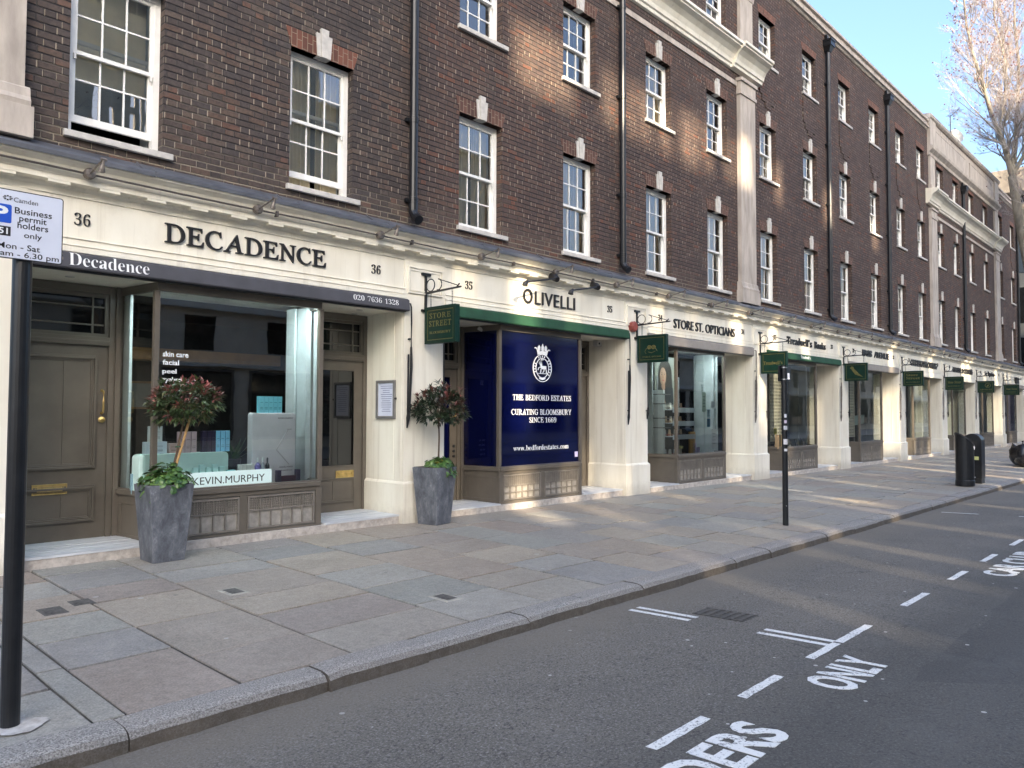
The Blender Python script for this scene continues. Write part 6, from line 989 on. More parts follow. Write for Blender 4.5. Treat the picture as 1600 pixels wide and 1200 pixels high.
    g.face([(xl - .3, YD + .09, 0.1), (P2[0], YD + .09, 0.1), (P2[0], YD + .09, 2.89), (xl - .3, YD + .09, 2.89)]); g.face([(xr + .3, YD + .09, 0.1), (P4[0], YD + .09, 0.1), (P4[0], YD + .09, 2.89), (xr + .3, YD + .09, 2.89)])
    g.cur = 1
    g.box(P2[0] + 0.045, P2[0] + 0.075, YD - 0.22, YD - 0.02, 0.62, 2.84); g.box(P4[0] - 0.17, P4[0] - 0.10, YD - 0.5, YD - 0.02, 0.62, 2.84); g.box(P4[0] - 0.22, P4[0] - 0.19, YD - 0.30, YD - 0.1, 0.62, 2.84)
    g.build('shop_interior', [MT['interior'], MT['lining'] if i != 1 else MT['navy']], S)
    # awning box or shutter housing
    mt = {'grey': MT['grey_awn'], 'green': MT['green_awn'], 'shutter': MT['shutter'], 'pale': MT['cream']}[valance]
    g = MB()
    if valance in ('grey', 'green'):
        g.xprof([(0.02, 2.885), (-0.085, 2.885), (-0.095, 2.90), (-0.08, 3.035), (-0.04, 3.055), (0.02, 3.055)], xl + 0.02, xr + 0.03)
    else:
        g.xprof([(0.02, 2.865), (-0.03, 2.865), (-0.04, 2.88), (-0.04, 3.03), (-0.03, 3.05), (0.02, 3.05)], xl + 0.02, xr + 0.02)
    va = g.build('awning_box' if valance in ('grey', 'green') else 'shutter_box', mt, S, bevel=0.004)
    g = MB(); g.box(xl + 0.01, xr - 0.01, -0.06 if valance in ('grey', 'green') else -0.03, 0.02, 2.872 if valance in ('grey', 'green') else 2.852, 2.884 if valance in ('grey', 'green') else 2.864); g.build('bottom_rail', MT['black'], va)
    # awning rods hanging beside the opening, and their cable
    for xx, up in ((xr + 0.07, True), (xl - 0.05, False)):
        if up and i == 9: continue
        g = MB(); y = -0.055
        if up:
            g.tube([(xx - 0.06, -0.06, 2.99), (xx - 0.01, -0.065, 2.99), (xx + 0.015, y, 2.94), (xx + 0.02, y, 2.72), (xx + 0.015, y, 2.35)], 0.011, 6)
            g.tube([(xx + 0.015, y, 2.40), (xx + 0.02, y, 2.15), (xx - 0.01, y, 1.45)], [0.014, 0.021, 0.014], 6); g.tube([(xx - 0.03, y, 2.3), (xx - 0.035, y, 1.5)], 0.012, 6)
            g.tube([(xx - 0.02, y, 1.5), (xx - 0.025, y, 1.44), (xx - 0.045, y, 1.30)], [0.022, 0.028, 0.01], 6)
        else:
            g.tube([(xx, y, 2.85), (xx, y, 1.62)], 0.012, 6); g.tube([(xx, y, 2.6), (xx, y, 2.55)], 0.02, 6); g.tube([(xx, y, 1.62), (xx - 0.005, y, 1.5), (xx - 0.03, y, 1.40)], [0.018, 0.026, 0.012], 6)
        for zz in (2.5, 1.55): g.box(xx - 0.012, xx + 0.012, y, -0.01, zz, zz + 0.02)
        g.build('awning_rod', MT['bronze'] if (i > 1 and up) else MT['black'], S)
    if num:
        for xx in (xl + 0.40, xr - 0.55):
            lettering('house_number', num, (xx, -0.001, 3.335), FX, FZ, 0.145, 0.12, MT['letter'], S, 0.012, 'serif', -0.008)
    return S, fas, va
SH = []
SH.append(shopfront(0, 'shopfront numbered 36 with dark grey awning box and beauty products in the window', '36', 'grey'))
SH.append(shopfront(1, 'shopfront numbered 35 with navy covered window showing a white crest under a green awning box', '35', 'green', 'navy'))
SH.append(shopfront(2, "opticians' shopfront numbered 34 with glass shelves and a portrait poster in the window", '34', 'shutter'))
SH.append(shopfront(3, "bookshop front numbered 33 with green awning box and white pierced screen behind the glass", '33', 'green'))
SH.append(shopfront(4, 'shopfront numbered 32 with beige shutter box and pierced screen behind the glass', '32', 'shutter'))
SH.append(shopfront(5, 'pale fronted shop with long dark lettering, just beyond the shop numbered 32', '31', 'pale'))
SH.append(shopfront(6, 'shopfront with long dark lettering directly behind the slanted litter bin', '30', 'pale'))
SH.append(shopfront(7, 'small distant shopfront with curly dark lettering and a tall pale window box', '29', 'pale'))
SH.append(shopfront(8, 'last shopfront of the row, with a blotchy violet grey window', '28', 'shutter'))
S36, S35, S34, S33, S32 = [q[0] for q in SH[:5]]
def fascia_text(i, s, x0, x1, z0, z1, **k):
    lettering('lettering', s, (x0, -0.001, z0), FX, FZ, x1 - x0, z1 - z0, MT['letter'], SH[i][0], k.pop('depth', 0.025), **k)
fascia_text(0, 'DECADENCE', 3.307, 5.28, 3.302, 3.515, font='roman', spacing=1.0, bold=0.006)
fascia_text(1, 'O', 8.915, 9.135, 3.26, 3.50, bold=0.006)
fascia_text(1, 'LIVELLI', 9.20, 10.225, 3.268, 3.478, bold=-0.004, spacing=1.05)
fascia_text(2, 'STORE ST. OPTICIANS', 13.41, 15.99, 3.235, 3.425, bold=-0.002)
fascia_text(3, "Treadwell's", 18.78, 20.33, 3.28, 3.475, font='serif', bold=-0.006); fascia_text(3, 'Books', 20.5, 21.27, 3.275, 3.46, font='serif', bold=-0.006)
fascia_text(4, 'IRIS', 24.15, 25.0, 3.28, 3.48, bold=0.035); fascia_text(4, 'AVENUE', 25.2, 26.6, 3.28, 3.475, bold=0.03)
fascia_text(5, '\u00b7OUDESTAFFLOWING\u00b7', 28.85, 32.2, 3.20, 3.44, bold=0.03)
fascia_text(6, '\u00b7KERRELL & COURTIS\u00b7', 34.35, 37.6, 3.20, 3.42, bold=0.03)
fascia_text(7, 'Le Bgudes', 39.8, 41.6, 3.22, 3.48, font='serif')
g = MB(); g.box(46.2, 46.75, -0.12, -0.001, 3.1, 3.42); g.build('sensor_box', MT['letter'], SH[8][0])
va = SH[0][2]
lettering('lettering', 'Decadence', (2.378, -0.094, 2.918), (1, 0, 0), (0, 0.11, 0.994), 0.75, 0.122, MT['white_vinyl'], va, 0.003, 'serif', -0.009, 0.96)
lettering('lettering', '020 7636 1328', (5.648, -0.088, 2.945), (1, 0, 0), (0, 0.11, 0.994), 0.72, 0.068, MT['white_vinyl'], va, 0.003, 'serif', -0.012)
lettering('lettering', 'S', (2.27, -0.089, 2.95), (1, 0, 0), (0, 0.11, 0.994), 0.06, 0.08, MT['bronze'], va, 0.003, 'serif', -0.012)
lettering('lettering', 'Treadwell\'s', (18.95 + 0.5, -0.089, 2.94), (1, 0, 0), (0, 0.11, 0.994), 0.62, 0.08, MT['white_vinyl'], SH[3][2], 0.003, 'serif')
# window lettering at 36
def on_glass(S, s, x, z, w, h, y=YF + 0.012, mat=MT['white_vinyl'], **k): lettering('window_lettering', s, (x, y, z), FX, FZ, w, h, mat, S, 0.002, **k)
for s, z, w, h in (('skin care', 2.10, 0.275, 0.058), ('facial', 2.012, 0.175, 0.056), ('peel', 1.905, 0.15, 0.065), ('eyebrows', 1.815, 0.285, 0.068), ('waxing', 1.735, 0.22, 0.062), ('nails', 1.66, 0.15, 0.056)):
    on_glass(S36, s, 3.362, z, w, h, bold=0.02)
# crest and words at 35
def cx_(px): return 9.298 + (px - 240) / 440 * 0.467
def cz_(py): return 2.656 - (py - 110) / 950 * 0.636
g = MB(); yc0, yc1 = YF + 0.010, YF + 0.014
def cpoly(pts): g.prism([(cx_(a), cz_(b)) for a, b in pts], yc0, yc1)
def stroke(pts, w):
    for (a, b), (c, d) in zip(pts, pts[1:]):
        L = math.hypot(c - a, d - b) or 1; nx, ny = -(d - b) / L * w / 2, (c - a) / L * w / 2
        cpoly([(a + nx, b + ny), (c + nx, d + ny), (c - nx, d - ny), (a - nx, b - ny)])
def ell(rx, ry, w, a0=0, a1=360, n=48, cy=715):
    stroke([(455 + rx * math.cos(RAD(a0 + (a1 - a0) * k / n)), cy + ry * math.sin(RAD(a0 + (a1 - a0) * k / n))) for k in range(n + 1)], w)
ell(215, 335, 18); ell(150, 240, 16)
for a in (-118, -106, -90, -74, -40, -24, -10, 5, 20, 35, 160, 174, 188, 202):
    c, s_ = math.cos(RAD(a)), math.sin(RAD(a)); stroke([(455 + 165 * c, 715 + 262 * s_), (455 + 200 * c, 715 + 312 * s_)], 20)
cpoly([(375, 940), (455, 965), (540, 940), (520, 990), (455, 1012), (385, 990)])
cpoly([(345, 395), (322, 275), (400, 300), (455, 290), (520, 300), (590, 275), (560, 400), (455, 365)])
for xx, hh in ((378, 150), (458, 108), (535, 150)): cpoly([(xx - 32, 250), (xx - 30, 195), (xx, hh), (xx + 30, 195), (xx + 26, 290), (xx - 26, 290)])
stroke([(335, 290), (325, 245), (300, 222), (272, 235)], 22); stroke([(580, 290), (590, 262), (615, 250), (638, 272)], 22)
# a rearing hoofed beast: body, neck, head with curved horn, four legs, tail
cpoly([(415, 660), (545, 660), (552, 735), (500, 745), (440, 740), (405, 700)])
cpoly([(405, 665), (385, 610), (400, 540), (432, 520), (442, 590), (450, 660)])
cpoly([(432, 520), (400, 545), (372, 600), (392, 606), (440, 560)])
stroke([(425, 525), (440, 495), (480, 490), (470, 515), (440, 520)], 12)
stroke([(410, 690), (370, 705), (350, 770)], 16); stroke([(425, 735), (412, 840)], 20); stroke([(500, 735), (490, 790), (460, 838)], 18); stroke([(535, 730), (552, 790), (545, 842)], 18); stroke([(540, 665), (520, 700)], 10)
stroke([(360, 848), (570, 852)], 16)
g.build('crest', MT['white_vinyl'], S35)
for s, x0, x1, z, h in (('THE BEDFORD ESTATES', 8.813, 10.276, 1.713, 0.092), ('CURATING BLOOMSBURY', 8.784, 10.28, 1.478, 0.094), ('SINCE', 9.207, 9.56, 1.352, 0.088)):
    on_glass(S35, s, x0, z, x1 - x0, h, font='roman', bold=0.006)
on_glass(S35, '1669', 9.60, 1.352, 0.28, 0.086, font='serif', bold=-0.010)
on_glass(S35, 'www.bedfordestates.com', 8.831, 0.905, 1.376, 0.085, font='serif', bold=-0.004)
g = MB(); g.box(10.38, 10.46, YF + 0.010, YF + 0.014, 0.755, 0.845); g.build('window_sticker', plain('lilac_sticker', (0.6, 0.55, 0.8), 0.5), S35)
# small things fixed under the soffit
def camera_box(name, label, x, y, z):
    t = thing(name, label, 'camera', (x, y, z)); g = MB(); g.box(x - 0.07, x + 0.07, y - 0.05, y + 0.06, z - 0.11, z); g.build('housing', MT['sillstone'], t, bevel=0.01)
    g = MB(); g.tube([(x - 0.02, y - 0.05, z - 0.06), (x - 0.02, y - 0.058, z - 0.06)], 0.02, 10); g.build('lens', MT['black'], t)
camera_box('security_camera', 'small white camera box under the soffit by the right door of the navy window shop', 11.62, 0.55, 2.885)
t = thing('spot_camera', 'stubby white spot camera under the soffit left of the navy window', 'camera', (8.47, 0.55, 2.885))
g = MB(); g.tube([(8.47, 0.55, 2.885), (8.47, 0.55, 2.85)], 0.012, 8); g.tube([(8.42, 0.50, 2.86), (8.53, 0.42, 2.78)], 0.03, 10); g.build('body', MT['sillstone'], t)
for xx, yy in ((2.55, 0.45), (6.05, 0.35), (6.25, 0.75)):
    g = MB(); g.lathe([(0.045, 2.886), (0.045, 2.892), (0.03, 2.893)], xx, yy, 14); g.build('downlight', MT['sillstone'], S36)

# ------------------------------------------------------------------ spotlights on the cornice
lampx = [2.506, 4.261, 5.97, 7.80, 9.49, 11.18, 12.92, 14.62, 16.31, 18.04, 19.86, 21.70, 23.40, 25.18, 27.02, 29.0, 31.0, 33.2, 35.6]
where = ['above the left number 36', 'above the long name on shop 36', 'above the right number 36', 'above the left number 35', 'above the middle of the name on shop 35', 'above the right number 35, left of the opticians', 'above the left number 34',
         'above the middle of the opticians\' lettering', 'above the right number 34', 'above the left number 33', 'above the middle of the bookshop lettering', 'above the right number 33', 'above the left number 32', 'above the middle of the lettering on shop 32', 'above the right number 32',
         'over the lettering just beyond shop 32, left one', 'over the lettering just beyond shop 32, right one', 'over the pilaster left of the litter bins', 'over the lettering behind the bins']
def make_lamp():
    t = thing('cornice_spotlight', '', 'spotlight', (0, 0, 0), 'spotlights along the cornice')
    g = MB(); g.tube([(0, 0.03, 0), (0, -0.02, 0), (0, -0.035, 0)], [0.054, 0.054, 0.044], 16); g.build('base', MT['bronze'], t, local=True)
    g = MB(); g.tube([(0, -0.03, 0), (0.0, -0.36, 0.06)], 0.009, 8); g.tube([(-0.02, -0.36, 0.062), (0.03, -0.36, 0.062)], 0.015, 8); g.build('arm', MT['bronze'], t, local=True)
    g = MB(); g.tube([(0.005, -0.36, 0.055), (0.004, -0.35, 0.02), (0.0, -0.335, -0.025), (0, -0.325, -0.05), (0, -0.322, -0.055)], [0.013, 0.014, 0.026, 0.031, 0.02], 12); g.build('head', MT['bronze'], t, local=True)
    return t
L0 = make_lamp()
for k, (xx, w) in enumerate(zip(lampx, where)):
    o = L0 if k == 0 else copy_tree(L0)
    o.location = (xx, -0.205, 3.805); o['label'] = 'small bronze spotlight on the cornice ' + w
for k, (xb_, nm) in enumerate(((9.42, 'left of the two black long armed lamps above the name on shop 35'), (10.52, 'right of the two black long armed lamps above the name on shop 35'))):
    t = thing('sign_lamp', nm, 'lamp', (xb_, -0.2, 3.72), 'black sign lamps')
    g = MB(); g.tube([(xb_, -0.15, 3.74), (xb_ + 0.01, -0.24, 3.70), (xb_, -0.30, 3.66)], [0.05, 0.06, 0.045], 12); g.build('base', MT['letter'], t)
    g = MB(); g.tube([(xb_, -0.28, 3.68), (xb_ - 0.88, -0.42, 3.50)], 0.014, 8); g.build('arm', MT['letter'], t)
    g = MB(); g.tube([(xb_ - 0.84, -0.41, 3.52), (xb_ - 0.90, -0.42, 3.47), (xb_ - 0.91, -0.42, 3.44)], [0.02, 0.04, 0.045], 10); g.build('head', MT['letter'], t)
t = thing('alarm_box', 'small red alarm bell box beside the hanging sign of the opticians', 'alarm', (11.92, -0.05, 3.1))
g = MB(); g.tube([(11.92, -0.012, 3.13), (11.92, -0.09, 3.13), (11.92, -0.11, 3.13)], [0.10, 0.10, 0.07], 8); g.build('alarm_case', plain('dull_red_plastic', (0.26, 0.06, 0.045), 0.5), t)

# ------------------------------------------------------------------ hanging signs
def hanging_sign(i, label, art):
    x = PL[i] + 0.36
    t = thing('hanging_sign', label, 'sign', (x, -0.02, 2.9), 'green signs hanging from the pilasters')
    g = MB(); y0 = -0.022
    g.box(x - 0.014, x + 0.014, y0 - 0.02, y0 + 0.008, 2.92, 3.44)
    for zz in (2.91, 3.42): g.box(x - 0.075, x + 0.085, y0 - 0.022, y0 + 0.009, zz, zz + 0.032)
    g.hull([(x - 0.011, y0, 3.155), (x + 0.011, y0, 3.155), (x + 0.011, y0, 3.185), (x - 0.011, y0, 3.185)], [(x - 0.011, -0.75, 3.18), (x + 0.011, -0.75, 3.18), (x + 0.011, -0.75, 3.20), (x - 0.011, -0.75, 3.20)])
    g.tube([(x + 0.0, -0.66, 3.19), (x, -0.72, 3.235)], 0.01, 6)
    n = 20
    g.tube([(x, -0.13 + 0.085 * math.cos(2 * math.pi * k / n), 3.275 + 0.085 * math.sin(2 * math.pi * k / n)) for k in range(n + 1)], 0.008, 6)
    g.tube([(x, -0.29 + 0.07 * math.cos(RAD(90 + 200 * k / 12)), 3.27 + 0.075 * math.sin(RAD(90 + 200 * k / 12))) for k in range(13)], 0.008, 6)
    g.tube([(x, -0.29, 3.345), (x, -0.70, 3.21)], 0.007, 6)
    g.build('bracket', MT['black'], t)
    g = MB()
    for yy in (-0.14, -0.58):
        for k in range(6):
            zz = 2.975 + k * 0.033
            if k % 2: g.tube([(x - 0.008, yy, zz), (x - 0.008, yy, zz + 0.034), (x + 0.008, yy, zz + 0.034), (x + 0.008, yy, zz), (x - 0.008, yy, zz)], 0.003, 5)
            else: g.tube([(x, yy - 0.008, zz), (x, yy - 0.008, zz + 0.034), (x, yy + 0.008, zz + 0.034), (x, yy + 0.008, zz), (x, yy - 0.008, zz)], 0.003, 5)
    g.build('chain', MT['steel'], t)
    a, b, c, d = -0.055, -0.685, 2.455, 2.965
    g = MB(); g.box(x - 0.03, x + 0.03, b + 0.045, a - 0.045, c + 0.045, d - 0.045)
    g.box(x - 0.042, x + 0.042, b, b + 0.045, c, d); g.box(x - 0.042, x + 0.042, a - 0.045, a, c, d); g.box(x - 0.0415, x + 0.0415, b + 0.045, a - 0.045, c, c + 0.045); g.box(x - 0.0415, x + 0.0415, b + 0.045, a - 0.045, d - 0.045, d)
    bo = g.build('board', MT['sign_green'], t, bevel=0.004)
    g = MB()
    for s in (-1, 1):
        xx = x + s * 0.0305
        for (p, q, r, u) in ((b + 0.05, a - 0.05, c + 0.05, c + 0.058), (b + 0.05, a - 0.05, d - 0.058, d - 0.05), (b + 0.05, b + 0.058, c + 0.058, d - 0.058), (a - 0.058, a - 0.05, c + 0.058, d - 0.058)): g.box(xx - 0.001, xx + 0.001, p, q, r, u)
    g.build('gold_line', MT['gold'], bo)
    def tx(s, y, z, w, h, **k): lettering('lettering', s, (x - 0.03, y, z), SX, FZ, w, h, MT['gold'], bo, 0.003, **k)
    if art == 'street':
        tx('STORE', -0.15, 2.80, 0.43, 0.075, font='roman', bold=0.008, spacing=1.15); tx('STREET', -0.14, 2.69, 0.45, 0.08, font='roman', bold=0.008, spacing=1.1); tx('BLOOMSBURY', -0.15, 2.59, 0.43, 0.035, font='roman', bold=0.004)
    elif art == 'glasses':
        g = MB(); xx = x - 0.032
        for yy in (-0.32, -0.41):
            g.tube([(xx, yy + 0.04 * math.cos(2 * math.pi * k / 16), 2.735 + 0.032 * math.sin(2 * math.pi * k / 16)) for k in range(17)], 0.008, 5)
            g.tube([(xx + 0.002, yy, 2.735), (xx - 0.001, yy, 2.735)], 0.026, 12)
        g.tube([(xx, -0.26, 2.72), (xx, -0.22, 2.66), (xx, -0.25, 2.62)], 0.005, 5); g.tube([(xx, -0.45, 2.72), (xx, -0.49, 2.66)], 0.005, 5); g.tube([(xx, -0.3, 2.65), (xx, -0.37, 2.63), (xx, -0.45, 2.66)], 0.005, 5)
        g.build('emblem', MT['gold'], bo)
        tx('STORE ST. OPTICIANS', -0.17, 2.545, 0.40, 0.028)
    elif art == 'book': tx("Treadwell's", -0.12, 2.66, 0.46, 0.085, font='serif')
    elif art == 'bird':
        g = MB()
        pts = [(0.16, 0.36), (0.20, 0.41), (0.25, 0.40), (0.27, 0.34), (0.34, 0.27), (0.42, 0.18), (0.52, 0.10), (0.40, 0.14), (0.30, 0.18), (0.24, 0.26), (0.20, 0.33)]
        n = len(pts)
        g.hull([(x - 0.0315, -0.05 - p, 2.46 + q) for p, q in pts], [(x - 0.0345, -0.05 - p, 2.46 + q) for p, q in pts]); g.build('emblem', MT['gold'], bo)
    elif art == 'words':
        tx('Store', -0.16, 2.79, 0.36, 0.08, font='serif'); tx('Street', -0.16, 2.68, 0.42, 0.085, font='serif'); tx('BLOOMSBURY', -0.16, 2.57, 0.42, 0.03)
    elif art == 'leaf':
        g = MB(); g.tube([(x - 0.033, -0.45 + 0.10 * math.cos(2 * math.pi * k / 20), 2.77 + 0.09 * math.sin(2 * math.pi * k / 20)) for k in range(21)], 0.008, 5)
        pts = [(0.40, 0.26), (0.42, 0.33), (0.50, 0.38), (0.48, 0.30)]
        g.hull([(x - 0.0315, -p, 2.44 + q) for p, q in pts], [(x - 0.0345, -p, 2.44 + q) for p, q in pts]); g.build('emblem', MT['gold'], bo)
        tx('ARTHURS', -0.14, 2.56, 0.46, 0.06, font='serif')
    else:
        tx('Store Street', -0.15, 2.70, 0.44, 0.10, font='serif'); tx('BLOOMSBURY', -0.16, 2.58, 0.42, 0.04)
hanging_sign(1, 'dark green hanging board reading STORE STREET, nearest of the hanging signs', 'street')
hanging_sign(2, 'dark green hanging board with a small pair of gold spectacles', 'glasses')
hanging_sign(3, 'dark green hanging board with gold bookshop name, partly behind the black post box', 'book')
hanging_sign(4, 'dark green hanging board with a golden bird', 'bird')
hanging_sign(5, 'dark green hanging board with two gold lines of words, next beyond the golden bird board', 'words')
hanging_sign(6, 'dark green hanging board with dim gold words, above the slanted litter bin', 'street2')
hanging_sign(7, 'dark green hanging board with a gold ring emblem, second from the far end', 'leaf')
hanging_sign(8, 'farthest dark green hanging board in the row', 'street2')

# ------------------------------------------------------------------ things in the windows
def prop(name, label, cat, loc, group=None): return thing(name, label, cat, loc, group)
DZ = 0.616                                             # deck of the display windows
MC = {}
def pm(c, rough=0.4):
    k = tuple(round(x, 3) for x in c)
    if k not in MC: MC[k] = plain('packaging_%d' % len(MC), c, rough, var=0.05)
    return MC[k]
def carton(name, label, x, y, z, w, h, d, c, group=None, cap=None, lines=True, cat='box'):
    t = prop(name, label, cat, (x, y, z), group)
    g = MB(); g.box(x - w / 2, x + w / 2, y - d / 2, y + d / 2, z, z + h); g.build('carton_body', pm(c), t, bevel=0.003)
    if lines:
        g = MB()
        for q in (0.22, 0.30, 0.62): g.box(x - w * 0.3, x + w * 0.3, y - d / 2 - 0.001, y - d / 2 + 0.001, z + h * q, z + h * q + 0.006)
        g.build('print', pm(tuple(v * 0.45 for v in c)), t)
    return t
def bottle(name, label, x, y, z, r, h, c, capc, group=None):
    t = prop(name, label, 'bottle', (x, y, z), group)
    g = MB(); g.lathe([(r * .95, z), (r, z + 0.01), (r, z + h * .6), (r * .8, z + h * .68), (r * .35, z + h * .75), (r * .35, z + h * .78)], x, y, 14); g.build('bottle_body', pm(c, 0.2), t, smooth=False)
    g = MB(); g.lathe([(r * .42, z + h * .78), (r * .42, z + h * .95), (r * .25, z + h)], x, y, 10); g.build('cap', pm(capc), t)
    return t
def rounded(x0, x1, z0, z1, r, n=6):
    p = [(x0, z0), (x1, z0)]
    p += [(x1 - r + r * math.cos(RAD(90 * k / n)), z1 - r + r * math.sin(RAD(90 * k / n))) for k in range(n + 1)]
    p += [(x0 + r + r * math.cos(RAD(90 + 90 * k / n)), z1 - r + r * math.sin(RAD(90 + 90 * k / n))) for k in range(n + 1)]
    return p
t = prop('display_stand', 'long pale mint display block behind the left planter carrying boxes of beauty products', 'display stand', (3.7, 0.45, DZ))
g = MB(); g.prism(rounded(3.22, 4.22, DZ, 1.05, 0.05), 0.32, 0.52); g.build('block', MT['mint'], t, bevel=0.006)
t = prop('name_board', 'white board along the window foot with black brand lettering', 'sign', (4.1, 0.17, DZ))
g = MB(); g.prism(rounded(3.60, 4.68, DZ + 0.055, 0.835, 0.02), 0.155, 0.175); g.box(3.60, 4.68, 0.155, 0.22, DZ, DZ + 0.056); g.build('board', emit_mat('backlit_board', (0.80, 0.90, 0.92), 0.16), t)
lettering('lettering', 'KEVIN.MURPHY', (3.73, 0.154, 0.70), FX, FZ, 0.86, 0.082, MT['letter'], t, 0.002)
t = prop('product_board', 'tall pale pink display board shaped like a bottle', 'display board', (4.78, 0.36, DZ))
g = MB(); g.prism(rounded(4.50, 5.08, DZ, 1.50, 0.03), 0.30, 0.42); g.build('panel', MT['pink'], t, bevel=0.008)
lettering('lettering', 'KEVIN.MURPHY', (4.84, 0.299, 1.425), FX, FZ, 0.20, 0.02, MT['letter'], t, 0.001)
g = MB()
for a, b, c, d in ((4.82, 1.05, 4.98, 1.30), (4.82, 1.05, 4.99, 0.87), (4.96, 1.30, 5.02, 1.30)): g.tube([(a, 0.30, b), (c, 0.30, d)], 0.006, 5)
g.build('raised_letter', pm((0.54, 0.48, 0.50)), t)
lettering('lettering', 'ANGEL.WASH', (4.86, 0.299, 0.83), FX, FZ, 0.18, 0.018, MT['letter'], t, 0.001)
lettering('lettering', 'SHAMPOO', (4.88, 0.299, 0.79), FX, FZ, 0.16, 0.014, MT['letter'], t, 0.001)
for k in range(5):
    carton('blue_carton', 'slim light blue carton on the pink display board, %s of five' % ('leftmost', 'second from left', 'in the middle', 'second from right', 'rightmost')[k], 4.63 + k * 0.061, 0.36, 1.50, 0.058, 0.20, 0.07, (0.22, 0.62, 0.74), 'light blue cartons on the pink panel')
carton('white_carton', 'white square box at the left end of the mint block', 3.42, 0.42, 1.05, 0.22, 0.13, 0.12, (0.55, 0.62, 0.70))
carton('white_carton', 'tall narrow white box standing on the white square box', 3.42, 0.42, 1.18, 0.13, 0.17, 0.08, (0.60, 0.64, 0.64))
carton('pink_carton', 'short salmon pink box on the mint block', 3.60, 0.40, 1.05, 0.085, 0.11, 0.08, (0.55, 0.36, 0.32))
for k in range(3): carton('pink_carton', 'tall dusty pink box on the mint block, %s of three' % ('left', 'middle', 'right')[k], 3.70 + k * 0.068, 0.41, 1.05, 0.063, 0.235, 0.07, (0.52, 0.36, 0.38), 'tall pink boxes on the mint block')
for k in range(3): carton('purple_carton', 'dark purple box on the mint block, %s of three' % ('left', 'middle', 'right')[k], 3.96 + k * 0.055, 0.41, 1.05, 0.05, 0.24, 0.06, (0.035, 0.022, 0.055), 'dark purple boxes on the mint block')
for k in range(3): carton('blue_carton', 'light blue box at the right end of the mint block, %s of three' % ('left', 'middle', 'right')[k], 4.12 + k * 0.058, 0.41, 1.05, 0.054, 0.24, 0.06, (0.24, 0.55, 0.78), 'light blue boxes on the mint block')
for k in range(5): carton('mint_carton', 'faint mint box before the mint block, %s of five' % ('leftmost', 'second from left', 'middle', 'second from right', 'rightmost')[k], 3.80 + k * 0.075, 0.255, DZ, 0.055, 0.27 + 0.03 * (k % 2), 0.05, (0.48, 0.70, 0.68), 'mint boxes before the mint block')
carton('aqua_carton', 'aqua cube box on a dark green tin at the right front of the mint block', 4.215, 0.25, 0.72, 0.09, 0.12, 0.07, (0.25, 0.60, 0.66))
carton('green_tin', 'flat dark green tin under the aqua box', 4.21, 0.25, DZ, 0.13, 0.10, 0.09, (0.06, 0.085, 0.05))
for k in range(4): carton('white_carton', 'slim white box right of the mint block, %s of four' % ('first', 'second', 'third', 'last')[k], 4.34 + k * 0.048, 0.28, DZ, 0.045, 0.28, 0.05, (0.62, 0.62, 0.58), 'slim white boxes')
bottle('pump_bottle', 'purple bottle with white cap above the name board', 4.555, 0.26, DZ + 0.11, 0.035, 0.24, (0.16, 0.13, 0.36), (0.8, 0.8, 0.8))
bottle('pump_bottle', 'clear grey bottle with white cap above the name board', 4.615, 0.25, DZ + 0.11, 0.024, 0.24, (0.32, 0.34, 0.38), (0.8, 0.8, 0.8))
bottle('pump_bottle', 'black dropper bottle in front of the pink panel', 4.675, 0.25, DZ + 0.11, 0.026, 0.24, (0.02, 0.02, 0.025), (0.02, 0.02, 0.02))
carton('bottle_riser', 'low white riser under the three dropper bottles', 4.61, 0.26, DZ, 0.22, 0.109, 0.10, (0.7, 0.76, 0.78), lines=False)
for k, (xx, w, h, c) in enumerate(((4.815, 0.055, 0.19, (0.05, 0.03, 0.07)), (4.945, 0.19, 0.12, (0.085, 0.02, 0.035)), (5.075, 0.055, 0.19, (0.05, 0.03, 0.07)))):
    carton('gift_carton', ('dark purple upright gift box at the foot of the pink panel, left side', 'low maroon gift box at the foot of the pink panel', 'dark purple upright gift box at the foot of the pink panel, right side')[k], xx, 0.24, DZ, w, h, 0.05, c)
for k in range(2): carton('blue_carton', 'grey blue box at the foot of the left side window, %s one' % ('left', 'right')[k], 3.235 + k * 0.06, 0.5 - 0.1 * k, DZ, 0.055, 0.22, 0.05, (0.22, 0.36, 0.42), 'grey blue boxes by the side window')
t = prop('potted_plant', 'broad leaved green plant inside the beauty shop window', 'plant', (4.37, 0.55, 0.95))
g = MB(); rp = random.Random(4)
for k in range(26):
    a = rp.uniform(0, 6.28); L = rp.uniform(0.16, 0.36); el = rp.uniform(0.1, 1.35); g.rn = rp.random() * 0.7
    d = Vector((math.cos(a) * math.cos(el), math.sin(a) * math.cos(el) * 0.4, math.sin(el))); b_ = Vector((4.37, 0.5, 0.92)); s = Vector((-d.y, d.x, 0)).normalized() if abs(d.z) < .98 else Vector((1, 0, 0))
    s = (s + Vector((0.6, 0, 0))).normalized()
    g.face([b_, b_ + d * L * .5 + s * 0.045, b_ + d * L, b_ + d * L * .5 - s * 0.045])
g.build('leaves', MT['leaf_green'], t)
g = MB(); g.lathe([(0.06, 0.62), (0.09, 0.95), (0.08, 0.95)], 4.37, 0.5, 12); g.build('pot', MT['black'], t)
t = prop('wall_lamp', 'small warm glowing lamp inside the beauty shop', 'lamp', (5.715, 1.5, 1.88))
g = MB(); g.lathe([(0.02, 1.83), (0.045, 1.86), (0.03, 1.92), (0.01, 1.95)], 5.715, 1.5, 10); g.build('bulb', emit_mat('warm_bulb', (1.0, 0.5, 0.18), 3.0), t)
g = MB(); g.tube([(5.715, 1.5, 1.95), (5.715, 1.5, 2.86)], 0.008, 6); g.build('cord', MT['black'], t)
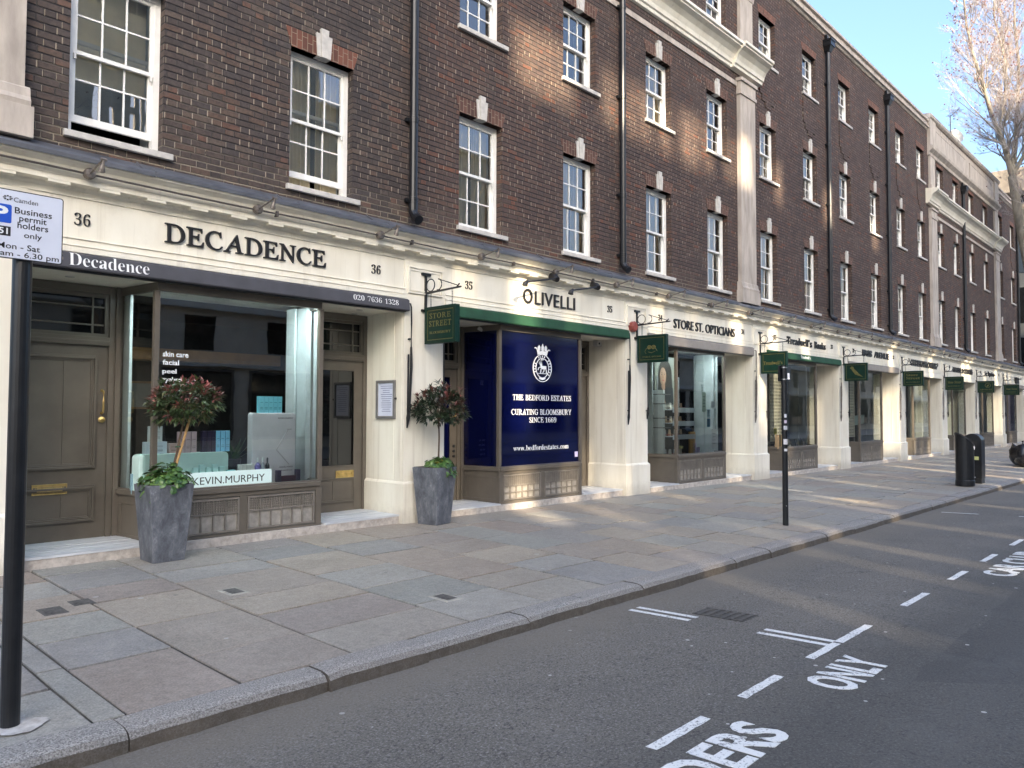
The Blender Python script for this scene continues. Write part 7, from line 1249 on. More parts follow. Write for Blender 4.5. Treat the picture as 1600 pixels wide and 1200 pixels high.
t = prop('wall_shelf', 'amber wooden shelf beam inside the beauty shop', 'shelf', (4.0, 3.2, 2.2)); g = MB(); g.box(2.4, 6.4, 3.0, 3.3, 2.25, 2.42); g.build('beam', plain('amber_wood', (0.32, 0.15, 0.035), 0.6), t)
t = prop('wall_picture', 'small framed picture on the inner wall of the beauty shop', 'picture', (3.9, 3.3, 1.6)); g = MB(); ring(g, 3.98, 4.55, 1.55, 1.95, 0.03, 3.24, 3.3); g.build('frame', plain('picture_frame_wood', (0.25, 0.14, 0.06), 0.5), t); g = MB(); g.box(4.01, 4.52, 3.27, 3.29, 1.58, 1.92); g.build('print', pm((0.2, 0.19, 0.16)), t)
def strip_light(label, x0, x1, y, z, e):
    t = prop('strip_light', label, 'lamp', ((x0 + x1) / 2, y, z))
    g = MB(); g.box(x0, x1, y - 0.03, y + 0.03, z, z + 0.03); g.build('housing', MT['white'], t)
    g = MB(); g.box(x0 + 0.02, x1 - 0.02, y - 0.022, y + 0.022, z - 0.006, z); g.build('tube', emit_mat('cool_tube', (0.80, 0.97, 1.0), e), t)
strip_light('slim white strip light along the window head inside the beauty shop', 3.35, 5.25, 0.185, 2.83, 26.0)
strip_light('slim white strip light along the window head inside the opticians', 13.8, 15.6, 0.185, 2.83, 16.0)
# opticians: glass shelves, spectacles, poster
t = prop('display_shelves', 'white edged glass shelves with spectacles in the opticians\' window', 'shelves', (14.15, 0.4, DZ))
for k, zz in enumerate((1.02, 1.30, 1.58)):
    g = MB(); g.box(13.76, 14.62, 0.24, 0.62, zz, zz + 0.012); g.box(13.76, 14.62, 0.225, 0.24, zz - 0.05, zz + 0.05); g.build('shelf', pm((0.52, 0.57, 0.62)), t)
g = MB()
for xx in (13.77, 14.61): g.box(xx - 0.01, xx + 0.01, 0.6, 0.62, DZ, 2.3)
g.build('upright', pm((0.35, 0.35, 0.36)), t)
rs_ = random.Random(12); n = 0
for zz in (DZ, 1.032, 1.312, 1.592):
    for k in range(4):
        xx = 13.88 + k * 0.2 + rs_.uniform(-.03, .03); yy = 0.42
        t = prop('spectacles', 'pair of spectacles on %s in the opticians\' window, %s' % ({DZ: 'the window floor', 1.032: 'the lowest shelf', 1.312: 'the middle shelf', 1.592: 'the top shelf'}[zz], ('left end', 'left of middle', 'right of middle', 'right end')[k]), 'spectacles', (xx, yy, zz), 'spectacles in the opticians\' window')
        g = MB(); c = rs_.choice([(0.03, 0.02, 0.02), (0.25, 0.11, 0.05), (0.35, 0.04, 0.03), (0.4, 0.36, 0.3)])
        for s in (-0.036, 0.036): g.tube([(xx + s + 0.028 * math.cos(q * .785), yy, zz + 0.028 + 0.024 * math.sin(q * .785)) for q in range(9)], 0.005, 4); g.tube([(xx + s * 1.8, yy, zz + 0.035), (xx + s * 1.7, yy + 0.12, zz + 0.02)], 0.004, 4)
        g.tube([(xx - 0.012, yy, zz + 0.035), (xx + 0.012, yy, zz + 0.035)], 0.004, 4)
        g.build('rim', pm(c), t)
        g = MB(); g.prism([(xx - 0.055, zz), (xx + 0.055, zz), (xx + 0.03, zz + 0.14), (xx - 0.03, zz + 0.14)], yy + 0.07, yy + 0.09); g.build('card', pm(rs_.choice([(0.5, 0.35, 0.22), (0.4, 0.4, 0.42), (0.2, 0.12, 0.08), (0.6, 0.58, 0.52)])), t)
t = prop('poster', 'portrait poster of a dark haired person in a black top in the opticians\' window', 'poster', (14.15, 0.66, 1.65))
g = MB(); g.box(13.74, 14.62, 0.655, 0.665, 1.60, 2.72); g.build('sheet', pm((0.30, 0.30, 0.25)), t)
def flatpoly(pts, y, c, nm):
    g = MB(); g.prism(pts, y - 0.0015, y); g.build(nm, pm(c), t)
def oval(cx, cz, rx, rz_, n=22): return [(cx + rx * math.cos(2 * math.pi * k / n), cz + rz_ * math.sin(2 * math.pi * k / n)) for k in range(n)]
flatpoly(oval(14.14, 2.33, 0.27, 0.33), 0.654, (0.025, 0.018, 0.014), 'hair'); flatpoly([(13.88, 2.35), (14.40, 2.35), (14.44, 1.95), (13.86, 1.95)], 0.6535, (0.028, 0.02, 0.016), 'hair')
flatpoly(oval(14.05, 2.30, 0.125, 0.19), 0.651, (0.36, 0.22, 0.15), 'face')
flatpoly([(14.0, 2.16), (14.12, 2.16), (14.15, 2.0), (13.97, 2.0)], 0.6505, (0.33, 0.20, 0.14), 'neck')
flatpoly([(13.84, 2.06), (13.98, 2.08), (14.07, 1.96), (14.16, 2.08), (14.44, 2.06), (14.46, 1.7), (13.86, 1.7)], 0.649, (0.012, 0.016, 0.022), 'black_top')
for a, b in ((14.0, 2.335), (14.1, 2.335)): flatpoly(oval(a, b, 0.022, 0.009, 10), 0.647, (0.03, 0.02, 0.02), 'eye'); flatpoly([(a - .03, b + .03), (a + .03, b + .035), (a + .03, b + .043), (a - .03, b + .04)], 0.647, (0.03, 0.02, 0.02), 'eyebrow')
flatpoly([(14.04, 2.33), (14.06, 2.33), (14.075, 2.265), (14.035, 2.265)], 0.6475, (0.27, 0.15, 0.10), 'nose')
flatpoly(oval(14.055, 2.215, 0.038, 0.013, 12), 0.647, (0.35, 0.07, 0.06), 'mouth')
flatpoly([(13.95, 1.70), (14.06, 1.95), (14.16, 1.70)], 0.646, (0.36, 0.22, 0.15), 'hand')
for k, (xx, zz, w, h, c, nm) in enumerate(((14.85, 1.55, 0.16, 0.42, (0.55, 0.66, 0.58), 'pale green notice'), (15.05, 1.42, 0.13, 0.18, (0.45, 0.62, 0.72), 'pale blue notice'), (15.05, 1.22, 0.13, 0.18, (0.05, 0.20, 0.34), 'dark blue notice'), (15.28, 0.75, 0.22, 0.42, (0.66, 0.67, 0.66), 'white opening times notice'), (15.26, 1.62, 0.2, 0.16, (0.7, 0.72, 0.72), 'small white notice'), (14.78, 1.95, 0.07, 0.2, (0.62, 0.7, 0.68), 'narrow pale notice'))):
    t = prop('notice', nm + ' taped inside the opticians\' window', 'notice', (xx, YF + 0.05, zz)); g = MB(); g.box(xx - w / 2, xx + w / 2, YF + 0.030, YF + 0.033, zz, zz + h); g.build('sheet', pm(c), t)
    g = MB()
    for q in range(4): g.box(xx - w * .35, xx + w * .3, YF + 0.0285, YF + 0.030, zz + h * (0.25 + q * .17), zz + h * (0.25 + q * .17) + 0.008)
    g.build('print', pm((0.12, 0.16, 0.16)), t)
for k, (xx, w, h, c, nm) in enumerate(((14.72, 0.22, 0.50, (0.50, 0.27, 0.07), 'orange framed card'), (14.80, 0.14, 0.26, (0.55, 0.45, 0.68), 'lilac card'), (14.95, 0.14, 0.16, (0.06, 0.03, 0.10), 'small dark purple case'))):
    carton('display_card', nm + ' standing at the right of the opticians\' window floor', xx, 0.35, DZ, w, h, 0.04, c)
t = prop('display_unit', 'white slatted display unit by the left side window of the opticians', 'display unit', (13.55, 0.75, DZ))
g = MB(); g.box(13.735, 13.80, 0.45, 0.8, DZ, 2.0); g.build('back_panel', pm((0.60, 0.63, 0.62)), t)
for q, zz in enumerate((1.9, 1.7, 1.4, 1.2)):
    g = MB(); g.box(13.735, 13.95, 0.4, 0.82, zz, zz + 0.02); g.build('shelf', pm((0.12, 0.11, 0.10)), t)
# pierced screens behind the glass at 33 and 32
def screen(i, label):
    xl = PL[i] + PW; xa = xl + 1.25
    t = prop('pierced_screen', label, 'screen', (xa + 0.4, 0.6, DZ))
    x0, x1, z0, z1, y = xa + 0.02, xa + (1.02 if i == 3 else 0.70), DZ + 0.18, 2.55, 0.50
    hs = []; p = 0.088
    nx = int((x1 - x0 - 0.03) / p); nz = int((z1 - z0 - 0.03) / p)
    for a in range(nx):
        for b in range(nz):
            hx = x0 + 0.025 + a * p; hz = z0 + 0.025 + b * p; hs.append((hx, hx + 0.05, hz, hz + 0.05))
    xs = sorted(set([x0, x1] + [v for q in hs for v in q[:2]])); zs = sorted(set([z0, z1] + [v for q in hs for v in q[2:]]))
    hset = set((round(q[0], 4), round(q[2], 4)) for q in hs)
    g = MB()
    for a, b in zip(xs, xs[1:]):
        for c, d in zip(zs, zs[1:]):
            if (round(a, 4), round(c, 4)) in hset: continue
            g.box(a, b, y, y + 0.012, c, d)
    g.build('pierced_board', pm((0.66, 0.64, 0.56)), t)
    g = MB(); g.box(x0, x1, y + 0.25, y + 0.26, z0 - .1, z1 + .1); g.build('dark_backing', MT['interior'], t)
    g = MB()
    for xx in (x0, x1 - .02): g.box(xx, xx + 0.02, y + 0.012, y + 0.03, DZ, z0)
    g.build('foot', pm((0.3, 0.28, 0.25)), t)
screen(3, 'white screen of square holes behind the bookshop glass'); screen(4, 'white screen of square holes behind the glass of the shop numbered 32')
bk = random.Random(8)
x0 = PL[3] + PW + 1.25
for k in range(12):
    xx = x0 + 0.2 + k * 0.15; w = bk.uniform(0.11, 0.15); h = bk.uniform(0.18, 0.28)
    c = bk.choice([(0.012, 0.014, 0.018), (0.55, 0.56, 0.42), (0.015, 0.02, 0.02), (0.02, 0.02, 0.02), (0.35, 0.40, 0.06), (0.03, 0.05, 0.045), (0.6, 0.58, 0.52)])
    t = prop('book', 'book on the bookshop window floor, %s from the left' % ('first', 'second', 'third', 'fourth', 'fifth', 'sixth', 'seventh', 'eighth', 'ninth', 'tenth', 'eleventh', 'twelfth')[k], 'book', (xx, 0.3, DZ), 'books in the bookshop window')
    yy = 0.24 + 0.05 * (k % 3); tilt = bk.uniform(0.05, 0.11)
    g = MB(); g.hull([(xx - w / 2, yy, DZ), (xx + w / 2, yy, DZ), (xx + w / 2, yy + 0.025, DZ), (xx - w / 2, yy + 0.025, DZ)], [(xx - w / 2 + bk.uniform(-.02, .02), yy + tilt, DZ + h), (xx + w / 2, yy + tilt, DZ + h), (xx + w / 2, yy + tilt + 0.025, DZ + h), (xx - w / 2, yy + tilt + 0.025, DZ + h)]); g.build('cover', pm(c), t)
    g = MB(); g.box(xx - w * .3, xx + w * .3, yy + 0.02, yy + 0.027, DZ + h * .5, DZ + h * .62); g.build('title', pm((0.5, 0.46, 0.35)), t)
carton('paper_bag', 'brown paper bag at the left of the bookshop window', x0 + 0.06, 0.3, DZ, 0.22, 0.36, 0.1, (0.42, 0.30, 0.17), lines=False, cat='bag')
carton('yellow_notice', 'mustard yellow card behind the brown paper bag', x0 + 0.14, 0.42, DZ + 0.36, 0.17, 0.16, 0.01, (0.36, 0.36, 0.05), lines=False, cat='notice')
# simple fittings seen in the farther windows
for i, nm, c in ((4, 'pale teal hanging cloth behind the glass of the shop numbered 32', (0.42, 0.58, 0.56)), (5, 'orange framed notice inside the window next beyond the shop numbered 32', (0.45, 0.26, 0.05)), (6, 'white café table edge inside the window behind the litter bins', (0.6, 0.66, 0.66)), (7, 'brown wooden partition inside the second farthest window', (0.10, 0.07, 0.04))):
    xl = PL[i] + PW; xa = xl + 1.25
    t = prop('window_fitting', nm, 'fitting', (xa + 0.6, 0.6, DZ)); g = MB()
    if i == 4: g.prism([(xa + 1.0, 2.5), (xa + 1.04, 2.5), (xa + 1.25, 2.0), (xa + 1.2, 1.9)], 0.5, 0.51); g.prism([(xa + 0.75, 1.15), (xa + 1.7, 1.2), (xa + 1.7, 1.5), (xa + 0.8, 1.45)], 0.55, 0.56)
    elif i == 5: ring(g, xa - 0.02, xa + 0.5, 1.3, 2.3, 0.08, 0.7, 0.72)
    elif i == 6: g.box(xa + 0.5, xa + 1.8, 0.5, 0.56, 1.95, 2.02); g.tube([(xa + 1.0, 0.53, 1.95), (xa + 0.9, 0.53, 1.5), (xa + 0.6, 0.53, 1.2)], 0.03, 6)
    else: g.box(xa, xa + 0.5, 0.6, 0.65, DZ, 2.7)
    g.build('piece', pm(c), t)
g = MB(); xl = PL[8] + PW; g.box(xl + 1.2, xl + 3.2, 0.16, 0.165, 0.68, 2.7); tw = prop('window_film', 'violet grey speckled film on the farthest shop window', 'film', (xl + 2, 0.16, 1.6)); g.build('film', plain('speckled_violet', (0.10, 0.09, 0.17), 0.6, scale=9, c2=(0.35, 0.33, 0.45)), tw)
# framed notice on the pilaster return
t = prop('notice_case', 'small grey framed notice case on the white wall beside the right door of shop 36', 'notice case', (6.52, 0.36, 1.42))
g = MB(); x = 6.522
for (a, b, c, d) in ((0.15, 0.57, 1.425, 1.46), (0.15, 0.57, 1.92, 1.955), (0.15, 0.185, 1.46, 1.92), (0.535, 0.57, 1.46, 1.92)): g.box(x - 0.03, x - 0.004, a, b, c, d)
g.build('case_frame', plain('case_grey', (0.23, 0.22, 0.21), 0.4, metal=0.3, var=0.1), t)
g = MB(); g.box(x - 0.012, x - 0.005, 0.186, 0.534, 1.461, 1.919); sh = g.build('sheet', pm((0.62, 0.64, 0.74)), t)
g = MB(); rq = random.Random(2)
for k in range(13):
    zz = 1.87 - k * 0.029; w = rq.uniform(0.08, 0.15); g.box(x - 0.0135, x - 0.012, 0.36 - w, 0.36 + w * 0.8, zz, zz + 0.009)
g.build('print', pm((0.20, 0.22, 0.34)), sh)
g = MB(); g.tube([(x - 0.02, 0.145, 1.70), (x - 0.02, 0.125, 1.70)], 0.016, 8); g.build('lock', MT['black'], t)

# ------------------------------------------------------------------ planters and their plants
def leaf(g, p, d, L, w, up=Vector((0, 0, 1)), fold=0.25):
    d = d.normalized(); s = d.cross(up)
    if s.length < 1e-3: s = Vector((1, 0, 0))
    s.normalize(); n = s.cross(d)
    a = p; m1 = p + d * L * 0.45 + s * w / 2 + n * w * fold; m2 = p + d * L * 0.45 - s * w / 2 + n * w * fold; b = p + d * L - n * L * 0.12
    c = p + d * L * 0.5
    g.faces([a, m1, b, m2, c], [(0, 4, 1), (1, 4, 2), (0, 3, 4), (3, 2, 4)])
def planter(loc, rz, label):
    t = thing('planter', label, 'planter', (loc[0], loc[1], pz(loc[0], loc[1])), 'slate grey planters', rz)
    h = 0.765
    def sq(r, z): return [(-r, -r, z), (r, -r, z), (r, r, z), (-r, r, z)]
    g = MB(); g.hull(sq(0.158, 0.0), sq(0.216, h))
    o = g.build('pot', MT['planter'], t, local=True, bevel=0.008)
    g = MB(); g.hull(sq(0.196, h - 0.006), sq(0.199, h + 0.004)); g.build('soil', plain('potting_soil', (0.03, 0.022, 0.016), 0.95, bump=0.6), t, local=True)
    return t
def topiary(base, top, rx, rz_, label, mat, n, seed, spiky, canev):
    t = thing('standard_tree', label, 'tree', tuple(base), 'standard trees in planters')
    rr = random.Random(seed); b = Vector(base); c = Vector(top)
    g = MB(); mid = (b + c) / 2 + Vector((0.012, 0, 0)); g.tube([b, mid, c - Vector((0, 0, rz_ * 0.3))], [0.013, 0.012, 0.01], 8)
    for k in range(14):
        a = rr.uniform(0, 6.28); e = rr.uniform(0.2, 1.3); d = Vector((math.cos(a) * math.cos(e) * rx, math.sin(a) * math.cos(e) * rx, math.sin(e) * rz_))
        g.tube([c - Vector((0, 0, rz_ * 0.6)), c - Vector((0, 0, rz_ * 0.2)) + d * 0.5, c + d * 0.85], [0.007, 0.005, 0.003], 5)
    g.build('trunk', MT['stem'], t)
    if canev:
        g = MB(); g.tube([b + Vector((-0.02, -0.04, -0.05)), c + Vector((0.03, -0.05, -rz_ * 0.55))], 0.0135, 8); g.build('cane', MT['cane'], t)
        g = MB(); q = b.lerp(c, 0.45) + Vector((0.0, -0.03, 0)); g.tube([q + Vector((-0.03, 0, 0)), q + Vector((0.0, -0.025, 0.005)), q + Vector((0.035, 0, 0.0))], 0.007, 5); g.build('tie', pm((0.02, 0.09, 0.04)), t)
    g = MB()
    for k in range(n):
        # whorls of leaves scattered through the crown, denser towards the skin
        a = rr.uniform(0, 6.283); e = math.asin(rr.uniform(-0.82, 1.0)); rad = rr.uniform(0.35, 1.0) ** 0.55
        lump = 1.0 + 0.16 * math.sin(3 * a + seed) * math.cos(2.3 * e + 1)
        p = c + Vector((math.cos(a) * math.cos(e) * rx, math.sin(a) * math.cos(e) * rx, math.sin(e) * rz_)) * rad * lump
        out = Vector((math.cos(a) * math.cos(e), math.sin(a) * math.cos(e), math.sin(e) * 0.8 + 0.45)).normalized()
        young = rad > 0.74 and rr.random() < (0.46 if e > 0.1 else 0.14)
        if spiky and e > 0.45 and rr.random() < 0.5: p = p + Vector((0, 0, rr.uniform(0, 0.11)))
        tone = rr.uniform(0.68, 1.0) if young else rr.uniform(0.0, 0.56)
        m_ = rr.randint(4, 6)
        for q in range(m_):
            d = (out + Vector((rr.gauss(0, 0.55), rr.gauss(0, 0.55), rr.gauss(0, 0.4)))).normalized()
            if not young: d = (d + Vector((0, 0, -0.35))).normalized()
            g.rn = min(1, max(0, tone + rr.uniform(-0.1, 0.1)))
            L = rr.uniform(0.058, 0.105); leaf(g, p, d, L, L * rr.uniform(0.30, 0.42))
    g.build('crown', mat, t)
    return t
def ivy(c, rx, ry, h, label, seed, droop):
    t = thing('bedding_plant', label, 'plant', tuple(c), 'green plants at the foot of the standard trees')
    rr = random.Random(seed); g = MB(); c = Vector(c)
    gs = MB()
    for k in range(320):
        a = rr.uniform(0, 6.283); e = rr.uniform(0.0, 1.5); rad = rr.uniform(0.3, 1.0) ** 0.5
        p = c + Vector((math.cos(a) * math.cos(e) * rx * rad, math.sin(a) * math.cos(e) * ry * rad, math.sin(e) * h * rad * (0.8 + 0.35 * math.sin(2 * a + seed))))
        if rr.random() < 0.3 and math.cos(a + droop) > 0.1: p = p + Vector((math.cos(a) * 0.05, math.sin(a) * 0.05, -rr.uniform(0.05, 0.16)))
        n = Vector((math.cos(a) * math.cos(e) + rr.gauss(0, .35), math.sin(a) * math.cos(e) + rr.gauss(0, .35), 0.55 + math.sin(e) + rr.gauss(0, .3))).normalized()
        u = n.cross(Vector((0.3, 0.2, 1))).normalized(); v = n.cross(u); r = rr.uniform(0.024, 0.045); g.rn = rr.uniform(0, 0.92) if rr.random() > 0.025 else 1.0
        m_ = 9; pts = []
        for q in range(m_):
            b_ = 2 * math.pi * q / m_; rq_ = r * (1 + 0.14 * math.cos(5 * b_)) * (0.45 if q == 0 else 1)
            pts.append(p + u * math.cos(b_) * rq_ + v * math.sin(b_) * rq_ - n * r * 0.18 * (1 if q % 2 else 0.6))
        pts.append(p + n * r * 0.12)
        g.faces(pts, [(q, (q + 1) % m_, m_) for q in range(m_)])
        if k % 4 == 0: gs.tube([c - Vector((0, 0, 0.02)), (c + p) / 2 + Vector((0, 0, 0.03)), p], 0.0035, 4)
    g.build('foliage', MT['leaf_green'], t); gs.build('stalks', MT['stem'], t)
planter((3.235, -0.30), 0.0, 'tapered slate grey planter in front of the shopfront numbered 36')
planter((6.86, -0.275), RAD(11), 'tapered slate grey planter against the pilaster between shops 36 and 35')
z1 = pz(3.2, -.3) + 0.765; z2 = pz(6.9, -.2) + 0.765
topiary((3.30, -0.28, z1), (3.45, -0.28, 1.60), 0.34, 0.245, 'round standard tree with red tipped leaves and cane, before shop 36', MT['leaf_red'], 390, 11, False, True)
topiary((6.93, -0.27, z2), (6.94, -0.26, 1.56), 0.37, 0.25, 'dark leaved standard tree with spiky top against the cream pilaster', MT['leaf_dark'], 400, 5, True, False)
ivy((3.245, -0.31, z1 + 0.0), 0.27, 0.25, 0.20, 'bushy green geranium spilling over the planter of shop 36', 3, 2.6)
ivy((6.93, -0.29, z2 + 0.0), 0.22, 0.22, 0.13, 'low green leafy plant in the planter by the pilaster', 9, 1.6)

# ------------------------------------------------------------------ posts, bins, bags, covers
b = pz(1.08, -3.82)
t = thing('parking_sign', 'black post with a white parking sign for business permit holders at the left edge', 'sign', (1.08, -3.82, b))
g = MB(); g.tube([(1.076, -3.82, b - 0.1), (1.076, -3.82, 2.56)], 0.0435, 20); g.tube([(1.076, -3.82, b - 0.02), (1.076, -3.82, b + 0.005)], 0.0445, 20); g.build('post', MT['black'], t, smooth=False)
def rrect(x0, x1, z0, z1, r, n=6):
    p = []
    for cx, cz, a in ((x1 - r, z0 + r, -90), (x1 - r, z1 - r, 0), (x0 + r, z1 - r, 90), (x0 + r, z0 + r, 180)):
        p += [(cx + r * math.cos(RAD(a + 90 * k / n)), cz + r * math.sin(RAD(a + 90 * k / n))) for k in range(n + 1)]
    return p
X0, X1, Z0, Z1, SY = 0.855, 1.238, 2.252, 2.592, -3.873
g = MB(); g.prism(rrect(X0, X1, Z0, Z1, 0.014), SY, SY + 0.006); pl_ = g.build('sign_plate', MT['letter'], t)
g = MB(); g.prism(rrect(X0 + 0.005, X1 - 0.005, Z0 + 0.005, Z1 - 0.005, 0.01), SY - 0.001, SY + 0.001); g.build('face', MT['sign_white'], pl_)
g = MB(); g.box(X0 + .1, X1 - .1, SY + 0.006, SY + 0.03, Z0 + 0.06, Z0 + 0.1); g.box(X0 + .1, X1 - .1, SY + 0.006, SY + 0.03, Z1 - 0.1, Z1 - 0.06); g.build('fixing', MT['steel'], t)
def st_(s, x0, x1, z0, z1, mat=MT['letter'], **k): lettering('lettering', s, (x0, SY - 0.001, z0), FX, FZ, x1 - x0, z1 - z0, mat, pl_, 0.0012, **k)
st_('Camden', 1.019, 1.123, 2.533, 2.556, bold=-0.002)
g = MB()
for k in range(8): a0 = 2 * math.pi * k / 8; g.prism([(0.993 + r * math.cos(a0 + q), 2.548 + r * 0.62 * math.sin(a0 + q)) for r, q in ((0.0095, -.3), (0.021, -.22), (0.021, .22), (0.0095, .3))], SY - 0.002, SY - 0.0011)
g.build('emblem', MT['letter'], pl_)
for s, a, c, z in (('Business', 1.024, 1.186, 2.478), ('permit', 1.044, 1.163, 2.440), ('holders', 1.037, 1.171, 2.407), ('only', 1.066, 1.144, 2.362)):
    st_(s, a, c, z - (0.007 if s in ('permit', 'only') else 0) , z + (0.031 if s != 'only' else 0.028), bold=0.006)
st_('Mon - Sat', 0.955, 1.137, 2.300, 2.329, bold=0.006); st_('8.30 am - 6.30 pm', 0.872, 1.222, 2.256, 2.291, bold=0.006)
g = MB(); g.prism(rrect(0.905, 1.011, 2.424, 2.515, 0.008), SY - 0.002, SY - 0.001); bl_ = g.build('blue_panel', MT['blue_sign'], pl_)
st_('P', 0.928, 0.997, 2.436, 2.505, MT['white_vinyl'], bold=0.03)
g = MB(); g.box(0.905, 1.009, SY - 0.002, SY - 0.001, 2.361, 2.407); g.build('black_panel', MT['letter'], pl_)
lettering('lettering', 'C51', (0.925, SY - 0.002, 2.369), FX, FZ, 0.072, 0.031, MT['white_vinyl'], pl_, 0.0012, bold=0.02)
g = MB(); rr = random.Random(6)
pts = [(1.076 + 0.135 * (1 + rr.uniform(-.35, .3)) * math.cos(2 * math.pi * k / 22), -3.84 + 0.115 * (1 + rr.uniform(-.35, .3)) * math.sin(2 * math.pi * k / 22)) for k in range(22)]
pc = MB(); pc.face([(x, y, pz(x, y) + 0.010) for x, y in pts]); tag(pc.build('mortar_patch', plain('white_mortar', (0.62, 0.60, 0.56), 0.9, scale=14, c2=(0.3, 0.27, 0.24), bump=0.5)), 'rough whitish mortar patch round the foot of the parking sign post', 'mortar patch')
b = pz(10.44, -3.6)
t = thing('sign_post', 'slim black post with black box top and stickers, at the kerb before the bookshop', 'post', (10.44, -3.6, b))
g = MB(); g.tube([(10.44, -3.6, b - 0.1), (10.44, -3.6, 2.19)], 0.039, 18); g.build('post', MT['black'], t)
g = MB(); g.box(10.36, 10.46 + 0.28, -3.565, -3.545, 1.965, 2.185); bx = g.build('sign_back', MT['black'], t, bevel=0.003)
g = MB()
for zz in (1.985, 2.15): g.tube([(10.44, -3.6, zz), (10.44, -3.6, zz + 0.014)], 0.043, 18)
g.build('clamp_band', plain('clamp_steel', (0.6, 0.6, 0.6), 0.35, metal=0.9, var=0.1), t)
g = MB(); g.box(10.635, 10.70, -3.5665, -3.565, 2.0, 2.09); g.build('label', MT['sign_white'], bx)
def sticker(zz, w, h, c, rot=0.0):
    g = MB(); n = 6; a0 = -2.35 + rot
    for k in range(n):
        a, c_ = a0 + w / 0.039 * (k / n - .5), a0 + w / 0.039 * ((k + 1) / n - .5); r = 0.0396
        g.face([(10.44 + r * math.cos(a), -3.6 + r * math.sin(a), zz), (10.44 + r * math.cos(c_), -3.6 + r * math.sin(c_), zz), (10.44 + r * math.cos(c_), -3.6 + r * math.sin(c_), zz + h), (10.44 + r * math.cos(a), -3.6 + r * math.sin(a), zz + h)])
    g.build('sticker', pm(c), t)
for zz, w, h, c in ((1.455, 0.035, 0.05, (0.6, 0.6, 0.62)), (1.375, 0.04, 0.045, (0.5, 0.42, 0.5)), (1.285, 0.06, 0.055, (0.42, 0.43, 0.45)), (1.08, 0.065, 0.075, (0.62, 0.6, 0.6)), (0.985, 0.045, 0.035, (0.6, 0.6, 0.6)), (0.22, 0.012, 0.012, (0.5, 0.5, 0.5))): sticker(zz, w, h, c)
# litter bins
bxx, byy = 19.42, -3.78; b = pz(bxx, byy)
t = thing('litter_bin', 'round black litter bin with a slanted top beside the kerb', 'bin', (bxx, byy, b))
g = MB(); n = 28; r = 0.185
def ztop(x, y): return b + 1.17 - 0.78 * ((x - bxx) * 0.70 + (y - byy) * -0.72 + r) * 1.0
bot = [(bxx + r * math.cos(2 * math.pi * k / n), byy + r * math.sin(2 * math.pi * k / n), b + 0.14) for k in range(n)]
tp = [(x, y, ztop(x, y)) for x, y, z in bot]
g.hull(bot, tp); g.lathe([(r + 0.004, b + 0.02), (r + 0.008, b + 0.03), (r + 0.008, b + 0.135), (r + 0.002, b + 0.145)], bxx, byy, n)
g.build('drum', MT['black'], t, bevel=0.004)
g = MB(); q = [(bxx + (r + 0.012) * math.cos(2 * math.pi * k / n), byy + (r + 0.012) * math.sin(2 * math.pi * k / n)) for k in range(n)]
g.hull([(x, y, ztop(x, y) + 0.001) for x, y in q], [(x, y, ztop(x, y) + 0.022) for x, y in q]); lid = g.build('lid', plain('bin_lid_plastic', (0.05, 0.05, 0.058), 0.4, var=0.2), t)
g = MB()
def lp(u, v, lift): # point on the lid plane
    x = bxx + u * 0.70 - v * -0.72 * -1 * -1; y = byy + u * -0.72 + v * 0.70 * 1
    x = bxx + u * 0.70 + v * 0.72; y = byy - u * 0.72 + v * 0.70
    return (x, y, ztop(x, y) + lift)
g.face([lp(0.13 * math.cos(a) , 0.14 * math.sin(a), 0.0235) for a in [2 * math.pi * k / 20 for k in range(20)]]); g.build('plate', plain('bin_plate', (0.14, 0.12, 0.16), 0.4, var=0.3, scale=14), lid)
g = MB()
for a, c, w, h in ((-0.03, 0.0, 0.05, 0.09), (0.06, 0.0, 0.03, 0.05)): g.face([lp(a - w, c - h, 0.0245), lp(a + w, c - h, 0.0245), lp(a + w, c + h, 0.0245), lp(a - w, c + h, 0.0245)])
g.build('marking', pm((0.45, 0.42, 0.5)), lid)
g = MB(); g.tube([(bxx + 0.02, byy - r - 0.001, b + 0.86), (bxx + 0.02, byy - r - 0.004, b + 0.86)], 0.04, 14); g.build('round_badge', MT['sign_white'], t)
g = MB(); g.box(bxx + 0.0, bxx + 0.05, byy - r - 0.012, byy - r, b + 0.2, b + 0.22); g.build('lock', pm((0.5, 0.5, 0.5)), t)
bxx, byy = 20.55, -3.72; b = pz(bxx, byy)
t = thing('litter_bin', 'black box shaped litter bin with a rounded top, right behind the slanted bin', 'bin', (bxx, byy, b))
g = MB(); w = 0.19; pts = [(-w, 0.12), (w, 0.12), (w, 0.98)] + [(w * math.cos(RAD(10 * k)), 0.98 + w * 0.95 * math.sin(RAD(10 * k))) for k in range(1, 18)] + [(-w, 0.98)]
g.hull([(bxx - 0.17, byy + p, b + z) for p, z in pts], [(bxx + 0.17, byy + p, b + z) for p, z in pts]); g.box(bxx - 0.155, bxx + 0.155, byy - w + 0.01, byy + w - 0.01, b, b + 0.12)
g.build('casing', MT['black'], t, bevel=0.01)
g = MB(); g.box(bxx - 0.173, bxx - 0.17, byy - 0.13, byy + 0.02, b + 0.55, b + 0.63); g.build('yellow_notice', pm((0.55, 0.56, 0.22)), t)
g = MB(); g.box(bxx - 0.174, bxx - 0.172, byy - 0.12, byy + 0.12, b + 0.86, b + 1.0); g.build('slot', MT['interior'], t)
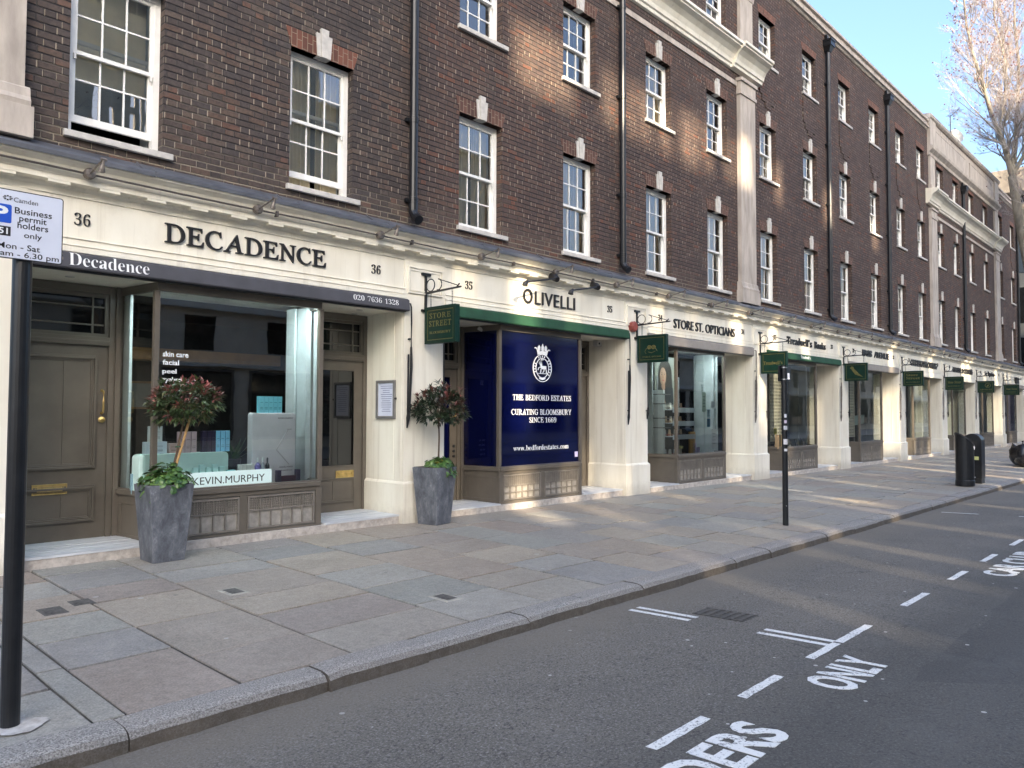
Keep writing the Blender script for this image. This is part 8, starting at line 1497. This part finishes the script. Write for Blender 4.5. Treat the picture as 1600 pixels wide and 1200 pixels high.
def bag(c, r, h, label, seed):
    t = thing('bin_bag', label, 'bin bag', (c[0], c[1], pz(c[0], c[1])), 'bin bags on the pavement'); rr = random.Random(seed)
    bm = bmesh.new(); bmesh.ops.create_icosphere(bm, subdivisions=3, radius=1.0)
    z0 = pz(c[0], c[1])
    for v in bm.verts:
        d = v.co.normalized(); k = 1 + 0.09 * math.sin(4 * d.x + seed) * math.cos(4 * d.y + 2 * seed) + 0.035 * math.sin(11 * d.z + 9 * d.x) + rr.uniform(-.015, .015)
        if d.z > 0.75: k *= 1 - (d.z - 0.75) * 1.3
        v.co = Vector((d.x * r * k, d.y * r * k, max(0.0, (d.z * 0.5 + 0.42) * h * k)))
    me = bpy.data.meshes.new('sack'); bm.to_mesh(me); bm.free(); me.polygons.foreach_set('use_smooth', [True] * len(me.polygons)); link('sack', me, MT['bag'], t)
    g = MB(); g.tube([(0, 0, h * 0.78), (0.01, 0, h * 0.9), (0.03, 0.01, h * 0.97)], [0.05, 0.02, 0.035], 8); g.build('knot', MT['bag'], t, local=True)
bag((28.0, -3.6), 0.42, 0.42, 'flat black bin bag slumped on the pavement at the right edge', 3)
bag((28.7, -3.3), 0.36, 0.80, 'full upright black bin bag behind the flat one', 8)
# covers set in the paving
def cover(x, y, w, d, label, rim):
    t = thing('utility_cover', label, 'cover', (x, y, pz(x, y)), 'small iron covers in the paving')
    def q(a, b_, c_, d_, z): return [(a, c_, pz(a, c_) + z), (b_, c_, pz(b_, c_) + z), (b_, d_, pz(b_, d_) + z), (a, d_, pz(a, d_) + z)]
    g = MB(); g.hull(q(x - w - .035, x + w + .035, y - d - .035, y + d + .035, 0.002), q(x - w - .03, x + w + .03, y - d - .03, y + d + .03, 0.0085)); g.build('surround', plain('cement_surround', (0.36, 0.34, 0.29), 0.9, var=0.2, bump=0.3) if rim else MT['steel'], t)
    g = MB(); g.hull(q(x - w, x + w, y - d, y + d, 0.003), q(x - w, x + w, y - d, y + d, 0.0105)); g.build('plate', MT['steel'], t)
cover(3.12, -2.03, 0.055, 0.09, 'small square iron cover with pale rim in the middle of the pavement', True)
cover(4.27, -3.41, 0.055, 0.09, 'small square iron cover with pale rim close to the kerb', True)
cover(1.86, -1.68, 0.05, 0.085, 'dark iron cover near the parking post, left of a pair', False)
cover(2.10, -1.55, 0.045, 0.06, 'dark iron cover near the parking post, right of a pair', False)
t = thing('drain_grate', 'iron gully grate in the road next to the kerb beside the double white bars', 'drain', (5.73, -5.16, rz(5.73, -5.16)))
g = MB()
def rq(a, b_, c_, d_, z): return [(a, c_, rz(a, c_) + z), (b_, c_, rz(b_, c_) + z), (b_, d_, rz(b_, d_) + z), (a, d_, rz(a, d_) + z)]
for k in range(6):
    yy = -5.36 + k * 0.07; g.hull(rq(5.62, 5.84, yy, yy + 0.035, 0.001), rq(5.62, 5.84, yy, yy + 0.035, 0.007))
for xx in (5.60, 5.84): g.hull(rq(xx, xx + 0.02, -5.38, -4.94, 0.001), rq(xx, xx + 0.02, -5.38, -4.94, 0.0075))
g.build('bars', MT['steel'], t)
g = MB(); g.face(rq(5.595, 5.865, -5.385, -4.935, 0.0012)); g.build('pit', plain('silted_pit', (0.075, 0.07, 0.062), 0.9), t)

# ------------------------------------------------------------------ bare tree by the far kerb
def tree(base, H, label, seed, lean=(0, 0), nb=5, spread=1.0, trunk_r=0.27, fork=0.52, name='bare_tree', twig_n=1.0):
    t = thing(name, label, 'tree', base); rr = random.Random(seed); B = Vector(base)
    big = MB(); tw = MB(); bd = MB(); cnt = [0]
    def grow(p, d, L, r, lev):
        n = 5 if lev < 2 else 3; pts = [p]; rs = [r]; q = p.copy(); dd = d.copy()
        for k in range(n):
            up = 0.16 if lev > 0 else 0.05
            dd = (dd + Vector((rr.gauss(0, .10), rr.gauss(0, .10), rr.gauss(0, .06) + up * (1 - dd.z)))).normalized()
            q = q + dd * L / n; pts.append(q.copy()); rs.append(max(0.004, r * (1 - 0.62 * (k + 1) / n)))
        (big if lev < 3 else tw).tube(pts, rs, 8 if lev == 0 else (6 if lev < 3 else 3), caps=False); cnt[0] += 1
        if lev >= 5 or L < 0.35:
            if rr.random() < 0.16:
                s = rr.uniform(0.02, 0.045); bd.rn = rr.random()
                for w in range(2):
                    c = pts[-1] + Vector((rr.uniform(-.06, .06), rr.uniform(-.06, .06), -rr.uniform(0, .1))); bd.faces([c + Vector(v) * s for v in ((1, 0, 0), (0, 1, 0), (-1, 0, 0), (0, -1, 0), (0, 0, 1), (0, 0, -1))], [(0, 1, 4), (1, 2, 4), (2, 3, 4), (3, 0, 4), (1, 0, 5), (2, 1, 5), (3, 2, 5), (0, 3, 5)])
            return
        kids = {0: nb, 1: 9, 2: 8, 3: 6, 4: 5}[lev]
        for k in range(int(kids * (twig_n if lev >= 2 else 1))):
            f = rr.uniform(0.22, 1.0) if lev > 0 else (0.82 + 0.18 * k / nb)
            i = min(n - 1, int(f * n)); o = pts[i].lerp(pts[i + 1], f * n - i)
            dirp = (pts[i + 1] - pts[i]).normalized()
            side = dirp.cross(Vector((rr.gauss(0, 1), rr.gauss(0, 1), rr.gauss(0, 1)))).normalized()
            ang = rr.uniform(0.28, 0.6) if lev == 0 else rr.uniform(0.45, 0.95)
            nd = (dirp * math.cos(ang) + side * math.sin(ang) * spread).normalized()
            LL = L * (rr.uniform(0.85, 1.15) if lev == 0 else rr.uniform(0.36, 0.62) * (1.15 - 0.35 * f))
            grow(o, nd, LL, rs[i] * (0.62 if lev == 0 else 0.5), lev + 1)
    d0 = Vector((lean[0], lean[1], 1)).normalized()
    grow(B, d0, H * fork, trunk_r, 0)
    # the leader carries on through the crown
    tr = big.build('trunk', MT['bark'], t, smooth=True); tw.build('twigs', MT['twig'], t); bd.build('seed_clusters', MT['bud'], t)
    return t
TREE = dict(trunk=[(49.78, -1.33, -0.26), (49.29, -1.08, 4.51), (48.51, -0.48, 8.6), (47.94, -0.07, 12.01), (47.61, 0.15, 14.23)],
    limb=[[(47.61, 0.15, 14.23), (46.63, 0.38, 15.76), (45.85, 0.69, 17.15), (44.98, 0.95, 18.65), (44.35, 1.11, 19.84), (43.69, 1.29, 21.32), (43.48, 1.41, 23.28)],
          [(47.61, 0.15, 14.23), (47.94, 0.0, 16.01), (48.15, -0.06, 18.32), (48.46, -0.08, 20.52), (48.54, 0.02, 22.7), (48.73, 0.08, 25.67)],
          [(46.63, 0.38, 15.76), (46.6, 0.54, 16.23), (47.34, 0.35, 18.53), (47.92, 0.46, 21.21), (48.28, 0.66, 23.91)],
          [(47.61, 0.15, 14.23), (47.79, -0.38, 15.36), (47.95, -1.24, 17.24), (48.1, -1.82, 19.51), (48.2, -2.2, 22.0)],
          [(46.6, 0.54, 16.23), (47.65, 0.21, 17.89), (46.76, 0.15, 20.02), (45.63, 0.36, 22.07), (45.08, 0.38, 24.23)],
          [(48.2, -0.25, 10.4), (47.9, -0.9, 11.6), (47.2, -1.5, 12.6), (46.5, -1.9, 13.9), (45.9, -2.3, 15.4)],
          [(48.4, -0.4, 9.2), (48.0, -1.3, 9.9), (47.3, -2.2, 10.2), (46.7, -2.9, 9.8)],
          [(47.94, -0.07, 12.01), (48.6, -0.9, 13.4), (49.2, -1.8, 15.2), (49.4, -2.4, 17.6), (49.6, -2.8, 20.5)]],
    radius=[0.125, 0.12, 0.08, 0.10, 0.07, 0.07, 0.06, 0.095])
def big_tree():
    S = 0.882; O = Vector((0, -8.2, 1.505))
    f = lambda p: O + (Vector(p) - O) * S
    base = f(TREE['trunk'][0]); t = thing('bare_tree', 'tall bare plane tree with pinkish twigs rising against the sky at the right edge', 'tree', (base.x, base.y, pz(base.x, base.y)))
    rr = random.Random(23); big = MB(); tw = MB(); bd = MB()
    tp = [f(p) for p in TREE['trunk']]; tp[0].z = pz(base.x, base.y) - 0.05
    big.tube(tp, [0.30, 0.24, 0.215, 0.20, 0.17], 10, caps=False)
    def twig(p, d, L, r, lev):
        n = 4 if lev < 3 else 3; pts = [p]; rs = [r]; q = p.copy(); dd = d.copy()
        for k in range(n):
            dd = (dd + Vector((rr.gauss(0, .13), rr.gauss(0, .13), rr.gauss(0, .08) + 0.13))).normalized(); q = q + dd * L / n; pts.append(q.copy()); rs.append(max(0.0032, r * (1 - 0.65 * (k + 1) / n)))
        (big if lev < 2 else tw).tube(pts, rs, 5 if lev < 2 else 3, caps=False)
        if lev >= 4:
            if rr.random() < 0.13:
                s = rr.uniform(0.025, 0.045); bd.rn = rr.random(); c = pts[-1] + Vector((rr.uniform(-.05, .05), rr.uniform(-.05, .05), -rr.uniform(0, .1)))
                bd.faces([c + Vector(v) * s for v in ((1, 0, 0), (0, 1, 0), (-1, 0, 0), (0, -1, 0), (0, 0, 1), (0, 0, -1))], [(0, 1, 4), (1, 2, 4), (2, 3, 4), (3, 0, 4), (1, 0, 5), (2, 1, 5), (3, 2, 5), (0, 3, 5)])
            return
        kids = {1: 6, 2: 5, 3: 4}[lev]
        for k in range(kids):
            fr = rr.uniform(0.15, 1.0); i = min(n - 1, int(fr * n)); o = pts[i].lerp(pts[i + 1], fr * n - i); dp = (pts[i + 1] - pts[i]).normalized()
            sd = dp.cross(Vector((rr.gauss(0, 1), rr.gauss(0, 1), rr.gauss(0, 1)))).normalized(); an = rr.uniform(0.35, 0.8)
            twig(o, (dp * math.cos(an) + sd * math.sin(an)).normalized(), L * rr.uniform(0.42, 0.68) * (1.15 - 0.4 * fr), max(0.0045, rs[i] * 0.5), lev + 1)
    for pl, rad in zip(TREE['limb'], TREE['radius']):
        pts = [f(p) + Vector((rr.uniform(-.06, .06), rr.uniform(-.06, .06), 0)) for p in pl]; pts[0] = f(pl[0]); n = len(pts)
        rs = [rad * (1 - 0.72 * k / (n - 1)) for k in range(n)]; big.tube(pts, rs, 8, caps=False)
        for k in range(n - 1):
            L = (pts[k + 1] - pts[k]).length
            for m_ in range(int(3 + L * 2.0)):
                fr = rr.random(); o = pts[k].lerp(pts[k + 1], fr); dp = (pts[k + 1] - pts[k]).normalized()
                sd = dp.cross(Vector((rr.gauss(0, 1), rr.gauss(0, 1), rr.gauss(0, .6)))).normalized(); an = rr.uniform(0.45, 1.0)
                twig(o, (dp * math.cos(an) + sd * math.sin(an)).normalized(), rr.uniform(1.3, 3.3) * (1.0 - 0.09 * k), max(0.012, rs[k] * 0.34), 1)
    big.build('trunk', MT['bark'], t, smooth=True); tw.build('twigs', MT['twig'], t); bd.build('seed_clusters', MT['bud'], t)
big_tree()

# ------------------------------------------------------------------ buildings at the far end
t = thing('office_block', 'dark grey office block just beyond the far end of the brick terrace', 'building', (66, 0, 0))
g = MB(); g.box(61, 84, -7.0, 9.0, -0.5, 14.5); g.build('wall', plain('dark_cladding', (0.055, 0.062, 0.066), 0.6, var=0.2, scale=0.6), t)
for r in range(4):
    for k in range(6):
        g = MB(); y0 = -6.6 + k * 2.5; g.box(60.96, 61.0, y0, y0 + 2.1, 0.9 + r * 3.4, 3.3 + r * 3.4); w = g.build('window', MT['darkglass'], t)
        g = MB(); g.box(60.93, 60.97, y0 - 0.04, y0 + 0.04, 0.9 + r * 3.4, 3.3 + r * 3.4); g.build('mullion', MT['steel'], w)
t = thing('concrete_tower', 'brown concrete building with overhanging flat roof slab behind the bare tree', 'building', (78, 14, 0))
g = MB(); g.box(75.5, 95, 3.0, 11.2, -0.5, 19.3); g.build('wall', MT['concrete'], t)
g = MB(); g.box(75.9, 95, 3.3, 10.9, 19.3, 20.0); g.build('clerestory', MT['darkglass'], t)
g = MB(); g.box(74.3, 96, 2.2, 12.6, 20.0, 22.0); g.build('roof_slab', MT['concrete'], t, bevel=0.05)
t = thing('brick_tower', 'pale yellow brick stair tower peeping over the terrace roof near the chimney', 'building', (80, 17, 0))
g = MB(); g.box(80, 88, 14.2, 17.0, -0.5, 25.3); g.build('wall', plain('yellow_stock_brick', (0.42, 0.32, 0.17), 0.85, var=0.25, scale=3), t)
g = MB(); g.box(79.8, 88, 14.0, 17.2, 25.3, 25.7); g.build('coping', MT['stone'], t)
t = thing('tv_aerial', 'thin television aerial on the terrace roof left of the tree', 'aerial', (42, 1.7, 12.5))
g = MB(); g.tube([(42, 1.7, 12.4), (42, 1.7, 16.3)], 0.022, 6); g.build('mast', MT['steel'], t)
g = MB(); g.tube([(41.0, 1.1, 16.15), (42.05, 1.75, 16.25)], 0.014, 5)
for k in range(6): x = 41.05 + k * 0.17; y = 1.12 + k * 0.105; g.tube([(x - 0.12, y + 0.2, 16.15 + k * .016), (x + 0.12, y - 0.2, 16.15 + k * .016)], 0.008, 4)
g.build('boom', MT['steel'], t)
t = thing('satellite_dish', 'white satellite dish on the terrace roof by the aerial', 'dish', (42.7, 1.7, 15))
g = MB(); c = Vector((42.7, 1.7, 15.35)); ax = Vector((-0.6, -0.75, 0.28)).normalized(); u = ax.cross(Vector((0, 0, 1))).normalized(); v = ax.cross(u)
rg_ = [[c + ax * (0.18 * (r / .38) ** 2) + (u * math.cos(2 * math.pi * k / 18) + v * math.sin(2 * math.pi * k / 18)) * r for k in range(18)] for r in (0.02, 0.2, 0.38)]
vs_ = [p for R_ in rg_ for p in R_]; g.faces(vs_, [(i * 18 + k, i * 18 + (k + 1) % 18, (i + 1) * 18 + (k + 1) % 18, (i + 1) * 18 + k) for i in range(2) for k in range(18)]); g.build('reflector', MT['white'], t)
g = MB(); g.tube([c - ax * 0.05, c - ax * 0.12 - Vector((0, 0, .3)), (42.78, 1.8, 12.4)], 0.03, 6); g.build('bracket', MT['steel'], t)
t = thing('banner_sign', 'narrow white vertical sign on the dark office block', 'sign', (60.3, 0.9, 7)); g = MB(); g.box(60.55, 60.95, 0.55, 0.60, 7.4, 9.9); g.build('panel', pm((0.02, 0.02, 0.02)), t)
g = MB()
for k in range(5): g.box(60.60, 60.90, 0.54, 0.55, 7.5 + k * .48, 7.84 + k * .48)
g.build('white_block', emit_mat('lit_white', (1, 0.98, 0.92), 0.6), t)

# ------------------------------------------------------------------ the other side of the street (casts the shade, shows in the glass)
OY = -45.0
t = thing('sun_shaping_building', 'tall cream stone building added across the street to shape the sunlight, seen in window reflections', 'building', (-15, OY, 0))  # added out of view; its height and openings shape the sun
ro = random.Random(31)
oh = []
x = -17.2
while x < 21:                                    # made-up slits letting thin sun streaks through to the street
    w = ro.choice([0.14, 0.18, 0.24, 0.32, 0.45])
    z = 15.2
    while z < 22.8:
        h = ro.uniform(0.9, 3.2); z1_ = min(z + h, 23.2)
        if ro.random() < 0.66: oh.append((x, x + w, z, z1_))
        z = z1_ + ro.uniform(0.2, 0.9)
    x += w + ro.choice([0.3, 0.45, 0.7, 1.0])
for a, b in ((8.95, 10.5), (11.35, 11.8), (11.98, 12.34), (12.42, 13.0), (13.25, 13.75), (14.05, 14.95), (15.1, 15.45), (16.05, 16.4), (16.6, 17.2), (18.7, 19.15), (21.9, 22.6), (25.9, 26.5)):
    oh.append((a - 24.89, b - 24.89, 26.4, 27.5))     # slot cut to throw sun patches on the upper brick
g = MB()
for xa_, xb_, top in ((-42, -22, 27.0), (-22, -12.2, 31.0), (-12.2, 8.0, 33.6), (8.0, 34.0, 34.5), (34.0, 64.0, 27.0)):  # stepped tops set to keep the sun off the terrace
    for za, zb in ((-0.5, 15.1), (15.1, 24.6), (24.6, 26.3), (26.3, min(27.7, top)), (27.7, top)):
        if zb > za: wall(g, xa_, xb_, za, zb, [(max(q[0], xa_), min(q[1], xb_), q[2], q[3]) for q in oh if q[2] >= za and q[3] <= zb and q[1] > xa_ and q[0] < xb_], OY, -0.15)
g.build('wall', MT['opp_stone'], t)
for r, (z0, h) in enumerate(((7.4, 2.4), (11.6, 2.2), (28.6, 2.2))):
    for k in range(34):
        xx = -41 + k * 3.0
        if r == 2 and (xx < -21 or xx > 19): continue
        gm = MB(); gm.box(xx, xx + 1.3, OY - 0.05, OY + 0.02, z0, z0 + h); w = gm.build('window', MT['darkglass'], t)
        gm = MB(); ring(gm, xx - .12, xx + 1.42, z0 - .12, z0 + h + .12, 0.12, OY - 0.03, OY + 0.08); gm.box(xx + .62, xx + .68, OY - 0.03, OY + 0.05, z0, z0 + h); gm.build('surround', MT['opp_stone'], w)
g = MB()
for zz, a, b in ((6.6, -42, 64), (14.6, -42, 64), (24.8, -42, 34), (26.75, 34, 64), (34.2, 8, 34), (26.78, -42, -22), (30.8, -22, -12.2), (33.4, -12.2, 8)): g.box(a, b, OY - 0.02, OY + 0.45, zz, zz + 0.25)
g.build('band', MT['opp_stone'], t)
OY2 = -21.0
t = thing('low_shop_row', 'low cream building directly across the street, seen only as reflections in the shop glass', 'building', (0, OY2, 0))
g = MB(); g.box(-45, 170, OY2 - 8, OY2, -0.5, 5.9); g.build('wall', MT['opp_stone'], t)
g = MB(); g.box(-45, 170, OY2, OY2 + 0.3, 5.55, 5.95); g.box(-45, 170, OY2, OY2 + 0.15, 3.3, 3.6); g.build('band', MT['cream'], t)
for k in range(60):
    xx = -44 + k * 3.5
    gm = MB(); gm.box(xx, xx + 2.6, OY2 - 0.02, OY2 + 0.03, 0.5, 3.1); w = gm.build('window', MT['darkglass'], t)
    gm = MB(); ring(gm, xx - .1, xx + 2.7, 0.4, 3.2, 0.1, OY2 + 0.0, OY2 + 0.1); gm.build('surround', MT['taupe'], w)
    gm = MB(); gm.box(xx + .7, xx + 1.9, OY2 - 0.02, OY2 + 0.03, 3.95, 5.3); gm.build('window', MT['darkglass'], t)
tree((9.5, -15.0, -0.1), 13, 'bare street tree on the far pavement, seen only as a reflection', 5, (0.03, 0), 5, 1.0, 0.22, 0.45, twig_n=0.55)
